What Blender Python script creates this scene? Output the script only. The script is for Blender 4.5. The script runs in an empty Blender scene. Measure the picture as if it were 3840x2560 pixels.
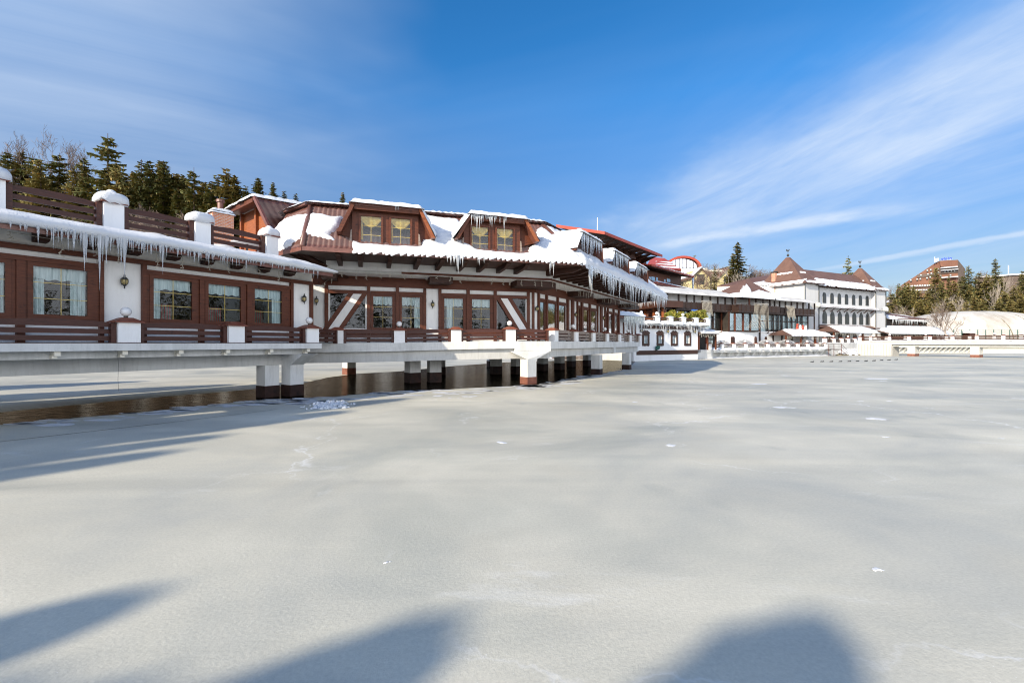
import bpy, bmesh, math, random
from mathutils import Vector, noise
R = math.radians
S = bpy.context.scene
COL = S.collection
F, CU, HV, CZ = 1707.0, 1920.0, 1287.0, 2.4      # focal length, centre column, horizon row of the photograph, eye height

def clamp(x, a=0.0, b=1.0): return a if x < a else b if x > b else x
def smooth(a, b, x):
    t = clamp((x-a)/(b-a)); return t*t*(3-2*t)
def nz(x, y=0.0, z=0.0): return noise.noise(Vector((x, y, z)))
def P(u, v, Y): return Vector(((u-CU)/F*Y, Y, CZ+(HV-v)/F*Y))
def G(u, v):
    Y = CZ*F/(v-HV); return Vector(((u-CU)/F*Y, Y, 0))
def hit(u, v, p, n):
    d = Vector(((u-CU)/F, 1, (HV-v)/F)); o = Vector((0, 0, CZ))
    return o + d*((Vector(p)-o).dot(n)/d.dot(n))

# ------------------------------------------------------------------ materials
def nodes(name):
    m = bpy.data.materials.new(name); m.use_nodes = True
    nt = m.node_tree; b = nt.nodes['Principled BSDF']
    return m, nt, b
def link(nt, a, ao, b, bi): nt.links.new(a.outputs[ao], b.inputs[bi])
def pos(nt, sc=(1, 1, 1), rot=(0, 0, 0)):
    g = nt.nodes.new('ShaderNodeNewGeometry'); mp = nt.nodes.new('ShaderNodeMapping')
    mp.inputs['Scale'].default_value = sc; mp.inputs['Rotation'].default_value = rot
    link(nt, g, 'Position', mp, 'Vector'); return mp
def tnoise(nt, vec, scale, detail=4, rough=.6, dist=0):
    n = nt.nodes.new('ShaderNodeTexNoise'); n.inputs['Scale'].default_value = scale
    n.inputs['Detail'].default_value = detail; n.inputs['Roughness'].default_value = rough
    n.inputs['Distortion'].default_value = dist
    link(nt, vec, 0, n, 'Vector'); return n
def ramp(nt, src, out, stops):
    r = nt.nodes.new('ShaderNodeValToRGB'); e = r.color_ramp.elements
    while len(e) < len(stops): e.new(.5)
    for i, (p, c) in enumerate(stops):
        e[i].position = p; e[i].color = tuple(c)+(1,) if len(c) == 3 else c
    link(nt, src, out, r, 'Fac'); return r
def mixc(nt, fac, fo, a, b):
    m = nt.nodes.new('ShaderNodeMix'); m.data_type = 'RGBA'
    if fac is None: m.inputs[0].default_value = fo
    else: nt.links.new(fac.outputs[fo], m.inputs[0])
    for i, x in ((6, a), (7, b)):
        if isinstance(x[0], (int, float)): m.inputs[i].default_value = tuple(x)+(1,)
        else: nt.links.new(x[0].outputs[x[1]], m.inputs[i])
    return m
def bump(nt, b, src, out, strength, dist=.02):
    bp = nt.nodes.new('ShaderNodeBump'); bp.inputs['Strength'].default_value = strength
    bp.inputs['Distance'].default_value = dist
    link(nt, src, out, bp, 'Height'); link(nt, bp, 'Normal', b, 'Normal'); return bp
def mat(name, c1, c2=None, scale=3.0, stretch=(1, 1, 1), rough=.6, spec=.3, bs=0, bscale=None, lo=.35, hi=.65, metal=0, dist=.02):
    m, nt, b = nodes(name)
    b.inputs['Roughness'].default_value = rough; b.inputs['Specular IOR Level'].default_value = spec
    b.inputs['Metallic'].default_value = metal
    b.inputs['Base Color'].default_value = tuple(c1)+(1,)
    if c2:
        mp = pos(nt, stretch); n = tnoise(nt, mp, scale, 5)
        r = ramp(nt, n, 'Fac', [(lo, c1), (hi, c2)]); link(nt, r, 'Color', b, 'Base Color')
        if bs:
            n2 = tnoise(nt, mp, bscale or scale*4, 4); bump(nt, b, n2, 'Fac', bs, dist)
    return m

M = {}
def weathered(name, c, dirt, s1=.7, amount=.5):
    m, nt, b = nodes(name); b.inputs['Roughness'].default_value = .85; b.inputs['Specular IOR Level'].default_value = .15
    n = tnoise(nt, pos(nt, (1, 1, .35)), s1, 6, .65, .3); r = ramp(nt, n, 'Fac', [(.45, (0, 0, 0)), (.8, (amount,)*3)])
    n2 = tnoise(nt, pos(nt, (6, 6, .8)), 1.3, 4, .7); r2 = ramp(nt, n2, 'Fac', [(.5, (0, 0, 0)), (.85, (amount*.7,)*3)])
    a = mixc(nt, r, 'Color', c, dirt); a2 = mixc(nt, r2, 'Color', (a, 2), dirt)
    link(nt, a2, 2, b, 'Base Color')
    n3 = tnoise(nt, pos(nt), 22, 4); bump(nt, b, n3, 'Fac', .25, .01)
    return m
def wood(name, c1, c2, dark, rough=.55, spec=.35):
    m, nt, b = nodes(name); b.inputs['Roughness'].default_value = rough; b.inputs['Specular IOR Level'].default_value = spec
    n = tnoise(nt, pos(nt, (1.2, 1.2, 14)), 2.2, 6, .65, .4)
    r = ramp(nt, n, 'Fac', [(.3, c1), (.7, c2)])
    n2 = tnoise(nt, pos(nt, (1, 1, 1)), 5, 3); r2 = ramp(nt, n2, 'Fac', [(.62, (0, 0, 0)), (.74, (.8,)*3)])
    a = mixc(nt, r2, 'Color', (r, 'Color'), dark); link(nt, a, 2, b, 'Base Color')
    bump(nt, b, n, 'Fac', .3, .01); return m
M['stucco'] = weathered('white_stucco', (.83, .83, .825), (.50, .49, .46), .6, .35)
M['villa'] = weathered('shaded_villa_plaster', (.52, .525, .53), (.36, .35, .33), .25, .5)  # darker, bluer plaster: the front's half-shade is put into this colour
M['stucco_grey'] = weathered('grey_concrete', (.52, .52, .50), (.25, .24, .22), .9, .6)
M['stucco_cream'] = weathered('cream_stucco', (.80, .76, .66), (.5, .45, .36), .5, .3)
M['concrete'] = weathered('white_painted_concrete', (.64, .64, .625), (.28, .29, .265), .9, .6)
M['plinth'] = mat('dark_pillar_base', (.012, .006, .005), (.035, .014, .010), 3, rough=.7)
M['plinthred'] = mat('red_brown_base', (.14, .05, .035), (.22, .09, .06), 3, rough=.7)
M['wood'] = wood('red_brown_timber', (.055, .014, .006), (.145, .040, .016), (.02, .006, .004))
M['wood_dark'] = wood('dark_timber', (.026, .010, .006), (.068, .025, .014), (.010, .005, .004))
M['wood_sunlit'] = wood('sunlit_orange_timber', (.17, .046, .016), (.32, .10, .035), (.05, .015, .008))  # brighter orange copy of the timber, with sunlight put into its colour
M['wood_rail'] = wood('dark_rail_boards', (.038, .012, .009), (.085, .028, .018), (.018, .007, .006), .5)
M['wood_grey'] = wood('pale_grey_boards', (.16, .12, .10), (.36, .30, .26), (.07, .05, .04), .8, .2)  # paler and greyer than the front railing boards
M['cap'] = mat('red_brown_cap', (.16, .048, .030), (.24, .085, .055), 5, rough=.5)
M['tile'] = mat('brown_metal_tile', (.092, .040, .031), (.145, .066, .052), 2, rough=.38, spec=.5)
M['tile_far'] = mat('brown_roof_tile_far', (.115, .064, .050), (.155, .088, .068), .6, rough=.6)
M['redroof'] = mat('red_sheet_roof', (.30, .045, .028), (.40, .075, .045), .4, rough=.5)
M['metal_brown'] = mat('brown_gutter_metal', (.12, .045, .032), (.18, .07, .05), 3, rough=.4, spec=.5)
M['gold'] = mat('gold_glazing_bar', (.62, .46, .12), rough=.35, spec=.5)
M['black'] = mat('black_iron', (.02, .022, .022), (.045, .05, .048), 8, rough=.45, spec=.5)
M['amber'] = mat('amber_glass', (.40, .32, .14), rough=.2, spec=.5)
M['globe'] = mat('white_lamp_glass', (.80, .80, .80), (.70, .70, .71), 9, rough=.25, spec=.5)
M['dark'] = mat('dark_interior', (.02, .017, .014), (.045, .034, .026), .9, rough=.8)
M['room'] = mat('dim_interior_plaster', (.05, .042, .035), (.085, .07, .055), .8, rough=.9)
M['wood_shaded'] = wood('shaded_timber', (.016, .009, .007), (.042, .020, .014), (.008, .005, .004))  # near-black copy of the timber; shade of the balcony front is coloured in
M['bead'] = mat('light_curtain_bead', (.34, .32, .28), rough=.5)
M['wire'] = mat('pale_wire', (.52, .49, .42), rough=.5)
M['blue'] = mat('blue_panel', (.03, .14, .50), rough=.4)
M['signblue'] = mat('blue_sign_letter', (.0, .05, .75), rough=.4)
M['plaster_yellow'] = mat('yellow_plaster', (.55, .47, .22), (.62, .55, .34), .3, rough=.8)
M['green'] = mat('green_fence_paint', (.02, .10, .08), rough=.6)
M['cream_fabric'] = mat('gold_drape', (.62, .34, .06), (.85, .56, .15), 6, rough=.8)
M['plastic_white'] = mat('white_plastic', (.8, .8, .8), rough=.4)
M['bark'] = mat('spruce_bark', (.06, .042, .03), (.11, .08, .055), 8, rough=.9)
M['twig'] = mat('bare_twigs', (.11, .080, .064), (.21, .155, .125), 1.5, rough=.9)
M['birch'] = mat('pale_birch_bark', (.42, .37, .32), (.24, .20, .17), 2.5, rough=.8)
M['hotel'] = mat('rust_brown_cladding', (.13, .058, .038), (.19, .088, .055), .12, rough=.7)
M['hotel_dark'] = mat('dark_brown_cladding', (.085, .065, .055), (.13, .10, .085), .2, rough=.8)
M['rock'] = mat('mossy_edge', (.10, .085, .05), (.25, .22, .16), 2, rough=.9)

def mk_snow(name, sc=1.0):
    m, nt, b = nodes(name); b.inputs['Roughness'].default_value = .75; b.inputs['Specular IOR Level'].default_value = .2
    n = tnoise(nt, pos(nt), .8*sc, 5); r = ramp(nt, n, 'Fac', [(.3, (.57, .60, .65)), (.7, (.68, .69, .70))])
    link(nt, r, 'Color', b, 'Base Color')
    n2 = tnoise(nt, pos(nt), 5*sc, 8, .7); bump(nt, b, n2, 'Fac', .55, .07)
    b.inputs['Subsurface Weight'].default_value = 0
    return m
M['snow'] = mk_snow('snow'); M['shaded_snow'] = mat('shaded_grey_snow', (.42, .42, .415), (.58, .58, .575), .7, rough=.9, bs=.2)  # second material: greyer snow, shade of the lean-to roofs painted into it
def mk_icicle():
    m, nt, b = nodes('icicle_ice'); b.inputs['Base Color'].default_value = (.86, .91, .97, 1)
    b.inputs['Roughness'].default_value = .12; b.inputs['IOR'].default_value = 1.31
    b.inputs['Transmission Weight'].default_value = .55
    return m
M['icicle'] = mk_icicle()
def mk_pane(name='window_glass', tint=(.80, .88, .90), refl=.02):
    m = bpy.data.materials.new(name); m.use_nodes = True; nt = m.node_tree; nt.nodes.clear()
    o = nt.nodes.new('ShaderNodeOutputMaterial'); t = nt.nodes.new('ShaderNodeBsdfTransparent'); g = nt.nodes.new('ShaderNodeBsdfGlossy')
    t.inputs['Color'].default_value = tint+(1,); g.inputs['Roughness'].default_value = .015
    g.inputs['Color'].default_value = (.95, .97, 1, 1)
    fr = nt.nodes.new('ShaderNodeFresnel'); fr.inputs['IOR'].default_value = 1.5
    ad = nt.nodes.new('ShaderNodeMath'); ad.operation = 'MULTIPLY_ADD'; ad.inputs[1].default_value = .62; ad.inputs[2].default_value = refl
    ad.use_clamp = True
    link(nt, fr, 0, ad, 0)
    n = tnoise(nt, pos(nt), 1.6, 2); bp = nt.nodes.new('ShaderNodeBump'); bp.inputs['Strength'].default_value = .06; bp.inputs['Distance'].default_value = .05
    link(nt, n, 'Fac', bp, 'Height'); link(nt, bp, 0, g, 'Normal')
    mx = nt.nodes.new('ShaderNodeMixShader'); link(nt, ad, 0, mx, 0); link(nt, t, 0, mx, 1); link(nt, g, 0, mx, 2); link(nt, mx, 0, o, 0)
    return m
M['pane'] = mk_pane()
M['pane_mirror'] = mk_pane('reflecting_window_glass', (.5, .55, .6), .50)
M['dark_glass'] = mat('dark_glass', (.018, .020, .022), rough=.08, spec=.35)
M['skin'] = mk_pane('clear_dome_film', (.97, .97, .98), .03)
def mk_curtain():
    m, nt, b = nodes('sheer_curtain'); b.inputs['Roughness'].default_value = .9
    n = tnoise(nt, pos(nt, (1, 1, .06)), 14, 3); r = ramp(nt, n, 'Fac', [(.35, (.50, .58, .58)), (.65, (.84, .88, .86))])
    link(nt, r, 'Color', b, 'Base Color'); b.inputs['Alpha'].default_value = .93
    return m
M['curtain'] = mk_curtain()
def mk_stripe():
    m, nt, b = nodes('striped_red_fabric'); w = nt.nodes.new('ShaderNodeTexWave'); w.inputs['Scale'].default_value = 5; w.bands_direction = 'DIAGONAL'
    link(nt, pos(nt, (1, 1, 0)), 0, w, 'Vector')
    r = ramp(nt, w, 'Fac', [(.0, (.35, .03, .03)), (.45, (.42, .05, .05)), (.55, (.6, .5, .42)), (.75, (.1, .12, .08))]); link(nt, r, 'Color', b, 'Base Color'); return m
M['stripe'] = mk_stripe()
def mk_brick():
    m, nt, b = nodes('red_brick'); t = nt.nodes.new('ShaderNodeTexBrick'); t.inputs['Scale'].default_value = 1
    t.inputs['Color1'].default_value = (.42, .13, .06, 1); t.inputs['Color2'].default_value = (.55, .22, .10, 1); t.inputs['Mortar'].default_value = (.45, .40, .36, 1)
    t.inputs['Brick Width'].default_value = .22; t.inputs['Row Height'].default_value = .075; t.inputs['Mortar Size'].default_value = .01
    g = nt.nodes.new('ShaderNodeNewGeometry'); s = nt.nodes.new('ShaderNodeSeparateXYZ'); link(nt, g, 'Position', s, 0)
    a = nt.nodes.new('ShaderNodeMath'); a.operation = 'ADD'; link(nt, s, 0, a, 0); link(nt, s, 1, a, 1)
    c = nt.nodes.new('ShaderNodeCombineXYZ'); link(nt, a, 0, c, 0); link(nt, s, 2, c, 1); link(nt, c, 0, t, 'Vector')
    link(nt, t, 'Color', b, 'Base Color'); b.inputs['Roughness'].default_value = .85; return m
M['brick'] = mk_brick()
def mk_needle(name, g1, g2, br, amt=.5):
    m, nt, b = nodes(name); b.inputs['Roughness'].default_value = .75; b.inputs['Specular IOR Level'].default_value = .2
    n = tnoise(nt, pos(nt), .9, 3); r = ramp(nt, n, 'Fac', [(.35, g1), (.65, g2)])
    n2 = tnoise(nt, pos(nt), 1.6, 4, .7); r2 = ramp(nt, n2, 'Fac', [(.52, (0, 0, 0)), (.68, (amt,)*3)])
    a = mixc(nt, r2, 'Color', (r, 'Color'), br); link(nt, a, 2, b, 'Base Color'); return m
M['needle'] = mk_needle('spruce_needles', (.11, .135, .052), (.23, .22, .085), (.46, .28, .10), .95)
M['needle2'] = mk_needle('yellowed_spruce_needles', (.17, .165, .062), (.32, .27, .10), (.50, .30, .11), .95)
M['hedge'] = mk_needle('yellow_green_thuja', (.10, .12, .02), (.24, .22, .04), (.30, .17, .04), .6)

# ------------------------------------------------------------------ mesh builder
class MB:
    def __init__(s): s.v = []; s.f = []; s.mi = []; s.cur = 0
    def add(s, vs, fs):
        o = len(s.v); s.v += [tuple(p) for p in vs]
        for f in fs: s.f.append([i+o for i in f]); s.mi.append(s.cur)
        return s
    def quad(s, *ps): return s.add(ps, [list(range(len(ps)))])
    def hexa(s, b, t):      # bottom ring, top ring (same count)
        n = len(b)
        return s.add(list(b)+list(t), [list(range(n))[::-1], list(range(n, 2*n))]+[[i, (i+1) % n, n+(i+1) % n, n+i] for i in range(n)])
    def cube(s, x0, x1, y0, y1, z0, z1):
        return s.hexa([(x0, y0, z0), (x1, y0, z0), (x1, y1, z0), (x0, y1, z0)], [(x0, y0, z1), (x1, y0, z1), (x1, y1, z1), (x0, y1, z1)])
    def box(s, fr, s0, s1, n0, n1, z0, z1):
        q = [(s0, n1), (s1, n1), (s1, n0), (s0, n0)]
        return s.hexa([fr(a, n, z0) for a, n in q], [fr(a, n, z1) for a, n in q])
    def prism(s, fr, poly, n0, n1):     # poly in (s, z)
        return s.hexa([fr(a, n1, z) for a, z in poly], [fr(a, n0, z) for a, z in poly])
    def ext(s, pts, d):                 # 3-D polygon pushed along d
        d = Vector(d); return s.hexa([Vector(p) for p in pts], [Vector(p)+d for p in pts])
    def frustum(s, fr, sc, nc, z0, z1, a0, a1):
        r = lambda a: [(sc-a, nc+a), (sc+a, nc+a), (sc+a, nc-a), (sc-a, nc-a)]
        return s.hexa([fr(x, y, z0) for x, y in r(a0)], [fr(x, y, z1) for x, y in r(a1)])
    def tube(s, pts, r0, r1=None, k=6):
        pts = [Vector(p) for p in pts]; r1 = r0 if r1 is None else r1; n = len(pts); o = len(s.v); rings = []
        for i, p in enumerate(pts):
            d = (pts[min(i+1, n-1)]-pts[max(i-1, 0)]); d = d.normalized() if d.length > 1e-9 else Vector((0, 0, 1))
            a = d.cross(Vector((0, 0, 1)) if abs(d.z) < .9 else Vector((1, 0, 0))).normalized(); b = d.cross(a)
            r = r0+(r1-r0)*i/max(n-1, 1)
            rings.append([p+a*(r*math.cos(2*math.pi*j/k))+b*(r*math.sin(2*math.pi*j/k)) for j in range(k)])
        vs = [q for g in rings for q in g]; fs = []
        for i in range(n-1):
            for j in range(k): fs.append([i*k+j, i*k+(j+1) % k, (i+1)*k+(j+1) % k, (i+1)*k+j])
        fs += [list(range(k))[::-1], list(range((n-1)*k, n*k))]
        return s.add(vs, fs)
    def lathe(s, c, prof, k=12):        # prof: (radius, z)
        c = Vector(c); vs = []; fs = []
        for r, z in prof:
            for j in range(k): vs.append(c+Vector((r*math.cos(2*math.pi*j/k), r*math.sin(2*math.pi*j/k), z)))
        for i in range(len(prof)-1):
            for j in range(k): fs.append([i*k+j, i*k+(j+1) % k, (i+1)*k+(j+1) % k, (i+1)*k+j])
        fs += [list(range(k))[::-1], list(range((len(prof)-1)*k, len(prof)*k))]
        return s.add(vs, fs)
    def ball(s, c, rx, ry=None, rz=None, k=14, m=9, z0=-1):
        ry = rx if ry is None else ry; rz = rx if rz is None else rz; c = Vector(c); vs = []; fs = []
        t0 = math.asin(z0)
        for i in range(m):
            t = t0+(math.pi/2-t0)*i/(m-1)
            for j in range(k):
                a = 2*math.pi*j/k; vs.append(c+Vector((rx*math.cos(t)*math.cos(a), ry*math.cos(t)*math.sin(a), rz*math.sin(t))))
        for i in range(m-1):
            for j in range(k): fs.append([i*k+j, i*k+(j+1) % k, (i+1)*k+(j+1) % k, (i+1)*k+j])
        fs.append(list(range(k))[::-1]); return s.add(vs, fs)

class Fr:       # an upright working plane: s runs along it, n points out of it
    def __init__(s, o, d):
        l = math.hypot(d[0], d[1]); s.o = (o[0], o[1]); s.d = (d[0]/l, d[1]/l); s.n = (s.d[1], -s.d[0])
    def __call__(s, a, n, z): return Vector((s.o[0]+a*s.d[0]+n*s.n[0], s.o[1]+a*s.d[1]+n*s.n[1], z))
    def s(s, u, n=0.0):
        k = (u-CU)/F; ox, oy = s.o[0]+n*s.n[0], s.o[1]+n*s.n[1]
        return (k*oy-ox)/(s.d[0]-k*s.d[1])
    def Y(s, u, n=0.0): return s(s.s(u, n), n, 0).y
    def z(s, u, v, n=0.0): return CZ+(HV-v)/F*s.Y(u, n)
    def sz(s, u, v, n=0.0): return (s.s(u, n), s.z(u, v, n))

# ------------------------------------------------------------------ objects
def rootloc(o):
    l = Vector((0, 0, 0))
    while o is not None: l += o.location; o = o.parent
    return l
def obj(name, mb, m, parent=None, smooth=False, keep=False):
    me = bpy.data.meshes.new(name); off = Vector((0, 0, 0)) if keep or parent is None else rootloc(parent)
    me.from_pydata([tuple(Vector(p)-off) for p in mb.v], [], mb.f)
    for x in (m if isinstance(m, (list, tuple)) else [m]): me.materials.append(M[x] if isinstance(x, str) else x)
    if any(mb.mi): me.polygons.foreach_set('material_index', mb.mi)
    if smooth: me.polygons.foreach_set('use_smooth', [True]*len(me.polygons))
    me.update(); o = bpy.data.objects.new(name, me); COL.objects.link(o)
    if parent is not None: o.parent = parent
    return o
def tag(o, label=None, cat=None, group=None, kind=None):
    for k, x in (('label', label), ('category', cat), ('group', group), ('kind', kind)):
        if x: o[k] = x
    return o
def thing(name, loc, label, cat, group=None, kind=None):
    o = bpy.data.objects.new(name, None); COL.objects.link(o); o.location = loc; o.empty_display_size = .2
    return tag(o, label, cat, group, kind)
def dup(root, loc=None, rz=None, sc=None, label=None, group=None):
    def cp(o, par):
        c = o.copy(); COL.objects.link(c)
        if par is not None: c.parent = par
        for ch in kids(o): cp(ch, c)
        return c
    r = cp(root, None)
    if loc is not None: r.location = loc
    if rz is not None: r.rotation_euler = (0, 0, rz)
    if sc is not None: r.scale = (sc, sc, sc) if not isinstance(sc, tuple) else sc
    if label: r['label'] = label
    if group: r['group'] = group
    return r
KID = {}
def kids(o): return [c for c in COL.objects if c.parent is o] if o.name not in KID else KID[o.name]
def freeze(o):      # remember a prototype's tree so that copying is quick
    ks = [c for c in bpy.data.objects if c.parent is o]; KID[o.name] = ks
    for c in ks: freeze(c)
    return o

# rounded snow lying on any plane: outline is where the heaped surface dips under the plane
def snow_patch(pts, T=.25, w=.35, cell=.14, seed=0, wob=.25, drop=.12, mb=None, up=None, lump=.25):
    pts = [Vector(p) for p in pts]; o = pts[0]
    n = Vector((0, 0, 0))
    for i in range(len(pts)): n += (pts[i]-o).cross(pts[(i+1) % len(pts)]-o)
    n.normalize()
    if n.z < 0: n = -n
    if up is not None: n = up
    a = max((pts[(i+1) % len(pts)]-pts[i] for i in range(len(pts))), key=lambda d_: d_.length); a = (a-n*a.dot(n)).normalized(); b = n.cross(a).normalized()
    q = [((p-o).dot(a), (p-o).dot(b)) for p in pts]
    x0, x1 = min(p[0] for p in q)-cell, max(p[0] for p in q)+cell; y0, y1 = min(p[1] for p in q)-cell, max(p[1] for p in q)+cell
    nx, ny = max(2, int((x1-x0)/cell)+1), max(2, int((y1-y0)/cell)+1)
    def sd(x, y):
        ins = False; d = 1e9; m = len(q)
        for i in range(m):
            ax, ay = q[i]; bx, by = q[(i+1) % m]
            if (ay > y) != (by > y) and x < (bx-ax)*(y-ay)/(by-ay)+ax: ins = not ins
            ex, ey = bx-ax, by-ay; t = clamp(((x-ax)*ex+(y-ay)*ey)/(ex*ex+ey*ey+1e-12))
            d = min(d, math.hypot(x-ax-t*ex, y-ay-t*ey))
        return d if ins else -d
    idx = {}; vs = []; fs = []; D = {}
    for i in range(nx+1):
        for j in range(ny+1):
            x = x0+(x1-x0)*i/nx; y = y0+(y1-y0)*j/ny
            d = sd(x, y)+wob*w*(nz(x/w*.45, y/w*.45, seed)+.5*nz(x/w*1.3, y/w*1.3, seed+7)); D[i, j] = d
            if d > -1.6*cell:
                t = clamp(d/w); h = T*math.sqrt(max(0, 1-(1-t)**2)) if d > 0 else -drop*clamp(-d/cell)
                if d > 0: h *= 1+lump*nz(x*.9/max(w, .2), y*.9/max(w, .2), seed+3)
                if d > 0: h += T*.22*nz(x*2.6, y*2.6, seed+9)*min(1, d/w)+T*.10*nz(x*6.5, y*6.5, seed+2)*min(1, d/w)
                idx[i, j] = len(vs); vs.append(o+a*x+b*y+n*h)
    for i in range(nx):
        for j in range(ny):
            c = [(i, j), (i+1, j), (i+1, j+1), (i, j+1)]
            if all(k in idx for k in c) and any(D[k] > -.2*cell for k in c): fs.append([idx[k] for k in c])
    mb = mb or MB(); return mb.add(vs, fs)
# ================================================================== the timber wing on stilts (left) and the main restaurant
def wall_holes(mb, fr, s0, s1, z0, z1, n0, n1, holes):
    holes = sorted(holes); c = s0
    for a, b, lo, hi in holes:
        if a > c: mb.box(fr, c, a, n0, n1, z0, z1)
        mb.box(fr, a, b, n0, n1, z0, lo); mb.box(fr, a, b, n0, n1, hi, z1); c = b
    mb.box(fr, c, s1, n0, n1, z0, z1); return mb
def sheet(fr, s0, s1, z0, z1, n, waves, amp, seed, hem=0.0, k=10):
    mb = MB(); nx = max(6, int(waves*8)); vs = []; fs = []
    for i in range(nx+1):
        t = i/nx; a = s0+(s1-s0)*t
        for j in range(2):
            off = amp*math.sin(2*math.pi*waves*t+seed)*(1 if j == 0 else .6)
            z = z1 if j else z0+hem*(math.sin(2*math.pi*waves*t*.5+seed)+.5*nz(t*5, seed))
            vs.append(fr(a, n+off, z))
    for i in range(nx): fs.append([2*i, 2*i+2, 2*i+3, 2*i+1])
    return mb.add(vs, fs)
def window(parent, fr, n, s0, s1, z0, z1, fw=.10, vb=1, hb=2, cur='', pane='pane', frame='wood', seed=0, cmat='curtain', deep=.05):
    mb = MB()
    mb.box(fr, s0-fw, s0, n-.05, n+deep, z0-fw, z1+fw); mb.box(fr, s1, s1+fw, n-.05, n+deep, z0-fw, z1+fw)
    mb.box(fr, s0, s1, n-.05, n+deep-.003, z1, z1+fw); mb.box(fr, s0, s1, n-.05, n+deep-.003, z0-fw, z0)
    w = obj('window', mb, frame, parent)
    obj('pane', MB().quad(fr(s0, n, z0), fr(s1, n, z0), fr(s1, n, z1), fr(s0, n, z1)), pane, w)
    if vb or hb:
        g = MB()
        for i in range(vb): a = s0+(s1-s0)*(i+1)/(vb+1); g.box(fr, a-.008, a+.008, n+.002, n+.014, z0, z1)
        for i in range(hb):
            a = z0+(z1-z0)*(i+1)/(hb+1)
            ss = [s0]+[s0+(s1-s0)*(q+1)/(vb+1) for q in range(vb)]+[s1]
            for q in range(len(ss)-1): g.box(fr, ss[q]+(.011 if q else 0), ss[q+1]-(.011 if q < len(ss)-2 else 0), n+.003, n+.013, a-.008, a+.008)
        obj('glazing_bar', g, 'gold', w)
    W, H = s1-s0, z1-z0
    if 'L' in cur: obj('curtain', sheet(fr, s0, s0+W*.22, z0-.1, z1, n-.16, 3, .03, seed), cmat, w)
    if 'M' in cur: obj('curtain', sheet(fr, s0+W*.15, s0+W*.45, z0-.1, z1, n-.16, 3, .03, seed), cmat, w)
    if 'R' in cur: obj('curtain', sheet(fr, s1-W*.30, s1, z0-.1, z1, n-.16, 4, .03, seed+1), cmat, w)
    if 'V' in cur: obj('valance', sheet(fr, s0, s1, z1-H*.26, z1+.02, n-.12, 8, .02, seed+2, .025), cmat, w)
    if 'D' in cur:      # draped swag: lower in the middle
        d = MB(); vs = []; fs = []; nx, ny = 14, 6
        for i in range(nx+1):
            t = i/nx; a = s0+W*t; low = H*(.14+.24*math.sin(math.pi*t))
            for j in range(ny+1):
                q = j/ny; vs.append(fr(a, n-.07+.025*math.sin(q*15+t*3), z1-low*q))
        for i in range(nx):
            for j in range(ny): fs.append([i*(ny+1)+j, (i+1)*(ny+1)+j, (i+1)*(ny+1)+j+1, i*(ny+1)+j+1])
        obj('drape', d.add(vs, fs), 'cream_fabric', w, True)
        obj('drape', sheet(fr, s0, s0+W*.1, z0, z1, n-.15, 1.5, .02, seed), 'cream_fabric', w)
    return w
def piece(name, parent, fr, s0, s1, n0, n1, z0, z1, m): return obj(name, MB().box(fr, s0, s1, n0, n1, z0, z1), m, parent)

# --- prototypes: wall lantern (outward = +x), globe lamp
lant = thing('wall_lantern', (0, 0, 0), 'black iron wall lantern', 'lantern')
mb = MB().cube(0, .02, -.035, .035, -.1, .12); mb.tube([(.02, 0, -.05), (.09, 0, -.14), (.16, 0, -.1)], .012); obj('bracket', mb, 'black', lant)
obj('lamp_glass', MB().lathe((.16, 0, 0), [(.035, -.1), (.075, -.07), (.1, 0), (.09, .07), (.06, .1)], 10), 'amber', lant, True)
mb = MB().lathe((.16, 0, 0), [(.015, -.24), (.03, -.2), (.012, -.17), (.05, -.13), (.05, -.1), (.0, -.1)], 8)
mb.lathe((.16, 0, 0), [(.115, .07), (.115, .09), (.06, .15), (.02, .18), (.035, .21), (.008, .27)], 8)
for q in range(6): a = q*math.pi/3; mb.tube([(.16+r*math.cos(a), r*math.sin(a), z) for r, z in ((.045, -.11), (.09, -.07), (.107, 0), (.1, .08))], .008, k=4)
obj('cage', mb, 'black', lant); freeze(lant)
glb = thing('globe_lamp', (0, 0, 0), 'white globe lamp on a short black neck', 'lamp')
obj('neck', MB().lathe((0, 0, 0), [(.06, -.02), (.06, .06), (.04, .07)], 8), 'black', glb)
obj('globe', MB().ball((0, 0, .2), .155, k=20, m=13), 'globe', glb, True); freeze(glb)
used = set()
def place(proto, loc, rz, label, group, sc=None):
    if proto.name in used: return dup(proto, loc, rz, sc, label, group)
    used.add(proto.name); proto.location = loc; proto.rotation_euler = (0, 0, rz); proto['label'] = label; proto['group'] = group
    if sc: proto.scale = (sc, sc, sc)
    return proto
def lantern(fr, u, v, n, label, sc=1.0):
    s = fr.s(u, n+.1); place(lant, fr(s, n, fr.z(u, v, n+.16)), math.atan2(fr.n[1], fr.n[0]), label, 'black lanterns on the restaurant walls', sc)

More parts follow.
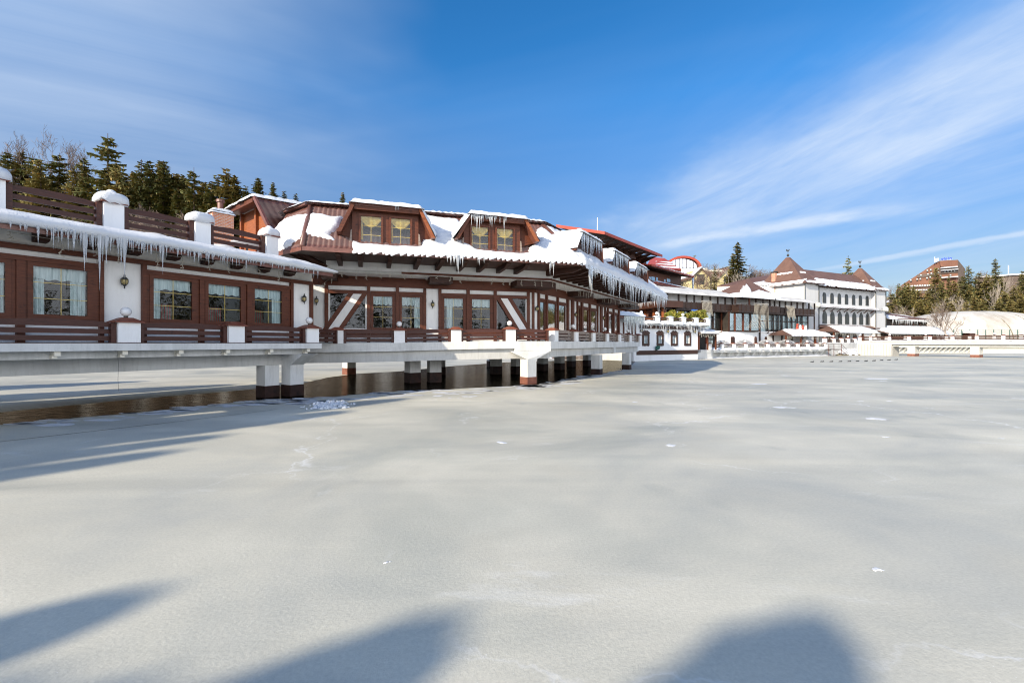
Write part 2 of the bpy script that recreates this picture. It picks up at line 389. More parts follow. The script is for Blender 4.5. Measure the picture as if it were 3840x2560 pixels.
# --- balustrade built of white pillars, brown side posts and three boards
def snowcap(mb, fr, s, n, z, r, h, globe=False, seed=0):
    k, m = 16, 6; vs = []; fs = []; c = fr(s, n, z)
    for i in range(m+1):
        t = i/m
        for j in range(k):
            a = 2*math.pi*j/k; sq = 1/max(abs(math.cos(a)), abs(math.sin(a)))**.6
            rr = r*sq*math.cos(t*math.pi/2)**.55*(1+.16*nz(math.cos(a)*1.5+seed, math.sin(a)*1.5, t)) if i < m else .001
            zz = h*math.sin(t*math.pi/2)**.9-(.10 if i == 0 else 0)*(1+1.5*nz(math.cos(a)*2, math.sin(a)*2+seed, 3))
            vs.append(c+Vector((fr.d[0]*rr*math.cos(a)+fr.n[0]*rr*math.sin(a), fr.d[1]*rr*math.cos(a)+fr.n[1]*rr*math.sin(a), zz)))
    for i in range(m):
        for j in range(k): fs.append([i*k+j, i*k+(j+1) % k, (i+1)*k+(j+1) % k, (i+1)*k+j])
    fs.append(list(range(k))[::-1]); mb.add(vs, fs)
    if globe: mb.ball(fr(s, n, z+h*.88), .17, .17, .16, 14, 8)
def railing(label, fr, nc, posts, w=.30, h=.68, boards=True, rail='wood_rail', white='stucco', lamps=None, far=False, snow=False, side=.14, zs=None, cap='cap', skip=(), name='balustrade', boardz=((.09, .24), (.31, .46), (.53, .68))):
    t = thing(name, fr(posts[0][0], nc, posts[0][1]), label, 'balustrade')
    for i, (s, z) in enumerate(posts):
        if i not in skip:
            p = obj('pillar', MB().box(fr, s-w, s+w, nc-w, nc+w, z-.02, z+h), white, t)
            cm = MB().box(fr, s-w-.09, s+w+.09, nc-w-.09, nc+w+.09, z+h, z+h+.03); cm.frustum(fr, s, nc, z+h+.03, z+h+.17, w+.09, w*.5)
            obj('cap', cm, cap, p)
        if not far:
            if i > 0: piece('side_post', t, fr, s-w-side, s-w-.003, nc-.07, nc+w*.6, z+.0, z+h-.02, rail)
            if i < len(posts)-1: piece('side_post', t, fr, s+w+.003, s+w+side, nc-.07, nc+w*.6, z+.0, z+h-.02, rail)
    for i in range(len(posts)-1):
        (a, za), (b, zb) = posts[i], posts[i+1]; a += w+(side if not far else .02); b -= w+(side if not far else .02)
        pan = MB()
        for q, (lo, hi) in enumerate(boardz):
            mid = (a+b)/2; lift = .07 if q == len(boardz)-1 else 0
            m_ = MB() if not far else pan
            n = 6; top = [(a+(b-a)*j/n, za+(zb-za)*j/n+hi+lift*math.sin(math.pi*j/n)) for j in range(n+1)]; bot = [(a+(b-a)*j/n, za+(zb-za)*j/n+lo) for j in range(n+1)]
            for j in range(n): m_.prism(fr, [bot[j], bot[j+1], top[j+1], top[j]], nc-.03, nc+.03+q*.002)
            if not far: obj('rail', m_, rail, t)
        if far: obj('rail_panel', pan, rail, t)
    return t

# ================================================================== left wing
A = (-12.57, 14.98); FD = Fr(A, (.515, .857)); WN = -1.3
wing = thing('restaurant_wing', FD(0, WN, CZ), 'low white wing on stilts with timber framed windows under a snowy eave', 'building')
def win_px(fr, n, l, r, tl, bl):
    return (fr.s(l, n), fr.s(r, n), fr.z((l+r)/2, bl, n), fr.z((l+r)/2, tl, n))
WW = [win_px(FD, WN, -230, 17, 968, 1157), win_px(FD, WN, 123, 326, 1008, 1174), win_px(FD, WN, 574, 718, 1053, 1193),
      win_px(FD, WN, 780, 901, 1074, 1202), win_px(FD, WN, 953, 1055, 1092, 1210)]
z0w, z1w = 3.30, 4.78
WW = [(a, b, z0w, z1w) for a, b, _, _ in WW]
send = FD.s(1172, WN)
w = MB(); wall_holes(w, FD, -10, send, 2.2, 6.12, WN-.22, WN-.06, [(a-.14, b+.14, lo-.14, hi+.14) for a, b, lo, hi in WW])
w.box(FD, send-.2, send, -9, WN-.23, 2.2, 6.12); w.box(FD, -10.2, -10, -9, WN-.06, 2.2, 6.12)
obj('wall', w, 'stucco', wing)
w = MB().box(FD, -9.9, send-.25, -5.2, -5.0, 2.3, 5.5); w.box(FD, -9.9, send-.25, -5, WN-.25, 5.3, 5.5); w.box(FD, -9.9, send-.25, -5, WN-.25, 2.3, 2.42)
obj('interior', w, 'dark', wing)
for i, ((a, b, lo, hi), c) in enumerate(zip(WW, ('LRV', 'LRV', 'LV', 'V', 'RV'))): window(wing, FD, WN, a, b, lo, hi, .13, 1, 2, c, seed=i*1.7)
for i in (2, 3, 4):
    a, b, lo, hi = WW[i]
    obj('bench_back', MB().box(FD, a+.2, b-.1, WN-1.5, WN-1.35, 2.5, 3.95), 'stripe', wing)
zb0, zb1 = FD.z(367, 971, WN), FD.z(367, 953, WN); zh0, zh1 = FD.z(367, 1008, WN), FD.z(367, 990, WN)
ft = WN+.02
def wp(u0, u1, z0, z1, name='post', n1=.08, m='wood'): return piece(name, wing, FD, FD.s(u0, WN), FD.s(u1, WN), WN-.06, WN+n1, z0, z1, m)
wp(-700, 1171, zb0, zb1, 'beam')
for u0, u1 in ((-700, 370), (547, 1087)): wp(u0, u1, zh0, zh1, 'beam', .075)
for u0, u1, top in ((58, 92, zh0), (370, 387, zb0), (530, 547, zb0), (745, 763, zh0), (923, 940, zh0), (1087, 1097, zb0), (1162, 1171, zb0)): wp(u0, u1, 2.4, top-.002, 'post', .09)
for (u0, u1), (a, b, _, _) in zip(((-300, 57), (93, 369), (548, 744), (764, 922), (941, 1086)), WW):
    wp(u0, u1, z0w-.22, z0w-.135, 'sill', .07, 'wood'); sa_, sb_ = FD.s(u0, WN), FD.s(u1, WN)
    piece('casing', wing, FD, sa_, a-.135, WN-.06, WN+.03, z0w-.13, zh0, 'wood'); piece('casing', wing, FD, b+.135, sb_, WN-.06, WN+.03, z0w-.13, zh0, 'wood'); piece('casing', wing, FD, a-.134, b+.134, WN-.06, WN+.028, z1w+.132, zh0, 'wood')
for u in (-260, -60, 157, 352, 509, 655, 782, 893, 995, 1090):
    s = FD.s(u, -1.0)
    pts = [(-1.3, 5.50), (-.95, 5.53), (-.82, 5.66), (-.2, 5.60), (-.1, 5.66), (-1.3, 6.08)]
    m_ = MB(); m_.hexa([FD(s-.16, n, z) for n, z in pts], [FD(s+.16, n, z) for n, z in pts]); obj('corbel', m_, 'wood_dark', wing)
rp_ = [(.02, 5.60), (-1.3, 6.08), (-9.2, 6.2), (-9.2, 6.32), (-1.3, 6.2), (.02, 5.73)]
roof = obj('roof', MB().hexa([FD(7.75, n, z) for n, z in rp_], [FD(-10.3, n, z) for n, z in rp_]), 'wood_dark', wing)
obj('eave_board', MB().box(FD, -10.3, 7.78, .025, .06, 5.56, 5.75), 'metal_brown', roof)
for u, v, l in ((464, 1056, 'amber glass lantern on the white pier between the big wing windows'), (1138, 1121, 'black lantern on the last white pier of the left wing')): lantern(FD, u, v, WN-.06, l)

# snow over the wing: a lofted sheet with a rounded lip
def loft(fr, prof, s0, s1, ds, seed, amp=.05, taper=None):
    mb = MB(); n = int((s1-s0)/ds); vs = []; fs = []; k = len(prof)
    for i in range(n+1):
        s = s0+(s1-s0)*i/n; q = taper(s) if taper else 1
        for j, (a, z) in enumerate(prof):
            e = amp*nz(s*.45, a*.8, seed)+amp*.5*nz(s*1.7, a*2+j*.2, seed+4)
            zz = prof[0][1]+(z-prof[0][1])*q+(e if j else e*.3); vs.append(fr(s, a+(e*.6 if j < 6 else 0), zz))
    for i in range(n):
        for j in range(k-1): fs.append([i*k+j, (i+1)*k+j, (i+1)*k+j+1, i*k+j+1])
    fs += [list(range(k)), list(range(n*k, (n+1)*k))[::-1]]
    return mb.add(vs, fs)
prof = [(-.05, 5.72), (.12, 5.70), (.20, 5.74), (.24, 5.84), (.22, 5.93), (.15, 6.0), (.05, 6.04), (-.05, 6.05), (-.2, 6.10), (-.45, 6.19), (-.9, 6.30), (-1.5, 6.40), (-2.2, 6.5), (-4, 6.56), (-7, 6.58), (-9, 6.55)]
tag(obj('roof_snow', loft(FD, prof, -10.3, 7.95, .16, 3, .05, lambda s: 1-.55*smooth(6.6, 7.95, s)), 'snow', None, True), 'thick snow blanket with a rounded lip along the eave of the left wing', 'snow', kind='stuff')
# roof terrace balustrade
FT = Fr(FD(0, -2.5, 0)[:2], (.515, .857)); zt = 6.50
rt = railing('dark board railing with snow capped white pillars on the roof of the left wing', FT, 0, [(-5.6, zt), (-2.65, zt), (.3, zt), (3.22, zt), (6.2, zt)], .29, .93, rail='wood_rail', side=.17, boardz=((.22, .38), (.48, .64), (.74, .90)))
for i, s in enumerate((-5.6, -2.65, .3, 3.22, 6.2)):
    m_ = MB(); snowcap(m_, FT, s, 0, zt+1.05, .46 if i < 4 else .40, .30, i in (2, 4), i*3.3)
    l = ('snow cushion on a roof terrace pillar left of the frame', 'large snow cushion on the terrace pillar at the left edge', 'drooping snow cushion with a round bump on a terrace pillar', 'smooth domed snow cushion on the terrace pillar beside the brick chimney', 'small snow cushion with a ball on top on the last terrace pillar')[i]
    tag(obj('snow_cushion', m_, 'snow', None, True), l, 'snow', 'snow cushions on the terrace pillars')
for s, n, l in ((2.0, -1.3, 'low snow mound behind the terrace railing near the left edge'), (4.6, -1.2, 'low snow mound behind the middle terrace railing')):
    m_ = MB().ball(FT(s, n, zt), .9, .7, .42, 18, 8, 0); tag(obj('snow_mound', m_, 'snow', None, True), l, 'snow', 'snow mounds on the roof terrace')
tb = thing('terrace_table', FT(6.6, -2.6, zt), 'round white table standing behind the roof terrace railing', 'table')
c = FT(6.6, -2.6, 0)
obj('tabletop', MB().lathe((c.x, c.y, zt+.95), [(.0, 0), (.75, .0), (.78, .03), (.75, .06), (0, .06)], 20), 'plastic_white', tb)
obj('table_leg', MB().tube([(c.x, c.y, zt), (c.x, c.y, zt+.95)], .05), 'black', tb)
for q in range(4): a = q*1.57+.5; obj('foot', MB().tube([(c.x, c.y, zt+.3), (c.x+.45*math.cos(a), c.y+.45*math.sin(a), zt)], .03), 'plastic_white', tb)
# chimney
cp = P(826, 830, 23.2); FC = Fr((cp.x, cp.y), (.62, .785))
ch = thing('brick_chimney', (cp.x, cp.y, 6.4), 'red brick chimney with a snowy top and black flue pipe', 'chimney')
zc = CZ+(HV-800)/F*23.2
obj('stack', MB().box(FC, -.48, .48, -.4, .4, 6.3, zc-.06), 'brick', ch); obj('coping', MB().box(FC, -.52, .52, -.44, .44, zc-.06, zc+.02), 'black', ch)
obj('flue_pipe', MB().lathe((cp.x, cp.y, 0), [(.13, zc), (.13, zc+.55), (.19, zc+.56), (.19, zc+.68), (.13, zc+.7)], 10), 'metal_brown', ch)
tag(obj('snow_cushion', snow_patch([FC(-.5, -.42, zc+.02), FC(.5, -.42, zc+.02), FC(.5, .42, zc+.02), FC(-.5, .42, zc+.02)], .16, .2, .07, 1, .1), 'snow', None, True), 'thin snow cushion on top of the brick chimney', 'snow')

# --- wing deck
deck = thing('wing_deck', FD(0, 0, 0), 'white concrete walkway deck on square pillars in front of the left wing', 'deck')
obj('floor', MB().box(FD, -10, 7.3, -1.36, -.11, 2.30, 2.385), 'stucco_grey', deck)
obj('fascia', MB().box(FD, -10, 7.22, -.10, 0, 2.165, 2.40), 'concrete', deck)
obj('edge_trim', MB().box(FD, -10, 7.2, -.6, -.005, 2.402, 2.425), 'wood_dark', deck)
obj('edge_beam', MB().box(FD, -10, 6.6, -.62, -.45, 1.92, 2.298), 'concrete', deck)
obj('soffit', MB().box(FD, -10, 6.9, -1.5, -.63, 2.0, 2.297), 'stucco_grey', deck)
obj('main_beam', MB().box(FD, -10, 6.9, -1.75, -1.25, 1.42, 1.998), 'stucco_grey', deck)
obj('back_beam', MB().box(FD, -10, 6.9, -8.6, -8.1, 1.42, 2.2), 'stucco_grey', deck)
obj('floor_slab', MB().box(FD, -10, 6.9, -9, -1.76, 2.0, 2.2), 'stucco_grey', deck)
for u in (207, 460, 670, 846, 1009, 1147):
    s = FD.s(u, -.3); b = MB().box(FD, s-.07, s+.07, -.45, -.101, 2.02, 2.16); b.box(FD, s-.1, s+.02, -.44, -.2, 1.94, 2.02); obj('joist_end', b, 'stucco_cream', deck)
def pillar(parent, x, y, a=.33, top=1.5, ang=60, base='plinth', hb=.52, m='concrete'):
    f = Fr((x, y), (math.cos(R(ang)), math.sin(R(ang))))
    p = obj('pillar', MB().box(f, -a, a, -a, a, hb, top), m, parent); obj('base', MB().box(f, -a-.012, a+.012, -a-.012, a+.012, -.3, hb), base, p); return f
pillar(deck, -10.97, 20.45, .33, 1.42); f = pillar(deck, -10.1, 20.95, .33, 1.42)
obj('haunch', MB().hexa([f(a, n, 1.42) for a, n in ((-.33, .33), (.33, .33), (.33, -.33), (-.33, -.33))], [f(a, n, 1.92) for a, n in ((-.33, 1.2), (.45, 1.2), (.45, -.33), (-.33, -.33))]), 'concrete', deck)
pillar(deck, *FD(-9, -8.3, 0)[:2], .33, 1.42)
wr = railing('brown board railing between white pillars along the left wing deck', FD, -.33, [(-3.45, CZ), (0, CZ), (3.42, CZ), (6.8, CZ)])
obj('hanging_cable', MB().tube([FD(FD.s(440, -.1), -.1, 2.15), FD(FD.s(441, -.1)+.02, -.1, 1.7), FD(FD.s(442, -.1), -.1, 1.2), FD(FD.s(444, -.1), -.08, .85)], .006, k=4), 'black', deck)

# ================================================================== main restaurant
FM = Fr((1.42, 28.98), (.955, .296)); FW = Fr((1.42, 28.98), (.5, .866))        # lower walls
FQ = Fr((2.36, 27.8), (.955, .296)); FR_ = Fr((2.36, 27.8), (.5, .866))         # deck edge
main = thing('timber_restaurant', (1.42, 28.98, CZ), 'half timbered white restaurant with dormers and a snowy mansard roof over the lake', 'building')
sl = FM.s(1172, 0); sr = 18.7; zd = 2.53
SILL, HEAD = 3.30, 5.10
mw = [FM.s(u, 0) for u in (1237, 1370, 1400, 1471, 1507, 1575, 1666, 1737, 1770, 1838, 1865, 1972)]
fw_ = [(mw[2], mw[3]), (mw[4], mw[5]), (mw[6], mw[7]), (mw[8], mw[9])]
dg = [(mw[0], mw[1]), (mw[10], mw[11])]
rw = [FW.s(u, 0) for u in (2022, 2041, 2054, 2083, 2095, 2119, 2166, 2175, 2186, 2204, 2215, 2233, 2270, 2275.5, 2281, 2296, 2304, 2315)]
rws = [(rw[i], rw[i+1]) for i in range(0, 18, 2)]
w = MB(); wall_holes(w, FM, sl, -.001, 2.3, 6.2, -.16, -.04, [(a-.1, b+.1, SILL-.1, HEAD+.1) for a, b in fw_]+[(a, b, SILL-.05, HEAD+.12) for a, b in dg])
wall_holes(w, FW, .02, sr, 2.3, 6.2, -.16, -.04, [(a-.06, b+.06, SILL-.1, HEAD+.1) for a, b in rws])
w.box(FW, sr-.15, sr, -8, -.17, 2.3, 6.2); w.box(FM, sl, sl+.15, -6, -.17, 2.3, 6.2)
obj('wall', w, 'stucco', main)
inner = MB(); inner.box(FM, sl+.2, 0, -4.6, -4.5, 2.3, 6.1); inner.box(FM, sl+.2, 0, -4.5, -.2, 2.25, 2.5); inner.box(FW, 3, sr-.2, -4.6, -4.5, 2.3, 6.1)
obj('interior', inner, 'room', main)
up = [FQ(-12.75, 0, 0), FQ(0, 0, 0), FR_(20.4, 0, 0), FR_(20.4, -1.9, 0), FQ(-.9, -1.62, 0), FQ(-12.75, -1.9, 0)]
Z = lambda ps, z: [Vector((p.x, p.y, z)) for p in ps]
obj('upper_wall', MB().hexa(Z(up, 6.20), Z(up, 6.78)), 'stucco', main)
obj('frieze_board', MB().box(FQ, FQ.s(1505, 0), .03, .004, .05, 6.225, 6.34), 'wood', main); obj('frieze_board', MB().box(FR_, .03, 20.3, .004, .05, 6.225, 6.34), 'wood', main)
obj('frieze_step', MB().box(FQ, -12.7, FQ.s(1504, 0), .004, .05, 6.16, 6.33), 'stucco_grey', main)
obj('head_beam', MB().box(FM, sl, .04, -.04, .06, 5.64, 6.195), 'wood', main); obj('head_beam', MB().box(FW, .06, sr, -.04, .06, 5.64, 6.195), 'wood', main)
for u0, u1 in ((1612, 1697), (1205, 1262)):
    obj('console', MB().box(FM, FM.s(u0, 1.2), FM.s(u1, 1.2), .07, 1.3, 5.86, 6.19), 'wood_dark', main)
obj('console', MB().hexa(Z([FM(-1.6, .07, 0), FM(-1.6, 1.36, 0), FQ(-.04, -.04, 0), FR_(.9, -.06, 0), FW(1.0, .07, 0), FM(.06, .07, 0)], 5.84), Z([FM(-1.6, .07, 0), FM(-1.6, 1.36, 0), FQ(-.04, -.04, 0), FR_(.9, -.06, 0), FW(1.0, .07, 0), FM(.06, .07, 0)], 6.19)), 'wood_dark', main)
for u0, u1 in ((2148, 2231), (2256, 2328), (2335, 2399)):
    obj('console', MB().box(FW, FW.s(u0, .6)+.3, FW.s(u1, 1.2)-.6, .07, 1.3, 5.84, 6.19), 'wood_dark', main)
def mp(name, fr, u0, u1, n0, n1, z0, z1, m='wood'): return piece(name, main, fr, fr.s(u0, 0), fr.s(u1, 0), n0, n1, z0, z1, m)
for u0, u1 in ((1217, 1231), (1376, 1388), (1484, 1496), (1587, 1598), (1644, 1655), (1749, 1761), (1851, 1862), (1976, 1986), (1995, 2003.5)): mp('post', FM, u0, u1, -.04, .07, 2.45, 5.638)
for u0, u1 in ((1231.5, 1375.5), (1388.5, 1483.5), (1496.5, 1586.5), (1655.5, 1748.5), (1761.5, 1850.5), (1862.5, 1975.5)):
    mp('transom', FM, u0, u1, -.04, .055, HEAD+.1, HEAD+.30); mp('sill', FM, u0, u1, -.04, .055, SILL-.45, SILL-.1)
for (a, b), (u0, u1) in zip(fw_, ((1388.5, 1483.5), (1496.5, 1586.5), (1655.5, 1748.5), (1761.5, 1850.5))):
    piece('casing', main, FM, FM.s(u0, 0), a-.125, -.04, .02, SILL-.098, HEAD+.098, 'wood'); piece('casing', main, FM, b+.125, FM.s(u1, 0), -.04, .02, SILL-.098, HEAD+.098, 'wood')
for (a, b), c, i in zip(fw_, ('V', 'RV', 'MV', 'V'), range(4)): window(main, FM, -.03, a, b, SILL, HEAD, .12, 1, 2, c, seed=i*2.1+5)
for a, b in dg: obj('pane', MB().quad(FM(a, -.06, SILL-.05), FM(b, -.06, SILL-.05), FM(b, -.06, HEAD+.1), FM(a, -.06, HEAD+.1)), 'pane', main)
def brace(p, w0, m):    # slanted board between two (s, z) feet
    (a, za), (b, zb) = p; obj('brace', MB().prism(FM, [(a-w0, za), (a+w0, za), (b+w0, zb), (b-w0, zb)], -.055, .04 if m == 'stucco' else .06), m, main)
za, zb_ = 2.75, 5.40
for (u0, u1), (t0, t1) in (((1210, 1246), (1334, 1366)), ((1966, 1994), (1869, 1895))):
    a0, a1, b0, b1 = (FM.s(u0, 0), FM.s(u1, 0), FM.s(t0, 0), FM.s(t1, 0)); q = .14
    brace((((a0+a1)/2, za), ((b0+b1)/2, zb_)), (a1-a0)/2, 'stucco')
    brace(((a0-q, za), (b0-q, zb_)), q, 'wood'); brace(((a1+q, za), (b1+q, zb_)), q, 'wood')
for i, (a, b) in enumerate(rws): window(main, FW, -.03, a, b, SILL-.1, HEAD, .07, 0, 0, 'R' if i % 3 == 2 else '', pane='pane_mirror', seed=i)
for u0, u1 in ((2016.5, 2021), (2046, 2051), (2088, 2092), (2125, 2131), (2142, 2150), (2163, 2165), (2178, 2184), (2208, 2213), (2238, 2241), (2250, 2257), (2267, 2269.5), (2277, 2280), (2298, 2302), (2318, 2322)): mp('post', FW, u0, u1, -.04, .10, 2.5, 5.638)
for u0, u1 in ((2021.2, 2124.8), (2165.2, 2237.8), (2269.7, 2317.8)): mp('transom', FW, u0, u1, -.04, .05, HEAD+.08, HEAD+.24); mp('sill', FW, u0, u1, -.04, .05, SILL-.6, SILL-.175)
for u, v, fr, l in ((1187, 1128, FM, 'small black lantern on the shaded wall beside the slanted white brace'), (1622, 1142, FM, 'black lantern on the white pier in the middle of the restaurant front'), (2012, 1157, FW, 'bracket lantern on the white post at the restaurant corner'), (2157, 1180, FW, 'bracket lantern between the first and second mirrored window groups'), (2262, 1192, FW, 'bracket lantern between the second and third mirrored window groups')): lantern(fr, u, v, -.04, l)

# --- roof
E0, E1, E2, E3 = Vector((-13.5, 24.1, 6.9)), Vector((-9.87, 21.4, 6.9)), Vector((4.0, 25.7, 6.9)), Vector((15.5, 45.6, 6.9))
B1, B2, B3 = Vector((-10.83, 24.5, 9.82)), Vector((1.83, 28.42, 9.82)), Vector((12.7, 47.2, 9.82)); B0 = B1+Vector((-.8, .6, 0))*2.6
FE = Fr(E1[:2], (E2-E1)[:2]); FER = Fr(E2[:2], (E3-E2)[:2])
back = [Vector((8, 52, 0)), Vector((-8, 40, 0)), Vector((-14, 30, 0))]
so = [E0, E1, E2, E3]+back
obj('soffit', MB().hexa(Z(so, 6.78), Z(so, 6.86)), 'wood_dark', main)
roof = MB()
for q in ((E0, E1, B1, B0), (E1, E2, B2, B1), (E2, E3, B3, B2)): roof.quad(*[p+Vector((0, 0, -.02)) for p in q])
roof.quad(B0, B1, B2, B3, *[Vector((p.x, p.y, 9.82)) for p in back])
rf = obj('roof', roof, 'tile', main)
def tiles(e0, e1, b1, b0, s_from=None, s_to=None, pitch=.24, course=.36):
    a = (e1-e0); L = a.length; a.normalize(); n = a.cross(b0-e0).normalized(); n = n if n.z > 0 else -n
    b = n.cross(a).normalized(); b = b if (b0-e0).dot(b) > 0 else -b
    H = (b0-e0).dot(b); l0 = (b0-e0).dot(a); l1 = (b1-e0).dot(a); s0 = 0 if s_from is None else s_from; s1 = L if s_to is None else s_to
    mb = MB(); st = pitch/6; nx = int((s1-s0)/st); ny = int(H/course)
    for j in range(ny):
        for h in range(2):
            pass
    rows = []
    for j in range(ny): rows += [(j*course, .055), ((j+1)*course-.001, .018)]
    base = len(mb.v); vs = []
    for r, lift in rows:
        lo = l0*r/H; hi = L+(l1-L)*r/H
        for i in range(nx+1):
            x = clamp(s0+i*st, lo, hi); y = .036*(.5+.5*math.cos(2*math.pi*(x/pitch)))**.8
            vs.append(e0+a*x+b*r+n*(lift+y))
    fs = []; k = nx+1
    for j in range(len(rows)-1):
        for i in range(nx): fs.append([j*k+i, j*k+i+1, (j+1)*k+i+1, (j+1)*k+i])
    return mb.add(vs, fs)
obj('roof_tiles', tiles(E1, E2, B2, B1), 'tile', rf, True); obj('roof_tiles', tiles(E0, E1, B1, B0), 'tile', rf, True); obj('roof_tiles', tiles(E2, E3, B3, B2), 'tile', rf, True)
for a, b in ((E1, B1), (E2, B2)): obj('hip_cap', MB().tube([a+Vector((0, 0, .06)), b+Vector((0, 0, .06))], .13, k=8), 'tile', rf, True)
def board(a, b, lo, hi, t, out):       # a fascia under a sloping or level edge a-b
    out = Vector(out)*t; return MB().hexa([a+Vector((0, 0, lo)), b+Vector((0, 0, lo)), b+out+Vector((0, 0, lo)), a+out+Vector((0, 0, lo))], [a+Vector((0, 0, hi)), b+Vector((0, 0, hi)), b+out+Vector((0, 0, hi)), a+out+Vector((0, 0, hi))])
nE, nR, nH = Vector((FE.n[0], FE.n[1], 0)), Vector((FER.n[0], FER.n[1], 0)), Vector((-.6, -.8, 0))
for a, b, n in ((E0, E1, nH), (E1, E2, nE), (E2, E3, nR)): obj('eave_board', board(a, b, -.14, .06, .05, n), 'metal_brown', rf)
# upper roof slab with its own little overhang
ub = [B0+nH*.2, B1+Vector((-.05, -.25, 0)), B2+Vector((.16, -.2, 0)), B3+nR*.2]+[Vector((p.x, p.y, 9.82)) for p in back]
obj('upper_roof', MB().hexa(Z(ub, 9.84), Z(ub, 9.98)), 'tile', main)
uw = [B0, B1, B2, B3]+[Vector((p.x, p.y, 9.82)) for p in back]
obj('attic_wall', MB().hexa(Z(uw, 9.80), Z(uw, 9.838)), 'wood_dark', main)
# rafters under the eaves
for u in (1270, 1350, 1461, 1567, 1652, 1737, 1815, 1893, 1962):
    s = FE.s(u, -1.0); pts = [(-.25, 6.77), (-.25, 6.66), (-.75, 6.56), (-2.6, 6.5), (-2.6, 6.77)]
    obj('rafter', MB().hexa([FE(s-.11, n, z) for n, z in pts], [FE(s+.11, n, z) for n, z in pts]), 'wood_dark', main)
for k in range(21):
    s = .4+k*1.03; pts = [(-.25, 6.77), (-.25, 6.66), (-.75, 6.5), (-2.45, 6.42), (-2.45, 6.77)]
    obj('rafter', MB().hexa([FER(s-.12, n, z) for n, z in pts], [FER(s+.12, n, z) for n, z in pts]), 'wood_dark', main)
for u in (1085, 1118): 
    a = P(u, 945, 22.3); b = a+Vector((1.2, 3.4, -.75)); obj('strut', MB().tube([a, b], .13, k=4), 'wood_dark', main)

# --- dormers
def hood(parent, fr, n, px, depth, th=.13):
    q = [fr.sz(u, v, n) for u, v in px]; mb = MB()
    cx = sum(a for a, z in q)/4; 
    inn = [(q[0][0]+th*1.2, q[0][1]), (q[1][0]+th*.8, q[1][1]-th), (q[2][0]-th*.8, q[2][1]-th), (q[3][0]-th*1.2, q[3][1])]
    for i in range(3): mb.prism(fr, [inn[i], inn[i+1], q[i+1], q[i]], n-depth, n)
    return q, inn, mb
def dormer(label_n, fr, n, px, wins, roofm='metal_brown', drape=True, facem='wood'):
    d = obj('dormer', MB().add([], []), 'wood', main) if False else None
    q, inn, mb = hood(main, fr, n, px, 4.2)
    d = obj('dormer', mb, roofm, main)
    nf = n-.35; zs = inn[0][1]
    lo = 7.0
    holes = [win_px(fr, nf, l, r, t, b) for l, r, t, b in wins]
    x0 = (min(h[0] for h in holes)-.42) if holes else inn[0][0]+.45; x1 = (max(h[1] for h in holes)+.42) if holes else inn[3][0]-.45
    fm = MB()
    if holes:
        zt_ = holes[0][3]+.1; zb2 = holes[0][2]-.1
        wall_holes(fm, fr, x0, x1, lo, inn[1][1]-.02, nf-.12, nf-.02, [(h[0]-.1, h[1]+.1, zb2, zt_) for h in holes])
    else: fm.box(fr, x0, x1, nf-.12, nf-.02, lo, inn[1][1]-.02)
    # cheeks beside the window block, sloping with the hood
    fm.prism(fr, [(inn[0][0], inn[0][1]), (x0, inn[0][1]-.25), (x0, inn[1][1]-.02), (inn[1][0], inn[1][1])], nf-.32, nf-.22)
    fm.prism(fr, [(x1, inn[3][1]-.25), (inn[3][0], inn[3][1]), (inn[2][0], inn[2][1]), (x1, inn[2][1]-.02)], nf-.32, nf-.22)
    obj('front', fm, facem, d)
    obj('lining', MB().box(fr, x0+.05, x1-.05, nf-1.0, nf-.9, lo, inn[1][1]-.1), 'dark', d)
    for i, h in enumerate(holes):
        window(d, fr, nf, h[0], h[1], holes[0][2], holes[0][3], .10, 1, 2, 'D' if drape else '', seed=i+3, deep=.06)
    # verge boards on the hood edge, carved bargeboard under the top
    for i, j in ((0, 1), (3, 2)):
        (a, za), (b, zb3) = q[i], q[j]; sg = 1 if i == 0 else -1
        obj('verge_board', MB().prism(fr, [(a, za), (a+sg*.2, za), (b+sg*.16, zb3-.03), (b, zb3-.01)], n, n+.05), 'wood_sunlit' if i else 'wood', d)  # right verge board in the brighter timber, sunlight painted in
    obj('bargeboard', MB().box(fr, q[1][0]+.1, q[2][0]-.1, n-.1, n-.03, q[1][1]-.32, q[1][1]-.14), 'wood', d)
    return d, q, inn, x0, x1
D1 = dormer('', FE, -.2, [(1262, 868), (1320, 757), (1580, 783), (1632, 893)], [(1353, 1429, 812, 917), (1467, 1538, 824, 928)])
D2 = dormer('', FE, -.2, [(1708, 893), (1762, 800), (1975, 822), (2022, 906)], [(1768, 1831, 851, 945), (1863, 1923, 858, 952)])
rd = []
for px in ([(2157, 938), (2176, 868), (2256, 912), (2262, 992)], [(2289.6, 988), (2298, 938), (2356, 970), (2360, 1040)], [(2374.6, 1025), (2384, 987), (2426, 1011), (2430.6, 1070)]):
    rd.append(dormer('', FER, -.5, px, [], facem='wood_dark'))
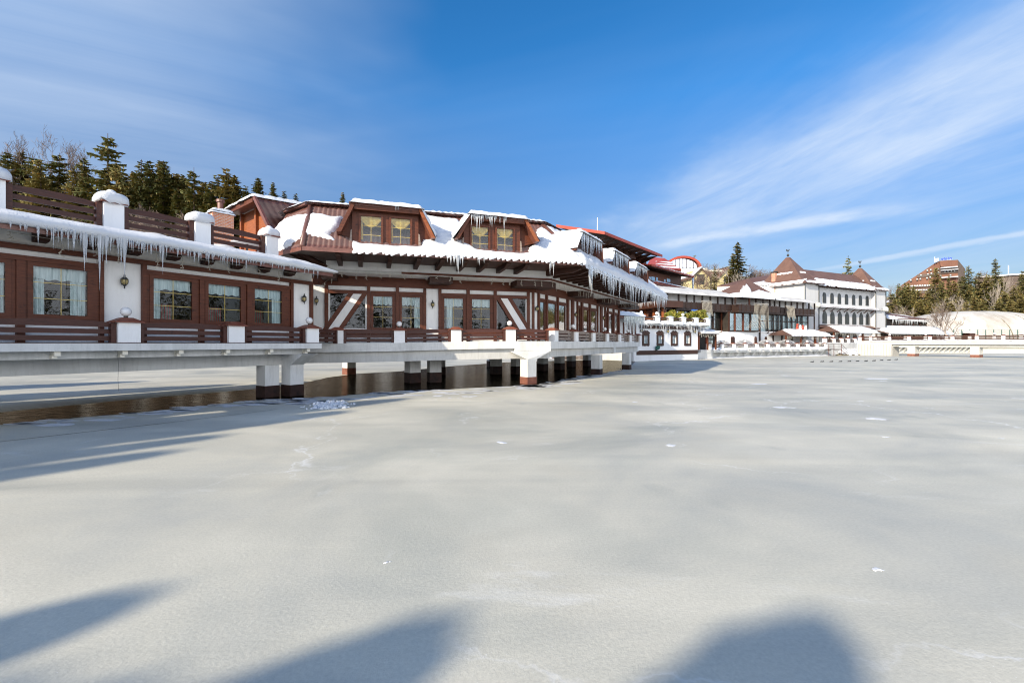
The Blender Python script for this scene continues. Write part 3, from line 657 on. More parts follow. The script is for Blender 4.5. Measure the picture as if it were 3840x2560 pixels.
# pale side boards and little tiled aprons beside the dormer windows
for d, q, inn, x0, x1 in (D1, D2):
    for sg, x in ((-1, x0), (1, x1)):
        obj('side_board', MB().prism(FE, [(x, 6.98), (x+sg*.16, 6.98), (x+sg*.06, 8.0), (x, 8.05)] if sg > 0 else [(x-.16, 6.98), (x, 6.98), (x, 8.05), (x-.06, 8.0)], -1.0, -.5), 'wood_grey', d)
sn = []
def fplane(px, p, n): return [hit(u, v, p, n) for u, v in px]
nF = (E2-E1).cross(B1-E1).normalized(); nRt = (E3-E2).cross(B2-E2).normalized(); nHp = (E1-E0).cross(B0-E0).normalized()
upv = Vector((0, 0, .06))
s1 = MB()
S1 = [(1322, 903), (1345, 916), (1560, 932), (1580, 926), (1582, 903), (1640, 895), (1600, 835), (1585, 805), (1650, 813), (1722, 822), (1735, 850), (1712, 897), (1742, 905), (1775, 935), (1790, 945), (1960, 960), (1984, 955), (1988, 932), (2030, 908), (2008, 862), (2030, 850)]
e_at = lambda u: (u, HV-(6.86-CZ)/((FE(FE.s(u, .1), .1, 0)).y)*F)
snow_patch(fplane(S1, E1+upv, nF)+[E2+Vector((.12, -.12, .05)), FE(11, .12, 6.93), FE(7, .12, 6.93), FE(3.5, .12, 6.93), FE(FE.s(1328, .1), .12, 6.93)], .17, .30, .11, 5, .32, mb=s1)
tag(obj('roof_snow', s1, 'snow', None, True), 'snow lying around and between the two front dormers of the restaurant', 'snow', kind='stuff')
s2 = snow_patch(fplane([(1168, 803), (1235, 812), (1290, 818), (1280, 825), (1258, 868), (1232, 884), (1256, 903), (1222, 897), (1200, 888), (1150, 880), (1136, 884)], E1+upv, nF), .17, .28, .10, 9, .3)
snow_patch([E0+Vector((-.05, -.05, .05))]+fplane([(1042, 946), (1085, 925), (1130, 892), (1162, 806), (1130, 806), (1085, 822), (1048, 850)], E1+upv, nHp), .18, .30, .10, 4, .28, mb=s2)
tag(obj('roof_snow', s2, 'snow', None, True), 'big sunlit snow sheet on the left hip of the restaurant roof', 'snow', kind='stuff')
s3 = snow_patch([E2+Vector((-.1, -.1, .06)), E2+nR*.14+Vector((.1, .1, .05)), E3+nR*.14+Vector((0, 0, .05)), E3+(B3-E3)*.98+Vector((0, 0, .05)), B2+(E2-B2)*.05+upv], .30, .40, .16, 12, .15)
tag(obj('roof_snow', s3, 'snow', None, True), 'long snow slope on the right side of the restaurant roof under three dormers', 'snow', kind='stuff')
s4 = snow_patch([Vector((p.x, p.y, 9.985)) for p in ub], .12, .2, .25, 15, .2)
tag(obj('roof_snow', s4, 'snow', None, True), 'thin snow on the flat top of the restaurant roof', 'snow', kind='stuff')
for i, (d, q, inn, x0, x1) in enumerate([D1, D2]+rd):
    fr = FE if i < 2 else FER; n = -.2 if i < 2 else -.5
    a, b = q[1], q[2]; zt_ = (a[1]+b[1])/2+.01
    pts = [fr(a[0]-.05, n+.12, a[1]+.01), fr(b[0]+.05, n+.12, b[1]+.01), fr(b[0]+.05, n-3.6, b[1]+.01), fr(a[0]-.05, n-3.6, a[1]+.01)]
    m_ = snow_patch(pts, .2, .2, .10, 20+i, .15, drop=.06)
    if i >= 1:
        for j, k in ((0, 1),)+(((3, 2),) if i == 0 else ()):
            (sa, zA), (sb, zB) = q[j], q[k]; snow_patch([fr(sa-.03, n+.05, zA+.25), fr(sb-.02, n+.05, zB), fr(sb-.02, n-3.2, zB), fr(sa-.03, n-2.0, zA+.25)], .16, .2, .11, 31+i, .2, drop=.05, mb=m_)
    if i == 0:
        (sa, zA), (sb, zB) = q[3], q[2]; snow_patch([fr(sb+.02, n+.05, zB), fr(sa+.03, n+.05, zA+.1), fr(sa+.03, n-1.6, zA+.1), fr(sb+.02, n-3.0, zB)], .12, .18, .11, 35, .2, drop=.05, mb=m_)
    l = ('snow strip along the top of the left front dormer', 'snow strip with icicles along the top of the right front dormer', 'snow hood of the nearest side dormer', 'snow hood of the middle side dormer', 'snow hood of the farthest side dormer')[i]
    tag(obj('dormer_snow', m_, 'snow', None, True), l, 'snow', kind='stuff')

# --- gabled timber block behind the terrace
gb = thing('timber_gable', P(900, 900, 27.5), 'timber gable block with a dark tiled mansard slope above the roof terrace', 'building')
dB = Vector((.62, .785, 0)); nB = Vector((.785, -.62, 0))
TR = P(948, 737, 27); TL = TR-nB*4.2; TL.z = TR.z-.1; BR_ = P(1012, 865, 26.2); BR_ = TR+nB*2.05+Vector((0, 0, BR_.z-TR.z)); BL = TL+Vector((0, 0, -4.8))-nB*.2
L6 = dB*5.2+Vector((0, 0, .35))
h1 = MB(); th = Vector((0, 0, -.14))
h1.hexa([TR, TR+L6, TL+L6, TL], [TR+th, TR+L6+th, TL+L6+th, TL+th]); obj('top_roof', h1, 'metal_brown', gb)
sw = nB*.14
h2 = MB().hexa([BR_, BR_+L6, TR+L6, TR], [BR_-sw, BR_+L6-sw, TR+L6-sw, TR-sw]); sl_ = obj('slope_roof', h2, 'tile', gb)
obj('roof_tiles', tiles(BR_, BR_+L6, TR+L6, TR, pitch=.42, course=.6), 'tile', sl_, True)
fl = dB*.9
obj('front', MB().hexa([TL+fl+th, TR+fl+th, BR_+fl-sw, BR_+fl-sw+Vector((0, 0, -2.4)), BL+fl], [TL+fl*1.1+th, TR+fl*1.1+th, BR_+fl*1.1-sw, BR_+fl*1.1-sw+Vector((0, 0, -2.4)), BL+fl*1.1]), 'wood_sunlit', gb)
for t, nm in ((.0, 'post'), (.10, 'post'), (.62, 'post')):
    a = TL+(TR-TL)*t; a = a+fl*(.0 if t < .05 else .8); obj(nm, MB().hexa([a+Vector((0, 0, -5)), a+nB*.22+Vector((0, 0, -5)), a+nB*.22+dB*.2+Vector((0, 0, -5)), a+dB*.2+Vector((0, 0, -5))], [a+th, a+nB*.22+th, a+nB*.22+dB*.2+th, a+dB*.2+th]), 'wood_sunlit' if t > .05 else 'metal_brown', gb)
obj('verge_board', MB().hexa([TR-dB*.05, TR+nB*.24-dB*.05, BR_+nB*.2-dB*.05, BR_-nB*.04-dB*.05], [TR+dB*.1, TR+nB*.24+dB*.1, BR_+nB*.2+dB*.1, BR_-nB*.04+dB*.1]), 'metal_brown', gb)
obj('verge_board', MB().hexa([TR+th*2.2-dB*.02, TR-dB*.02, TL-dB*.02, TL+th*2.2-dB*.02], [TR+th*2.2+dB*.08, TR+dB*.08, TL+dB*.08, TL+th*2.2+dB*.08]), 'wood', gb)
tag(obj('roof_snow', snow_patch([TR+nB*.1-dB*.1, TR+L6+nB*.1, TL+L6-nB*.1, TL-nB*.15-dB*.1], .26, .3, .13, 41, .15, drop=.05), 'snow', None, True), 'smooth snow sheet on top of the timber gable block', 'snow', kind='stuff')

# --- main deck with pillars
md = thing('restaurant_deck', (2.36, 27.8, 0), 'white concrete deck with flared corner bracket carrying the restaurant over the water', 'deck')
s0 = -14.2; lift = lambda s: .13*smooth(-12.2, -2.4, s)
def ramp_box(n0, n1, lo, hi, m, name):
    st = [s0, -12.2, -9.5, -7, -4.5, -2.4, 0]; mb = MB()
    top = [(s, hi(s)) for s in st]; bot = [(s, lo(s)) for s in st]
    mb.hexa([FQ(s, n1, z) for s, z in bot+top[::-1]], [FQ(s, n0, z) for s, z in bot+top[::-1]]); return obj(name, mb, m, md)
ramp_box(-.22, 0, lambda s: 1.93+lift(s)*1.2, lambda s: 2.4+lift(s), 'concrete', 'fascia')
obj('fascia', MB().box(FR_, .003, 21.4, -.22, -.002, 2.06, 2.53), 'concrete', md)
ramp_box(-.62, -.225, lambda s: 1.36+lift(s)*.9, lambda s: 2.2, 'stucco_grey', 'main_beam')
obj('main_beam', MB().box(FR_, .3, 21.2, -.62, -.225, 1.54, 2.2), 'stucco_grey', md)
fl_ = [FQ(s0, -.64, 0), FQ(-.4, -.64, 0), FR_(21.2, -.64, 0), FR_(21.2, -9, 0), Vector((-12, 38, 0)), Vector((-15, 30, 0))]
obj('floor_slab', MB().hexa(Z(fl_, 2.05), Z(fl_, 2.38)), 'stucco_grey', md)
obj('walkway', MB().hexa(Z([FQ(s0, -.22, 0), FQ(-.2, -.22, 0), FM(-.2, -.1, 0), FM(s0+.6, -.1, 0)], 2.385), Z([FQ(s0, -.22, 0), FQ(-.2, -.22, 0), FM(-.2, -.1, 0), FM(s0+.6, -.1, 0)], 2.45)), 'stucco_grey', md)
obj('bracket', MB().box(FR_, 12.55, 13.1, -.23, .03, 1.6, 2.058), 'concrete', md)
pc = G(1982, 1441); f = pillar(md, pc.x, pc.y+.45, .34, 1.45, 38, 'plinthred', .42)
fr4 = lambda a, z: [f(x, y, z) for x, y in ((-a, a), (a, a), (a, -a), (-a, -a))]
obj('flared_capital', MB().hexa(fr4(.34, 1.45), [FQ(-2.6, -.02, 1.93), FQ(-.02, -.01, 1.93), FR_(.6, -.02, 1.93), FQ(-1.2, -2.0, 1.93)]), 'concrete', md)
obj('corner_block', MB().box(FQ, -2.3, .014, -.5, .014, 1.93, 2.2), 'concrete', md)
for u, v, ang, a in ((1547, 1434, 40, .36), (1628, 1432, 25, .36), (1652, 1405, 25, .3), (1860, 1402, 25, .36), (1938, 1402, 40, .34), (2035, 1390, 50, .34), (2098, 1386, 50, .34), (2142, 1375, 50, .34), (2202, 1372, 50, .34), (1840, 1375, 30, .3)):
    g = G(u, v); pillar(md, g.x, g.y, a, 2.04, ang, 'plinth', .62)
g = G(1309, 1403); pillar(md, g.x, g.y, .36, 2.0, 50, 'plinthred', .5)
for u, v in ((2238, 1404), (2350, 1385)):
    g = G(u, v); f = pillar(md, g.x, g.y, .34, 1.52, 60, 'plinth', .45)
posts = [(FQ.s(1267, -.33), 2.40), (FQ.s(1497, -.33), 2.41), (FQ.s(1708, -.33), 2.48), (FQ.s(1911, -.33), 2.53), (FQ.s(2068, -.33)+.05, 2.53)]
railing('brown board railing between white pillars along the restaurant front', FQ, -.33, posts, .29, .70, skip=(4,))
pr = [FR_.s(u, -.1) for u in (2084, 2161, 2226, 2278, 2324, 2364, 2400)]
railing('grey board railing along the right side of the restaurant deck', FR_, -.33, [(s, 2.53) for s in pr], .29, .68, rail='wood_grey')
fc = Fr(FD(6.8, -.33, 0)[:2], (FQ(posts[0][0], -.33, 0)-FD(6.8, -.33, 0))[:2]); lc = (FQ(posts[0][0], -.33, 0)-FD(6.8, -.33, 0)).length
t = thing('balustrade', fc(lc/2, 0, CZ), 'short foreshortened board railing joining the wing deck to the restaurant deck', 'balustrade')
for lo, hi in ((.09, .24), (.31, .46), (.53, .70)): obj('rail', MB().box(fc, .4, lc-.4, -.03, .03, CZ+lo, CZ+hi), 'wood_rail', t)
obj('side_post', MB().box(fc, lc-.45, lc-.31, -.1, .1, CZ, CZ+.7), 'wood_rail', t)
def globe(fr, n, s, z, l, sc=1.0): place(glb, fr(s, n, z), 0, l, 'white globe lamps on the pillars', sc)
globe(FD, -.33, 0, CZ+.85, 'white globe lamp on the pillar below the amber lantern')
globe(FD, -.33, 6.8, CZ+.85, 'white globe lamp on the last pillar of the wing deck')
globe(FQ, -.33, posts[1][0], 2.41+.87, 'white globe lamp in front of the double windows of the restaurant')
globe(FQ, -.33, posts[3][0], 2.53+.87, 'white globe lamp in front of the right slanted brace')
for i, l in ((1, 'white globe lamp on the second pillar of the grey board railing'), (3, 'white globe lamp on the fourth pillar of the grey board railing'), (5, 'white globe lamp near the far end of the grey board railing')): globe(FR_, -.33, pr[i], 2.53+.85, l)

# --- icicles
rng = random.Random(4)
ICM = []
for k in range(4):
    m_ = MB(); r = random.Random(k); pr_ = [(1.0, 0.02)]; 
    for i in range(1, 7): t_ = i/7; pr_.append(((1-t_)**1.15*(1+.25*r.uniform(-1, 1)), -t_))
    pr_.append((.03, -1)); m_.lathe((0, 0, 0), pr_, 6); ICM.append(m_)
ICME = []
for m_ in ICM:
    me = bpy.data.meshes.new('icicle'); me.from_pydata(m_.v, [], m_.f); me.polygons.foreach_set('use_smooth', [True]*len(me.polygons)); me.materials.append(M['icicle']); me.update(); ICME.append(me)
def fringe(label, a, b, items, r=.03):      # items: (t, length[, radius])
    a, b = Vector(a), Vector(b); t0 = thing('icicle_fringe', a, label, 'icicles')
    for it in items:
        t, L = it[0], it[1]; q = it[2] if len(it) > 2 else (.03+.03*min(L, 1.2))
        o = bpy.data.objects.new('icicle', ICME[rng.randrange(4)]); COL.objects.link(o); o.parent = t0
        p = a+(b-a)*t-a; o.location = (p.x+rng.uniform(-.03, .03), p.y+rng.uniform(-.03, .03), p.z); o.scale = (q, q, L); o.rotation_euler = (0, 0, rng.uniform(0, 6))
    return t0
def rand_items(n, lo, hi, pw=2.0, clump=0): return [((i+rng.random())/n, lo+(hi-lo)*rng.random()**pw*(1 if not clump else clamp(.35+1.3*(nz(i*clump, 7.7)+.45)))) for i in range(n)]
sE = lambda u: FD.s(u, .15)
span = (sE(20), sE(1215)); items = []
for u in [40, 80, 92, 104, 138]: items.append((u, .22))
for i in range(58):
    u = 175+(1000-175)*(i+rng.random())/58; items.append((u, (.12+.45*rng.random()**1.6)*(.8 if u > 600 else 1)*(.55 if u > 800 else 1)))
for u, L, q in ((145, .55, .04), (200, .62, .03), (254, .62, .03), (276, .6, .04), (316, 1.15, .07), (328, .9, .05), (350, .6, .03), (368, 1.0, .06), (376, 1.72, .06), (386, .8, .06), (392, 1.05, .05), (400, .5, .05), (440, .6, .05), (448, .95, .05), (465, 1.25, .08), (470, .5, .06), (540, .4, .04), (600, .45, .05), (613, 1.0, .05), (660, .35, .04), (730, .4, .04), (840, .35, .03), (925, .5, .04), (1020, .28, .03), (1065, .32, .03), (1140, .35, .03), (1172, .42, .03), (1192, .46, .03)): items.append((u, L, q))
wf_ = fringe('long uneven icicles hanging from the eave of the left wing', FD(span[0], .17, 5.76), FD(span[1], .17, 5.76), [((sE(it[0])-span[0])/(span[1]-span[0]),)+tuple(it[1:]) for it in items])
m_ = MB()
for i in range(150):
    u = 170+(1190-170)*(i+rng.random())/150; L = (.08+.34*rng.random()**1.7)*(1 if u < 900 else .6); q_ = FD(sE(u), .16+rng.uniform(-.05, .05), 5.77); m_.lathe(q_, [(.022, .03), (.015, -L*.5), (.004, -L)], 5)
tag(obj('icicle', m_, 'icicle', wf_, True), kind='stuff')
def efringe(label, fr, n, z, lst):
    ss = [fr.s(u, n) for u, *_ in lst]; a, b = min(ss)-.01, max(ss)+.01
    fringe(label, fr(a, n, z), fr(b, n, z), [((s-a)/(b-a),)+tuple(x[1:]) for s, x in zip(ss, lst)])
efringe('cluster of glassy icicles on the eave between the two front dormers', FE, .1, 6.9, [(1655, .18), (1680, .35, .05), (1690, .5, .07), (1700, .35, .06), (1706, .4, .05), (1713, .75, .07), (1719, .9, .05), (1726, .45, .07), (1734, .6, .05), (1792, .35), (1797, .45), (1815, .32), (1850, .12), (2062, .75, .05), (2066, .4, .05), (2076, .8, .06)])
efringe('two short icicles under the left front dormer roof', FE, -.12, FE.z(1485, 772, -.12), [(1483, .25), (1493, .22)])
dz_ = lambda q: (lambda s: q[1][1]+(q[2][1]-q[1][1])*(s-q[1][0])/(q[2][0]-q[1][0])-.05)
q2 = D2[1]
fringe('icicles hanging before the windows of the right front dormer', FE(q2[1][0], -.12, q2[1][1]-.06), FE(q2[2][0], -.12, q2[2][1]-.06), [(.02+.5*i/24, .12+.5*rng.random()*(1-i/30)) for i in range(22)]+[(.10, .95, .03), (.13, .75, .03), (.17, .9, .04), (.2, .5), (.34, .5), (.37, .6), (.42, .4), (.52, .35), (.58, .9, .04), (.61, .3)])
for k, (d, q, inn, x0, x1) in enumerate(rd):
    l = ('dense curtain of icicles on the nearest side dormer', 'dense curtain of icicles on the middle side dormer', 'dense curtain of icicles on the farthest side dormer')[k]
    fringe(l, FER(q[1][0], -.45, q[1][1]-.02), FER(q[2][0], -.45, q[2][1]-.02), [(clamp((i+rng.random())/46), (.25+1.15*rng.random()**1.4)*(1.25-.7*i/46), .04) for i in range(46)])
its = []
for i in range(98):
    t = .03+.95*(i+rng.random())/98; cl = clamp(.25+1.6*(nz(t*16, 3.3)+.35)); its.append((t, .25+1.5*rng.random()**1.1*cl, .085))
fringe('long row of icicles along the right eave of the restaurant', E2+nR*.1+Vector((0, 0, -.02)), E3+nR*.1+Vector((0, 0, -.02)), its)

# --- string lights
def strings(label, pts, step, drop, seed, r=.011):
    rg = random.Random(seed); mb = MB(); pts = [Vector(p) for p in pts]
    for a, b in zip(pts, pts[1:]):
        L = (b-a).length; n = max(2, int(L/step)); mb.tube([a+(b-a)*i/n+Vector((0, 0, -.03*(i % 2))) for i in range(n+1)], r*.8, k=4)
        for i in range(n):
            p = a+(b-a)*(i+rg.random()*.6)/n; h = drop*rg.choice((.4, .7, 1, 1)); k = 5
            d = (b-a).normalized(); mb.tube([p+Vector((0, 0, -h*j/k))+d*(.04*rg.uniform(-1, 1)*(j > 0)) for j in range(k+1)], r, k=4)
            for j in range(2, k+1): q = p+Vector((0, 0, -h*j/k)); mb.tube([q, q+d*(.07*rg.choice((-1, 1)))+Vector((0, 0, -.03))], r, k=3)
    return tag(obj('string_light', mb, 'wire'), label, 'string lights', 'pale string lights under the eaves')
strings('pale string lights under the snowy eave of the left wing', [FD(sE(60), -.75, 5.62), FD(sE(1150), -.75, 5.62)], .8, .5, 1)
strings('pale string lights under the restaurant front frieze', [FM(sl+.4, .12, 5.55), FQ(-12.2, .06, 6.2), FQ(-.1, .06, 6.2)], .62, .34, 2)
strings('pale string lights under the right side frieze of the restaurant', [FR_(.1, .06, 6.2), FR_(20, .06, 6.2)], .5, .5, 3, .009)
# ================================================================== far shore
def bpx(mb, fr, u0, u1, v0, v1, n0, n1, n=None):
    n = n1 if n is None else n; um = (u0+u1)/2
    return mb.box(fr, fr.s(u0, n), fr.s(u1, n), n0, n1, fr.z(um, v1, n), fr.z(um, v0, n))
def opx(name, parent, m, fr, u0, u1, v0, v1, n0, n1, n=None): return obj(name, bpx(MB(), fr, u0, u1, v0, v1, n0, n1, n), m, parent)
def far_icicles(mb, fr, s0, s1, n, z, num, lo, hi, seed, r=.035):
    rg = random.Random(seed)
    for i in range(num):
        s = s0+(s1-s0)*(i+rg.random())/num; L = lo+(hi-lo)*rg.random()**1.5; c = fr(s, n, z); mb.lathe((c.x, c.y, c.z), [(r, .02), (r*.6, -L*.5), (.004, -L)], 4)
    return mb
def far_strings(label, fr, s0, s1, n, z, seed): return strings(label, [fr(s0, n, z), fr(s1, n, z)], .35, .5, seed, .018)

# --- low white building with four carved windows
FB = Fr((16.8, 61), (27.7-16.8, 7))
wb = thing('white_annex', FB(0, 0, 0), 'low white lakeside annex with four carved brown window frames', 'building')
sa, sb = FB.s(2379, 0), FB.s(2617, 0); ztop = FB.z(2500, 1232, 0); zb = 0
wz = [(FB.s(u-7.5, 0), FB.s(u+7.5, 0), FB.z(u, 1288, 0), FB.z(u, 1258, 0)) for u in (2421, 2475, 2528, 2578)]
w = MB(); wall_holes(w, FB, sa, sb, -.3, ztop, -.3, 0, wz); w.box(FB, sb-.3, sb, -4, -.301, -.3, ztop); obj('wall', w, 'stucco', wb); obj('end_wall', MB().box(FB, sa, sa+.3, -9, -.301, -.3, ztop), 'stucco_grey', wb)  # end wall in darker grey, standing in for the restaurant's shade
obj('interior', MB().box(FB, sa+.4, sb-.4, -2, -1.6, 0, ztop-.1), 'dark', wb)
opx('plinth_band', wb, 'wood_dark', FB, 2388, 2617, 1313, 1329, .003, .06)
opx('fascia', wb, 'wood_dark', FB, 2379, 2617, 1221, 1233, .003, .25)
opx('terrace_slab', wb, 'stucco_grey', FB, 2379, 2655, 1214, 1221, -9, .45)
for a, b, lo, hi in wz:
    w_ = MB(); q = .30
    w_.box(FB, a-q, a, 0.004, .09, lo-.25, hi+.3); w_.box(FB, b, b+q, .004, .09, lo-.25, hi+.3); w_.box(FB, a, b, .004, .09, lo-.25, lo)
    c = (a+b)/2; w_.prism(FB, [(a-q-.08, hi+.3), (a-q-.08, hi+.42), (c-.25, hi+.72), (c, hi+.62), (c+.25, hi+.72), (b+q+.08, hi+.42), (b+q+.08, hi+.3), (b, hi+.3), (b, hi), (a, hi), (a, hi+.3)], .004, .10)
    for k in range(5): x = a-q+(b-a+2*q)*(k+.5)/5; w_.prism(FB, [(x-.12, lo-.25), (x, lo-.38), (x+.12, lo-.25)], .01, .08)
    f_ = obj('window', w_, 'wood_dark', wb)
    obj('pane', MB().quad(FB(a, -.2, lo), FB(b, -.2, lo), FB(b, -.2, hi), FB(a, -.2, hi)), 'pane', f_)
    m_ = MB().box(FB, c-.03, c+.03, -.19, -.15, lo, hi); m_.box(FB, a, c-.03, -.19, -.15, lo+(hi-lo)*.6, lo+(hi-lo)*.66); m_.box(FB, c+.03, b, -.19, -.15, lo+(hi-lo)*.6, lo+(hi-lo)*.66); obj('glazing_bar', m_, 'plastic_white', f_)
    obj('curtain', sheet(FB, a, b, lo, hi, -.28, 4, .02, a), 'curtain', f_)
for u, v, l in ((2404, 1240, 'small black lantern at the left end of the white annex'), (2503, 1242, 'small black lantern between the second and third annex windows'), (2604, 1243, 'small black lantern at the right end of the white annex')): lantern(FB, u, v, 0, l, 1.5)
fl = thing('floodlight', FB(FB.s(2465, .2), .2, FB.z(2465, 1304, .2)), 'tilted grey floodlight fixed low on the white annex wall', 'lamp')
s_, z_ = FB.sz(2466, 1303, .3); obj('housing', MB().hexa([FB(s_-.35, .2, z_-.3), FB(s_+.3, .2, z_-.3), FB(s_+.3, .4, z_-.2), FB(s_-.35, .4, z_-.2)], [FB(s_-.25, .15, z_+.2), FB(s_+.4, .15, z_+.2), FB(s_+.4, .5, z_+.25), FB(s_-.25, .5, z_+.25)]), 'green', fl); obj('bracket', MB().box(FB, s_-.1, s_+.1, 0, .2, z_-.5, z_-.3), 'black', fl)
zt_ = FB.z(2500, 1214, 0)
pb = [FB.s(u, -.2) for u in (2405, 2463, 2513, 2561, 2608, 2652)]
railing('dark railing with white pillars on the roof terrace of the white annex', FB, -.2, [(s, zt_) for s in pb], .32, .95, far=True, rail='wood_dark', cap='snow', boardz=((.15, .32), (.42, .58), (.68, .86)))
for i, l in ((0, 'globe lamp at the left end of the annex terrace'), (1, 'globe lamp on the second annex terrace pillar'), (3, 'globe lamp before the yellow green hedge')): globe(FB, -.2, pb[i], zt_+1.15, l, 1.4)
m_ = MB()
for i in range(5): snow_patch([FB(pb[i]+.45, -.35, zt_+.01), FB(pb[i+1]-.45, -.35, zt_+.01), FB(pb[i+1]-.45, .55, zt_+.01), FB(pb[i]+.45, .55, zt_+.01)], .38, .35, .14, 60+i, .4, mb=m_)
tag(obj('ledge_snow', m_, 'snow', None, True), 'lumps of snow along the terrace ledge of the white annex', 'snow', kind='stuff')
m_ = MB(); far_icicles(m_, FB, sa-1.5, sb+1.4, .42, zt_-.05, 95, .2, 1.5, 4, .05)
tag(obj('icicle_row', m_, 'icicle'), 'row of icicles hanging from the terrace edge of the white annex', 'icicles', kind='stuff')
# small awning roof between the restaurant and the annex
aw = thing('link_porch', P(2360, 1200, 57), 'small link porch with snowy roof and icicles between restaurant and annex', 'porch')
FA = Fr((P(2325, 0, 55).x, 55), (.80, .60)); za1 = CZ+(HV-1180)/F*56
obj('roof', MB().box(FA, FA.s(2322, 0), FA.s(2416, 0), -3, 0, za1-.4, za1), 'metal_brown', aw)
obj('wall', MB().box(FA, FA.s(2326, -1), FA.s(2395, -1), -1.3, -1, 1.4, za1-.41), 'stucco', aw)
for u in (2340, 2360, 2372, 2384): opx('post', aw, 'wood', FA, u-2, u+2, 1208, 1262, -.99, -.9)
tag(obj('roof_snow', snow_patch([FA(FA.s(2322, 0)-.1, .12, za1), FA(FA.s(2416, 0), .12, za1), FA(FA.s(2416, 0), -2.9, za1+.4), FA(FA.s(2322, 0), -2.9, za1+.4)], .3, .4, .2, 71, .15), 'snow', None, True), 'bluish snow on the roof of the small link porch', 'snow', kind='stuff')
tag(obj('icicle_row', far_icicles(MB(), FA, FA.s(2340, 0), FA.s(2415, 0), .05, za1-.05, 70, .7, 2.4, 9, .05), 'icicle'), 'dense long icicles on the small link porch', 'icicles', kind='stuff')
# hedge and its stand
rg = random.Random(8)
def shrub(loc, h, r, label, group, m='hedge', n=420, seed=0, leaf=.22):
    rg = random.Random(seed); t = thing('thuja_shrub', loc, label, 'shrub', group); c = MB(); loc = Vector(loc)
    for i in range(n):
        z = rg.random()**.9; a = rg.uniform(0, 6.28); rr = r*(1-.55*z**2)*rg.uniform(.35, 1)*(1+.3*nz(a*2, z*4, seed)); p = loc+Vector((rr*math.cos(a), rr*math.sin(a), h*z))
        d = Vector((rg.uniform(-1, 1), rg.uniform(-1, 1), rg.uniform(0, 1.6))).normalized()*leaf; e = d.cross(Vector((rg.uniform(-1, 1), rg.uniform(-1, 1), rg.uniform(-1, 1)))).normalized()*leaf*.5
        c.quad(p-d*.5-e, p-d*.5+e, p+d*.8)
    obj('crown', c, m, t); obj('stem', MB().tube([loc, loc+Vector((0, 0, h*.5))], .06), 'bark', t); return t
for i, u in enumerate((2506, 2522, 2537, 2553, 2570, 2586, 2602, 2620, 2636)):
    s = FB.s(u, -2); hh = FB.z(u, (1172, 1170, 1174, 1173, 1176, 1175, 1172, 1164, 1166)[i], -2)-zt_+rg.uniform(-.1, .2)
    shrub(FB(s, -2, zt_), hh, .85, 'yellow green thuja bush in the hedge row on the annex terrace', 'thuja bushes on the annex terrace', seed=i, leaf=.3)

# --- dome terrace
FT2 = Fr((31.6, 71.9), (60.4-31.6, 87.7-71.9)); zT = 1.40
tc = thing('lake_terrace', FT2(0, 0, 0), 'concrete lake terrace with triangular brackets under its snowy edge', 'terrace')
sA, sB = FT2.s(2616, 0), FT2.s(3104, 0)
obj('slab', MB().box(FT2, sA, sB, -24, .6, .95, zT), 'concrete', tc); obj('wall', MB().box(FT2, sA-1, sB, -.6, -.3, -.3, .949), 'stucco_grey', tc)
obj('side_wall', MB().box(FT2, sA-3, FT2.s(2672, .55), -.29, .55, -.3, .949), 'concrete', tc)
for i in range(15):
    s = FT2.s(2700, 0)+i*(sB-FT2.s(2700, 0))/15; obj('bracket', MB().hexa([FT2(s-.09, n, z) for n, z in ((-.29, .1), (-.29, .94), (.5, .94))], [FT2(s+.09, n, z) for n, z in ((-.29, .1), (-.29, .94), (.5, .94))]), 'concrete', tc)
pt = [FT2.s(u, .2) for u in (2658, 2705, 2750, 2794, 2836, 2877, 2915.5, 2953.6, 2990, 3027, 3061.6, 3093)]
railing('dark board railing with white pillars in front of the transparent domes', FT2, .2, [(s, zT) for s in pt], .30, .92, far=True, rail='wood_dark', boardz=((.12, .30), (.42, .56), (.68, .82)))
for i, l in zip((1, 3, 5, 7, 9), ('first', 'second', 'third', 'fourth', 'fifth')): globe(FT2, .2, pt[i], zT+1.08, 'small globe lamp on the dome terrace railing, %s from the left' % l, 1.25)
m_ = MB()
for i in range(11): snow_patch([FT2(pt[i]+.4, -.1, zT), FT2(pt[i+1]-.4, -.1, zT), FT2(pt[i+1]-.4, .68, zT), FT2(pt[i]+.4, .68, zT)], .33, .3, .16, 80+i, .4, mb=m_)
tag(obj('ledge_snow', m_, 'snow', None, True), 'lumpy snow along the edge of the dome terrace', 'snow', kind='stuff')
m_ = MB(); ps = [FT2(sA-3+(sB+3-sA)*i/40, .5+.9*abs(nz(i*.7)), 0) for i in range(41)]
for i in range(40): m_.quad(ps[i], ps[i+1], ps[i+1]+Vector((-.3, .9, .22+.3*abs(nz(i*.9+2)))), ps[i]+Vector((-.3, .9, .22+.3*abs(nz(i*.9+1.1)))))
tag(obj('shore_snow', m_, 'snow', None, True), 'narrow snow drift where the ice meets the dome terrace wall', 'snow', kind='stuff')
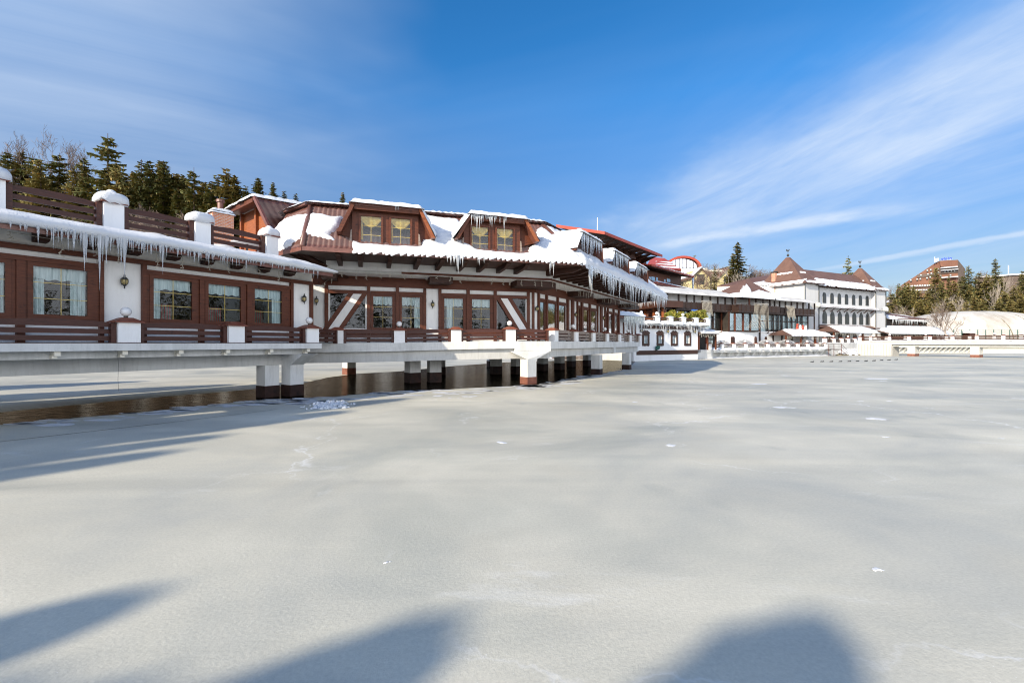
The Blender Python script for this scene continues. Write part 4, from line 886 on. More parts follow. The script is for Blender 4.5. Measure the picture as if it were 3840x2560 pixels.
# five geodesic domes
bm = bmesh.new(); bmesh.ops.create_icosphere(bm, subdivisions=3, radius=1)
skin = MB(); wire = MB(); vm = {}
vs = [v.co.copy() for v in bm.verts]
keep = [f for f in bm.faces if all(v.co.z > -.12 for v in f.verts)]
skin.add(vs, [[v.index for v in f.verts] for f in keep]); seen = set()
for f in keep:
    for e in f.edges:
        if e.index in seen: continue
        seen.add(e.index); wire.tube([e.verts[0].co, e.verts[1].co], .008, k=3)
bm.free()
dome = thing('geodesic_dome', (0, 0, 0), 'dome', 'dome', 'transparent igloo domes on the terrace')
obj('film', skin, 'skin', dome, True, True); obj('frame', wire, 'plastic_white', dome, False, True)
obj('door_frame', MB().tube([(.55, -.86, -.05), (.62, -.93, .42), (.74, -.80, -.05)], .035, k=4).tube([(.45, -.95, .0), (.72, -1.0, .52), (.86, -.72, .0)], .03, k=4), 'plastic_white', dome, False, True)
obj('lounge_seat', MB().lathe((0, 0, -.1), [(.55, 0), (.6, .28), (.5, .33), (.45, .2), (.0, .2)], 12), 'hedge', dome, False, True); freeze(dome)
for i, (u, r) in enumerate(((2707, 34), (2791, 36), (2875, 35), (2949, 34), (3018, 34))):
    s = FT2.s(u, -3.6); p = FT2(s, -3.6, zT+.15); rad = r/F*p.y*1.03
    l = 'transparent igloo dome, %s from the left behind the railing' % ('shaded dark, first', 'second', 'third', 'fourth', 'fifth and rightmost')[i]
    if i == 0: dome.location = p; dome.scale = (rad, rad, rad*.86); dome['label'] = l
    else: dup(dome, p, 0, (rad, rad, rad*.86), l)

# --- long glazed restaurant with balcony behind the domes
FG = Fr((25.8, 76), (.89, .456))
gr = thing('glazed_restaurant', FG(0, 0, zT), 'long glazed restaurant with a dark carved balcony and snowy lean-to roofs', 'building')
sg = lambda u, n=0: FG.s(u, n)
e0, e1 = 0, sg(3068)
zE, zR, zB = 10.9, 9.55, 8.35; z1, z2 = 4.75, 8.2
S2, S3, S4 = sg(2752), sg(2905), sg(3058)
w = MB(); w.box(FG, .3, S4, -2.0, -1.7, zT, z1); w.box(FG, .3, S4, -2.2, -2.0, z1, zE+.4); w.box(FG, S4-.3, S4, -10, -2.21, zT, zE); obj('wall', w, 'stucco', gr)
obj('glazing', MB().box(FG, .35, S4-.2, -1.69, -1.6, z1, z2), 'pane', gr); obj('interior', MB().box(FG, .4, S4-.3, -1.99, -1.9, z1, z2), 'dark', gr)
for k in range(9):
    u = 2935+k*14; c = sg(u, -1.7)
    if c+.6 < S4: obj('curtain', sheet(FG, c-.55, c+.5, z1+.1, z2-1.5, -1.8, 5, .04, k), 'curtain', gr)
k = 0
for u in [2505, 2530, 2557, 2585, 2612, 2641, 2675, 2706, 2735, 2765, 2790, 2815, 2850, 2880, 2900, 2918, 2933, 2952, 2970, 2990, 3008, 3030, 3054]:
    obj('post', MB().box(FG, sg(u, -1.5)-.11, sg(u, -1.5)+.11, -1.6, -1.42, z1-.4 if k % 2 else 2.2, z2), 'wood_shaded' if u not in (2706, 2735, 2790) else 'wood', gr); k += 1
obj('head_rail', MB().box(FG, .3, S4, -1.59, -1.5, z2-1.45, z2-1.3), 'wood_shaded', gr)
obj('sill', MB().box(FG, .3, S4, -1.68, -1.45, z1-.18, z1), 'stucco', gr)
obj('low_bay', MB().box(FG, sg(2732), sg(2772), -1.69, -.4, zT, z1-.2), 'stucco', gr); obj('low_bay', MB().hexa(Z([FG(sg(2772)+.01, -.4, 0), FG(sg(2848), -.9, 0), FG(sg(2848), -1.69, 0), FG(sg(2772)+.01, -1.69, 0)], zT), Z([FG(sg(2772)+.01, -.4, 0), FG(sg(2848), -.9, 0), FG(sg(2848), -1.69, 0), FG(sg(2772)+.01, -1.69, 0)], z1-.2)), 'stucco', gr)
obj('upper_bay', MB().box(FG, sg(2735), sg(2850), -1.42, -.3, z1-.17, z2), 'dark', gr)
for u, m_ in ((2735, 'wood_dark'), (2757, 'wood'), (2788, 'wood'), (2815, 'wood_dark'), (2850, 'wood_dark')): obj('bay_post', MB().box(FG, sg(u, -.2)-.14, sg(u, -.2)+.14, -.299, -.15, z1-.15, z2), m_, gr)
for i, (u0, u1) in enumerate(((2737, 2755), (2759, 2786), (2790, 2813), (2817, 2848))): obj('bay_pane', MB().box(FG, sg(u0, -.2)+.15, sg(u1, -.2)-.05, -.298, -.28, z1+.1, z2-.2), 'pane', gr)
for u, du in ((2749, 18), (2842, 8), (2880, 8)):
    a, b = sg(u, -.3)-du/2*.055, sg(u, -.3)+du/2*.055; obj('carved_window', MB().prism(FG, [(a, zT+.3), (b, zT+.3), (b, 3.4), (b-.2, 3.7), ((a+b)/2, 3.55), (a+.2, 3.7), (a, 3.4)], -.38 if u < 2770 else -.85, -.3 if u < 2770 else -.6), 'wood_dark', gr)
bal = obj('balcony', MB().box(FG, 0, S4+.4, -1.6, -.35, zB-.25, zB), 'wood_shaded', gr)
m_ = MB().box(FG, 0, S2, -.5, -.4, zB+.05, zR); m_.box(FG, S3, S4+.4, -.5, -.4, zB+.05, zR); m_.box(FG, S2+.05, S3-.05, .95, 1.05, zB-.1, zR-.05); m_.box(FG, S2, S2+.1, -.4, .95, zB-.1, zR-.05); m_.box(FG, S3-.1, S3, -.4, .95, zB-.1, zR-.05); m_.box(FG, S2+.05, S3-.05, -.4, .94, zB-.3, zB-.12); obj('balustrade', m_, 'wood_shaded', bal)
n = 34
for i in range(n+1):
    s = (S4+.3)*i/n; q = -.395 if s < S2 or s > S3 else 1.055; obj('baluster', MB().box(FG, s-.06, s+.06, q, q+.08, zB, zR+.06), 'wood_shaded', bal)
for u in (2503, 2545, 2575, 2604, 2634, 2664, 2692, 2720, 2747, 2758, 2810, 2836, 2862, 2888, 2905, 2924, 2946, 2968, 2990, 3012, 3034, 3055):
    q = .9 if 2752 < u < 2900 else -.45
    obj('column', MB().box(FG, sg(u, q)-.12, sg(u, q)+.12, q-.12, q+.1, zR-.06, zE-.1), 'wood_shaded' if u != 2810 else 'wood', gr)
g_roof = MB()
def lean(a, b, n, z, zt_, dn, th=.15): return MB().hexa([FG(a, n, z), FG(b, n, z), FG(b, n-dn, zt_), FG(a, n-dn, zt_)], [FG(a, n, z+th), FG(b, n, z+th), FG(b, n-dn, zt_+th), FG(a, n-dn, zt_+th)])
obj('lean_roof', lean(-.4, S2+.6, .1, zE-.05, zE+1.35, 4.2), 'tile_far', gr); obj('lean_roof', lean(S3-.5, S4+.7, .1, zE-.05, zE+1.0, 4.2), 'tile_far', gr)
ap = P(2800, 1046, 88); base = [FG(S2-.5, 1.7, zE), FG(sg(2820, 1.7), 1.9, zE), FG(S3+.3, 1.5, zE), FG(S3+1, -6, zE), FG(S2-1, -6, zE)]
hr = MB()
for i in range(5): hr.quad(base[i], base[(i+1) % 5], ap)
hr.quad(*base[::-1]); obj('hip_roof', hr, 'tile_far', gr)
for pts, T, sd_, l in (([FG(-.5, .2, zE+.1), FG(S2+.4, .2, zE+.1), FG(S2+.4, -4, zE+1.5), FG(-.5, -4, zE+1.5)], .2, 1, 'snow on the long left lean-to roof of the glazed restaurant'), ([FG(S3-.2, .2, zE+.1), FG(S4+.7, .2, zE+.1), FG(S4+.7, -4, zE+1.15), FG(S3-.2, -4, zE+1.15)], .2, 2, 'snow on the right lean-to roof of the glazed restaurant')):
    tag(obj('roof_snow', snow_patch(pts, T, .5, .4, sd_, .12), 'shaded_snow', None, True), l, 'snow', kind='stuff')
m_ = MB()
for a, b, f0, f1, f2 in ((base[0], base[1], .04, .85, .62), (base[1], base[2], .05, .5, .36), (base[4], base[0], .1, .2, .3)):
    u_ = Vector((0, 0, .05)); snow_patch([a+u_, b+u_, b+(ap-b)*f2*.7+u_, a+(b-a)*.5+(ap-a-(b-a)*.5)*f1*.8+u_, a+(ap-a)*f2*.6+u_], .12, .3, .25, int(a.x), .4, mb=m_)
tag(obj('roof_snow', m_, 'snow', None, True), 'snow slabs on the hipped roof over the restaurant bay', 'snow', kind='stuff')
# orange veranda on its left side
vd = thing('timber_veranda', FG(0, -1, zT), 'glazed timber veranda with orange posts at the left end of the glazed restaurant', 'building')
FV0 = Fr(FG(0, 0, 0)[:2], (-.30, 1)); FV0.n = (-FV0.d[1], FV0.d[0])
for k in range(8): obj('post', MB().box(FV0, .6+k*2.6, .95+k*2.6, 0, .3, 4.2, 8.4), 'wood_sunlit', vd)
obj('rail', MB().box(FV0, 0, 20, .02, .25, 6.6, 6.9), 'wood_sunlit', vd); obj('glazing', MB().box(FV0, .2, 20, -.1, -.02, 3, 8.4), 'pane', vd); obj('inner_wall', MB().box(FV0, .2, 20, -2.2, -2, 3, 9), 'dark', vd)
obj('eave', MB().box(FV0, -.4, 21, -3, 1.6, 8.4, 9.5), 'wood_dark', vd)
m_ = MB(); far_icicles(m_, FV0, 0, 20, 1.6, 9.5, 60, .3, 1.1, 3, .06); tag(obj('icicle_row', m_, 'icicle'), 'icicles over the orange timber veranda', 'icicles', kind='stuff')
# light curtains
def light_curtain(label, u0, u1, v0, v1, n, seed, flare=0):
    rg = random.Random(seed); m_ = MB(); k = 13; s0_, s1_ = sg(u0, n), sg(u1, n); zt_ = FG.z((u0+u1)/2, v0, n); zb_ = FG.z((u0+u1)/2, v1, n)
    m_.box(FG, s0_-.15, s1_+.15, n-.06, n+.06, zt_, zt_+.15)
    for i in range(k):
        t = i/(k-1); s = s0_+(s1_-s0_)*t; ln = 1 if flare else rg.uniform(.75, 1); pts = []
        for j in range(9): q = j/8; pts.append(FG(s+(-flare*(1-t)-.1)*q**3*2.2+.05*math.sin(q*9+i) if flare else s+.05*math.sin(q*9+i), n+.3*q, zt_+(zb_-zt_)*q*ln))
        m_.tube(pts, .028, k=4)
        for j in range(26): q = rg.random()*.97; a = pts[int(q*8)]; b = pts[int(q*8)+1]; p = a+(b-a)*(q*8-int(q*8)); m_.ball(p, .055, k=4, m=3)
    return tag(obj('light_curtain', m_, 'bead'), label, 'light curtain', 'bead light curtains hung from the balcony')
light_curtain('straight bead light curtain hanging left beside the hedge', 2632, 2668, 1131, 1190, .1, 1)
light_curtain('largest bead light curtain flaring to the left over the bay', 2828, 2879, 1140, 1232, 1.25, 2, 1.1)
light_curtain('smallest bead light curtain on the right balcony', 2949, 2978, 1150, 1198, .1, 3)
obj('info_panel', MB().box(FG, sg(2594, -.3), sg(2616, -.3), -.34, -.28, FG.z(2605, 1171, -.3), FG.z(2605, 1160, -.3)), 'blue', None); tag(bpy.data.objects['info_panel'], 'small blue panel behind the hedge under the balcony', 'panel')
# small entrance porch with red post right of the annex
pz = FB.z(2650, 1246, -1.5); ep = thing('entrance_porch', FB(sb+1.5, -2, zT), 'small dark entrance porch with a snowy roof right of the white annex', 'porch')
q0, q1 = sb+.05, FB.s(2681, -.5)
obj('roof', MB().hexa([FB(q0, .3, pz-.3), FB(q1, .3, pz-.3), FB(q1-.8, -4, pz+.9), FB(q0, -4, pz+.9)], [FB(q0, .3, pz-.1), FB(q1, .3, pz-.1), FB(q1-.8, -4, pz+1.05), FB(q0, -4, pz+1.05)]), 'tile_far', ep)
for a in (q0+.3, (q0+q1)/2, q1-.4): obj('post', MB().box(FB, a-.1, a+.1, -.2, 0, zT, pz-.3), 'wood', ep)
obj('back_wall', MB().box(FB, FB.s(2617, -4), FB.s(2688, -4), -4.2, -4, zT, pz+.8), 'dark', ep); obj('door', MB().box(FB, FB.s(2650, -4), FB.s(2672, -4), -3.99, -3.9, zT, pz-.6), 'pane', ep); obj('door_frame', MB().box(FB, FB.s(2646, -4), FB.s(2649.5, -4), -3.99, -3.85, zT, pz-.5), 'redroof', ep)
tag(obj('roof_snow', snow_patch([FB(q0+.4, .3, pz-.08), FB(q1, .3, pz-.08), FB(q1-.7, -3.5, pz+.98), FB(q0+.4, -3.5, pz+.98)], .25, .4, .2, 90, .3), 'snow', None, True), 'snow on the small entrance porch beside the annex', 'snow', kind='stuff')
far_strings('string lights on the small entrance porch', FB, q0, q1, .32, pz-.3, 31)

# --- white villa with two pyramid towers
FV = Fr((63, 98), (.9, .436)); vz = 1.3
vl = thing('white_villa', FV(0, 0, vz), 'white villa with two brown pyramid tower roofs and rows of arched windows', 'building')
sv = lambda u, n=0: FV.s(u, n)
zE = FV.z(3018, 1062, 0); t1 = sv(3070); t2 = sv(3283); t3 = sv(3321); D = 14
tw = []
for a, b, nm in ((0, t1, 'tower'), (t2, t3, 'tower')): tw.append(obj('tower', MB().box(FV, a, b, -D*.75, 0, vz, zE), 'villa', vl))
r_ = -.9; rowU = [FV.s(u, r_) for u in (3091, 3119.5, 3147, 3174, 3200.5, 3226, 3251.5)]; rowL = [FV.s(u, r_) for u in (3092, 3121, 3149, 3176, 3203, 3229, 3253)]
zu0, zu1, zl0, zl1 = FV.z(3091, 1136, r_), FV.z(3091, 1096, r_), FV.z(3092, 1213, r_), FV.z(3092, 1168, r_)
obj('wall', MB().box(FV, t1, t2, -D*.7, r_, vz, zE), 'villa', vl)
def arch(fr, s, w, z0, z1, n0, n1, ogee=0):
    pts = [(s-w, z0), (s+w, z0)]; h = z1-w*1.25
    for i in range(11): a = math.pi*i/10; e = ogee*max(0, 1-abs(i-5)/1.6); pts.append((s+w*math.cos(a), h+w*1.25*math.sin(a)+e))
    return MB().prism(fr, pts, n0, n1)
for i, s in enumerate(rowU):
    f_ = obj('window', arch(FV, s, .62, zu0, zu1, r_+.002, r_+.10), 'black', vl); obj('pane', arch(FV, s, .44, zu0+.15, zu1-.15, r_+.10, r_+.13), 'dark_glass', f_)
for i, s in enumerate(rowL):
    f_ = obj('window', arch(FV, s, .78, zl0, zl1, r_+.002, r_+.10, .3), 'black', vl); obj('pane', arch(FV, s, .55, zl0+.2, zl1-.3, r_+.10, r_+.13), 'dark_glass', f_)
for i, u in enumerate((3108, 3120, 3150, 3178, 3206, 3234)): obj('ground_window', arch(FV, FV.s(u, r_), .75, vz+.3, vz+3.4, r_+.002, r_+.1), 'wood_dark', vl)
for zz, nm in ((FV.z(3100, 1146, 0), 'ledge_roof'), (FV.z(3100, 1222, 0), 'ledge_roof')):
    lr = obj('ledge_roof', MB().hexa([FV(t1-.2, r_, zz), FV(t2+1.5, r_, zz), FV(t2+1.5, .4, zz-.35), FV(t1-.2, .4, zz-.35)], [FV(t1-.2, r_, zz+.35), FV(t2+1.5, r_, zz+.35), FV(t2+1.5, .4, zz-.2), FV(t1-.2, .4, zz-.2)]), 'tile_far', vl)
    for k in range(9): s = t1+.5+k*(t2-t1)/8.4; obj('strut', MB().tube([FV(s, r_, zz-1.2), FV(s, .2, zz-.35)], .09, k=4), 'wood', lr)
zz = FV.z(3100, 1146, 0); tag(obj('ledge_snow', snow_patch([FV(t1-.1, .3, zz-.17), FV(t2+1.4, .3, zz-.17), FV(t2+1.4, r_, zz+.33), FV(t1-.1, r_, zz+.33)], .12, .2, .3, 3, .3), 'snow', None, True), 'thin snow on the ledge roof between the two window rows of the villa', 'snow', kind='stuff')
for s in (.0, t1, t2, t3): obj('downpipe', MB().tube([FV(s, .1, vz), FV(s, .1, zE)], .09, k=5), 'black', vl)
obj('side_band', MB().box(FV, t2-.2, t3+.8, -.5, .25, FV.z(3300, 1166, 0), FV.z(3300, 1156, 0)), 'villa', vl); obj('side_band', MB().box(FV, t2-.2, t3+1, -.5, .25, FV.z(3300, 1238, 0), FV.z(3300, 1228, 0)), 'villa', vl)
for s in (t1*.35, t2+1.2): obj('dish_bracket', MB().tube([FV(s+1, .02, zE-5), FV(s+1.3, .9, zE-4.6)], .05, k=4).ball(FV(s+1.3, 1.0, zE-4.6), .7, .25, .6, 8, 5), 'stucco_grey', vl)
def pyramid(a, b, n0, n1, z, apz, over, name='tower_roof'):
    q = [FV(a-over, n1+over, z), FV(b+over, n1+over, z), FV(b+over, n0-over, z), FV(a-over, n0-over, z)]; c = (q[0]+q[1]+q[2]+q[3])/4; c.z = apz
    mb = MB(); kink = [Vector((c.x+(p.x-c.x)*.70, c.y+(p.y-c.y)*.70, z+(apz-z)*.20)) for p in q]; top = [Vector((c.x+(p.x-c.x)*.06, c.y+(p.y-c.y)*.06, apz)) for p in q]
    for i in range(4): j = (i+1) % 4; mb.quad(q[i], q[j], kink[j], kink[i]); mb.quad(kink[i], kink[j], top[j], top[i])
    mb.quad(*top); mb.quad(*q[::-1]); o = obj(name, mb, 'tile_far', vl)
    m2 = MB()
    for i in (0, 1):
        j = (i+1) % 4 if i == 0 else 2; pts = (q[0], q[1], kink[1], kink[0]) if i == 0 else (q[3], q[0], kink[0], kink[3])
        f0 = lambda p, r: p+(r-p)
        A_, B_, C_, D_ = [Vector(p) for p in pts]; u_ = Vector((0, 0, .04)); snow_patch([A_+(D_-A_)*.15+(B_-A_)*.08+u_, A_+(D_-A_)*.12+(B_-A_)*.9+u_, A_+(D_-A_)*.6+(B_-A_)*.85+u_, A_+(D_-A_)*.5+(B_-A_)*.15+u_], .14, .4, .3, int(a)+i, .5, mb=m2)
        tp = (top[0], top[1]) if i == 0 else (top[3], top[0]); A2, B2 = D_+(tp[0]-D_)*.25, C_+(tp[1]-C_)*.25; snow_patch([A2+(B2-A2)*.25+u_, A2+(B2-A2)*.8+u_, A2+(B2-A2)*.78+u_+(tp[0]-D_)*.06, A2+(B2-A2)*.27+u_+(tp[0]-D_)*.06], .14, .2, .2, int(a)+5+i, .5, mb=m2)
    return o, c, m2
ro, c1, m2 = pyramid(0, t1, -D*.75, 0, zE, CZ+(HV-966)/F*104, 1.0); tag(obj('roof_snow', m2, 'snow', None, True), 'snow strips on the left tower roof of the villa', 'snow', kind='stuff')
ro2, c2, m2 = pyramid(t2-.4, t3, -D*.62, 0, zE-.1, CZ+(HV-1004)/F*114, .9); tag(obj('roof_snow', m2, 'snow', None, True), 'snow strips on the right tower roof of the villa', 'snow', kind='stuff')
for c, l in ((c1, 'a'), (c2, 'b')):
    ff = MB().tube([c, c+Vector((0, 0, 1.4))], .05, k=5); ff.ball(c+Vector((0, 0, .5)), .28, k=8, m=6)
    pr_ = [(-.5, 1.5), (-.25, 1.35), (.2, 1.35), (.35, 1.6), (.5, 1.75), (.3, 1.95), (.15, 1.65), (-.1, 1.6), (-.3, 1.9), (-.55, 1.85)]
    ff.hexa([c+Vector((x*.75, -.04, z)) for x, z in pr_], [c+Vector((x*.75, .04, z)) for x, z in pr_]); obj('weathercock', ff, 'black', vl)
zr = CZ+(HV-1013)/F*107
mr = MB(); mr.quad(FV(t1-1, .5, zE-.1), FV(t2+1, .5, zE-.1), FV(t2+1, -5, zr), FV(t1-3, -5, zr)); mr.quad(FV(t1-3, -5, zr), FV(t2+1, -5, zr), FV(t2+1, -11, zE), FV(t1-1, -11, zE)); mr.quad(FV(t1-1, .5, zE-.12), FV(t1-1, -11, zE-.02), FV(t2+1, -11, zE-.02), FV(t2+1, .5, zE-.12)); obj('roof', mr, 'tile_far', vl)
tag(obj('roof_snow', snow_patch([FV(t1-.6, .5, zE-.05), FV(t2+.6, .5, zE-.05), FV(t2-1, -1.6, zE-.05+(zr-zE+.1)*.36), FV(t1+1.2, -1.9, zE-.05+(zr-zE+.1)*.42)], .25, .5, .3, 5, .6), 'snow', None, True), 'ragged snow band on the main roof of the villa', 'snow', kind='stuff')
for k in range(26): s = t1+(t2-t1)*k/25; obj('rafter_tail', MB().box(FV, s-.1, s+.1, -.85, .35, zE-.42, zE-.2), 'wood_dark', vl)
# the villa's low brown back wing to the left
bw = thing('brown_roofed_wing', P(2850, 1080, 112), 'long brown roofed wing with a brick chimney left of the villa', 'building')
p = [P(2690, 1076, 106), P(2915, 1070, 104), P(2960, 1022, 116), P(2800, 1048, 116)]
obj('roof', MB().hexa(p, [q+Vector((0, 0, .25)) for q in p]), 'tile_far', bw); obj('wall', MB().hexa(Z([p[0], p[1], p[2], p[3]], 3), [q+Vector((0, 0, -.02)) for q in p]), 'stucco', bw)
g = P(2905, 1050, 104.5); FCH = Fr((g.x, g.y), (.9, .436)); obj('chimney', MB().box(FCH, -.45, .45, -.45, .45, g.z-3, g.z+1.6), 'brick', bw); obj('chimney_cap', MB().box(FCH, -.55, .55, -.55, .55, g.z+1.6, g.z+1.9), 'black', bw)
tag(obj('roof_snow', snow_patch([p[1]+(p[0]-p[1])*.0+Vector((0, 0, .3)), p[1]+(p[0]-p[1])*.5+Vector((0, 0, .3)), p[1]+(p[0]-p[1])*.5+(p[3]-p[0])*.22+Vector((0, 0, .3)), p[1]+(p[2]-p[1])*.5+Vector((0, 0, .3))], .25, .5, .4, 7, .6), 'snow', None, True), 'snow patches on the long brown roof beside the villa tower', 'snow', kind='stuff')
sw_ = obj('side_wall', MB().add([], []), 'stucco', vl) if False else None
# front canopies
def canopy(label, slabel, u0, u1, v0, v1, dep, n):
    s0_, s1_ = FV.s(u0, n), FV.s(u1, n); zb_ = FV.z((u0+u1)/2, v1, n); zt_ = FV.z((u0+u1)/2, v0, n)+.3
    t = thing('snowy_canopy', FV((s0_+s1_)/2, n-dep/2, vz), label, 'canopy')
    q = [FV(s0_, n, zb_), FV(s1_, n, zb_), FV(s1_, n-dep, zb_), FV(s0_, n-dep, zb_)]; r = [FV(s0_+dep*.5, n-dep*.5, zt_), FV(s1_-dep*.5, n-dep*.5, zt_)]
    mb = MB(); mb.quad(q[0], q[1], r[1], r[0]); mb.quad(q[1], q[2], r[1]); mb.quad(q[2], q[3], r[0], r[1]); mb.quad(q[3], q[0], r[0]); mb.quad(*q[::-1]); obj('roof', mb, 'tile_far', t)
    obj('fascia', MB().box(FV, s0_, s1_, n-.12, n-.02, zb_-.25, zb_), 'wood_dark', t)
    for k in range(4): s = s0_+.4+(s1_-s0_-.8)*k/3; obj('post', MB().box(FV, s-.14, s+.14, n-.5, n-.2, vz, zb_-.01), 'wood', t)
    m2 = MB(); u_ = Vector((0, 0, .04)); snow_patch([q[0]+(q[1]-q[0])*.12+u_, q[1]+u_, r[1]+u_, r[0]+u_], .35, .5, .3, int(u0), .2, mb=m2)
    tag(obj('roof_snow', m2, 'snow', None, True), slabel, 'snow', kind='stuff'); far_strings('string lights under the '+label.split(' ', 1)[1][:60], FV, s0_, s1_, n+.02, zb_-.2, int(u0)); return t
canopy('left snowy entrance canopy before the villa', 'snow on the left entrance canopy before the villa', 2950, 3120, 1242, 1257, 5, 5)
canopy('right snowy entrance canopy before the villa', 'snow on the right entrance canopy before the villa', 3130, 3297, 1228, 1245, 5, 4)
# plush reindeer-like roof ornament is tiny: a red and white figure pair
orn = thing('roof_ornament', FV(sv(3007, 4), 3, FV.z(3007, 1242, 4)), 'red and white winter figures standing on the left snowy canopy', 'ornament')
c = FV(sv(3010, 3.5), 3.0, FV.z(3010, 1240, 3.5))
for k, (dx, mm, sc) in enumerate(((-.6, 'redroof', 1), (.0, 'plastic_white', .8), (.5, 'redroof', .8), (1.1, 'plastic_white', .75))):
    f_ = MB(); q = c+Vector((dx, 0, 0)); f_.tube([q+Vector((-.2, 0, 0)), q+Vector((-.12, 0, .5*sc)), q+Vector((0, 0, 1.0*sc))], .11, .2, 6); f_.tube([q+Vector((.22, 0, 0)), q+Vector((.14, 0, .5*sc)), q+Vector((0, 0, 1.0*sc))], .11, .2, 6); f_.ball(q+Vector((.05, 0, 1.25*sc)), .26*sc, k=8, m=6); obj('figure', f_, mm, orn)

# --- pavilion to the right of the villa
FP = Fr(FV(t3+.5, 2.5, 0)[:2], (.93, .30)); pv = thing('snowy_pavilion', FP(8, -6, vz), 'two tiered pavilion with snow covered roofs and icicles right of the villa', 'building')
sp = lambda u, n=0: FP.s(u, n)
zp = lambda v, n=0, u=3450: FP.z(u, v, n)
a0, a1 = sp(3330), sp(3566); ze = zp(1249); m_n = -4.5
b0, b1 = sp(3330, m_n)-.5, sp(3482, m_n); zu = zp(1225, m_n)
q = [FP(a0, 0, ze), FP(a1, 0, ze), FP(a1-4, -9, ze+3), FP(b1, m_n, zu), FP(a0-3, m_n, zu)]
lr = MB().hexa([FP(a0, 0, ze-.15), FP(a1, 0, ze-.15), FP(b1+1, m_n, zu-.15), FP(a0-3, m_n, zu-.15)], [FP(a0, 0, ze), FP(a1, 0, ze), FP(b1+1, m_n, zu), FP(a0-3, m_n, zu)]); lr.hexa([FP(a1, 0, ze-.15), FP(a1-1, -10, ze+.6), FP(b1+1, m_n, zu-.15)], [FP(a1, 0, ze), FP(a1-1, -10, ze+.75), FP(b1+1, m_n, zu)])
obj('lower_roof', lr, 'tile_far', pv); obj('glazed_wall', MB().box(FP, a0+.8, a1-2, -2.2, -1.9, vz, ze-.15), 'dark', pv)
ze2 = zp(1199, m_n); obj('upper_wall', MB().box(FP, b0, b1-.2, m_n-4, m_n-.3, zu-.5, ze2), 'dark', pv)
for k in range(7): s = b0+(b1-b0-.5)*k/6; obj('post', MB().box(FP, s, s+.2, m_n-.299, m_n-.15, zu, ze2), 'wood_dark', pv)
zt3 = zp(1160, -9, 3340); ur = [FP(b0, m_n+.4, ze2), FP(b1+.4, m_n+.4, ze2), FP(b1-3, m_n-4, ze2+1.1), FP(b0-2, m_n-5, zt3)]
obj('upper_roof', MB().hexa(ur, [p_+Vector((0, 0, .2)) for p_ in ur]), 'tile_far', pv)
u_ = Vector((0, 0, .22)); m2 = snow_patch([p_+u_ for p_ in ur], .28, .4, .3, 2, .15); snow_patch([FP(a0+.5, .1, ze+.03), FP(a1, .1, ze+.03), FP(b1+1, m_n+.3, zu+.03), FP(a0-1.5, m_n+.3, zu+.03)], .3, .5, .35, 3, .15, mb=m2); snow_patch([FP(a1, .05, ze+.03), FP(a1-1, -9.8, ze+.76), FP(b1+1.2, m_n, zu+.03)], .3, .5, .35, 4, .15, mb=m2)
tag(obj('roof_snow', m2, 'snow', None, True), 'deep snow on both roofs of the pavilion right of the villa', 'snow', kind='stuff')
tag(obj('icicle_row', far_icicles(MB(), FP, b0+1.5, b1+.3, m_n+.42, ze2, 60, .4, 1.7, 8, .08), 'icicle'), 'icicles along the upper pavilion roof', 'icicles', kind='stuff')
far_strings('string lights under the lower pavilion roof', FP, a0, a1, .02, ze-.2, 77)

# --- stairs down to the ice
st = thing('metal_stair', FT2(FT2.s(3150, 1), 1, 0), 'brown metal stair and landing leading down to the ice', 'stair')
s0_, s1_ = FT2.s(3104, 1.0), FT2.s(3152, 1.0); zz = 1.3
obj('landing', MB().box(FT2, s0_, s1_, -.3, 1.2, zz-.12, zz), 'wood_dark', st)
for i in range(7): obj('step', MB().box(FT2, s1_+.02+i*.34, s1_+.34+i*.34, -.1, 1.1, zz-.2-i*.17, zz-.15-i*.17), 'wood_dark', st)
for s in (s0_+.1, s0_+1.9, s1_): obj('post', MB().tube([FT2(s, 1.15, 0), FT2(s, 1.15, zz+1.0)], .05, k=5), 'wood', st)
for h in (.35, .7, 1.0): obj('rail', MB().tube([FT2(s0_, 1.15, zz+h), FT2(s1_, 1.15, zz+h), FT2(s1_+2.4, 1.15, zz+h-1.2)], .035, k=5), 'wood_dark', st)
obj('stringer', MB().tube([FT2(s1_, 1.15, zz-.1), FT2(s1_+2.4, 1.15, zz-1.3)], .07, k=4), 'wood', st)
m_ = MB(); c = FT2(FT2.s(3210, .5), .2, 0)
snow_patch([FT2(FT2.s(3178, 1), 1.2, .1), FT2(FT2.s(3272, .6), 1.2, .1), FT2(FT2.s(3260, .6), -2, .6), FT2(FT2.s(3180, .6), -2, .9)], .9, 1.6, .25, 6, .5, mb=m_); tag(obj('snow_bank', m_, 'snow', None, True), 'heaped snow bank between the metal stair and the bridge', 'snow', kind='stuff')
obj('quay_edge', MB().box(FT2, FT2.s(3150, 1), FT2.s(3276, 1), .2, 1.25, -.2, .22), 'rock', None); tag(bpy.data.objects['quay_edge'], 'mossy low quay edge below the snow bank', 'quay')
obj('quay_wall', MB().box(FT2, sB, FT2.s(3230, -1), -1.6, -1.2, -.2, 2.6), 'concrete', None); tag(bpy.data.objects['quay_wall'], 'pale concrete quay wall behind the metal stair', 'wall')
pq = [FT2.s(u, -1.4) for u in (3093, 3125, 3155, 3180, 3206)]
railing('short white pillared railing at the top of the metal stair', FT2, -1.4, [(s, 2.45) for s in pq], .3, .95, far=True, rail='wood_dark')
for i in (0, 1, 3): globe(FT2, -1.4, pq[i], 2.45+1.12, ('globe lamp left of the metal stair', 'globe lamp above the metal stair', '', 'globe lamp right of the metal stair')[i], 1.3)

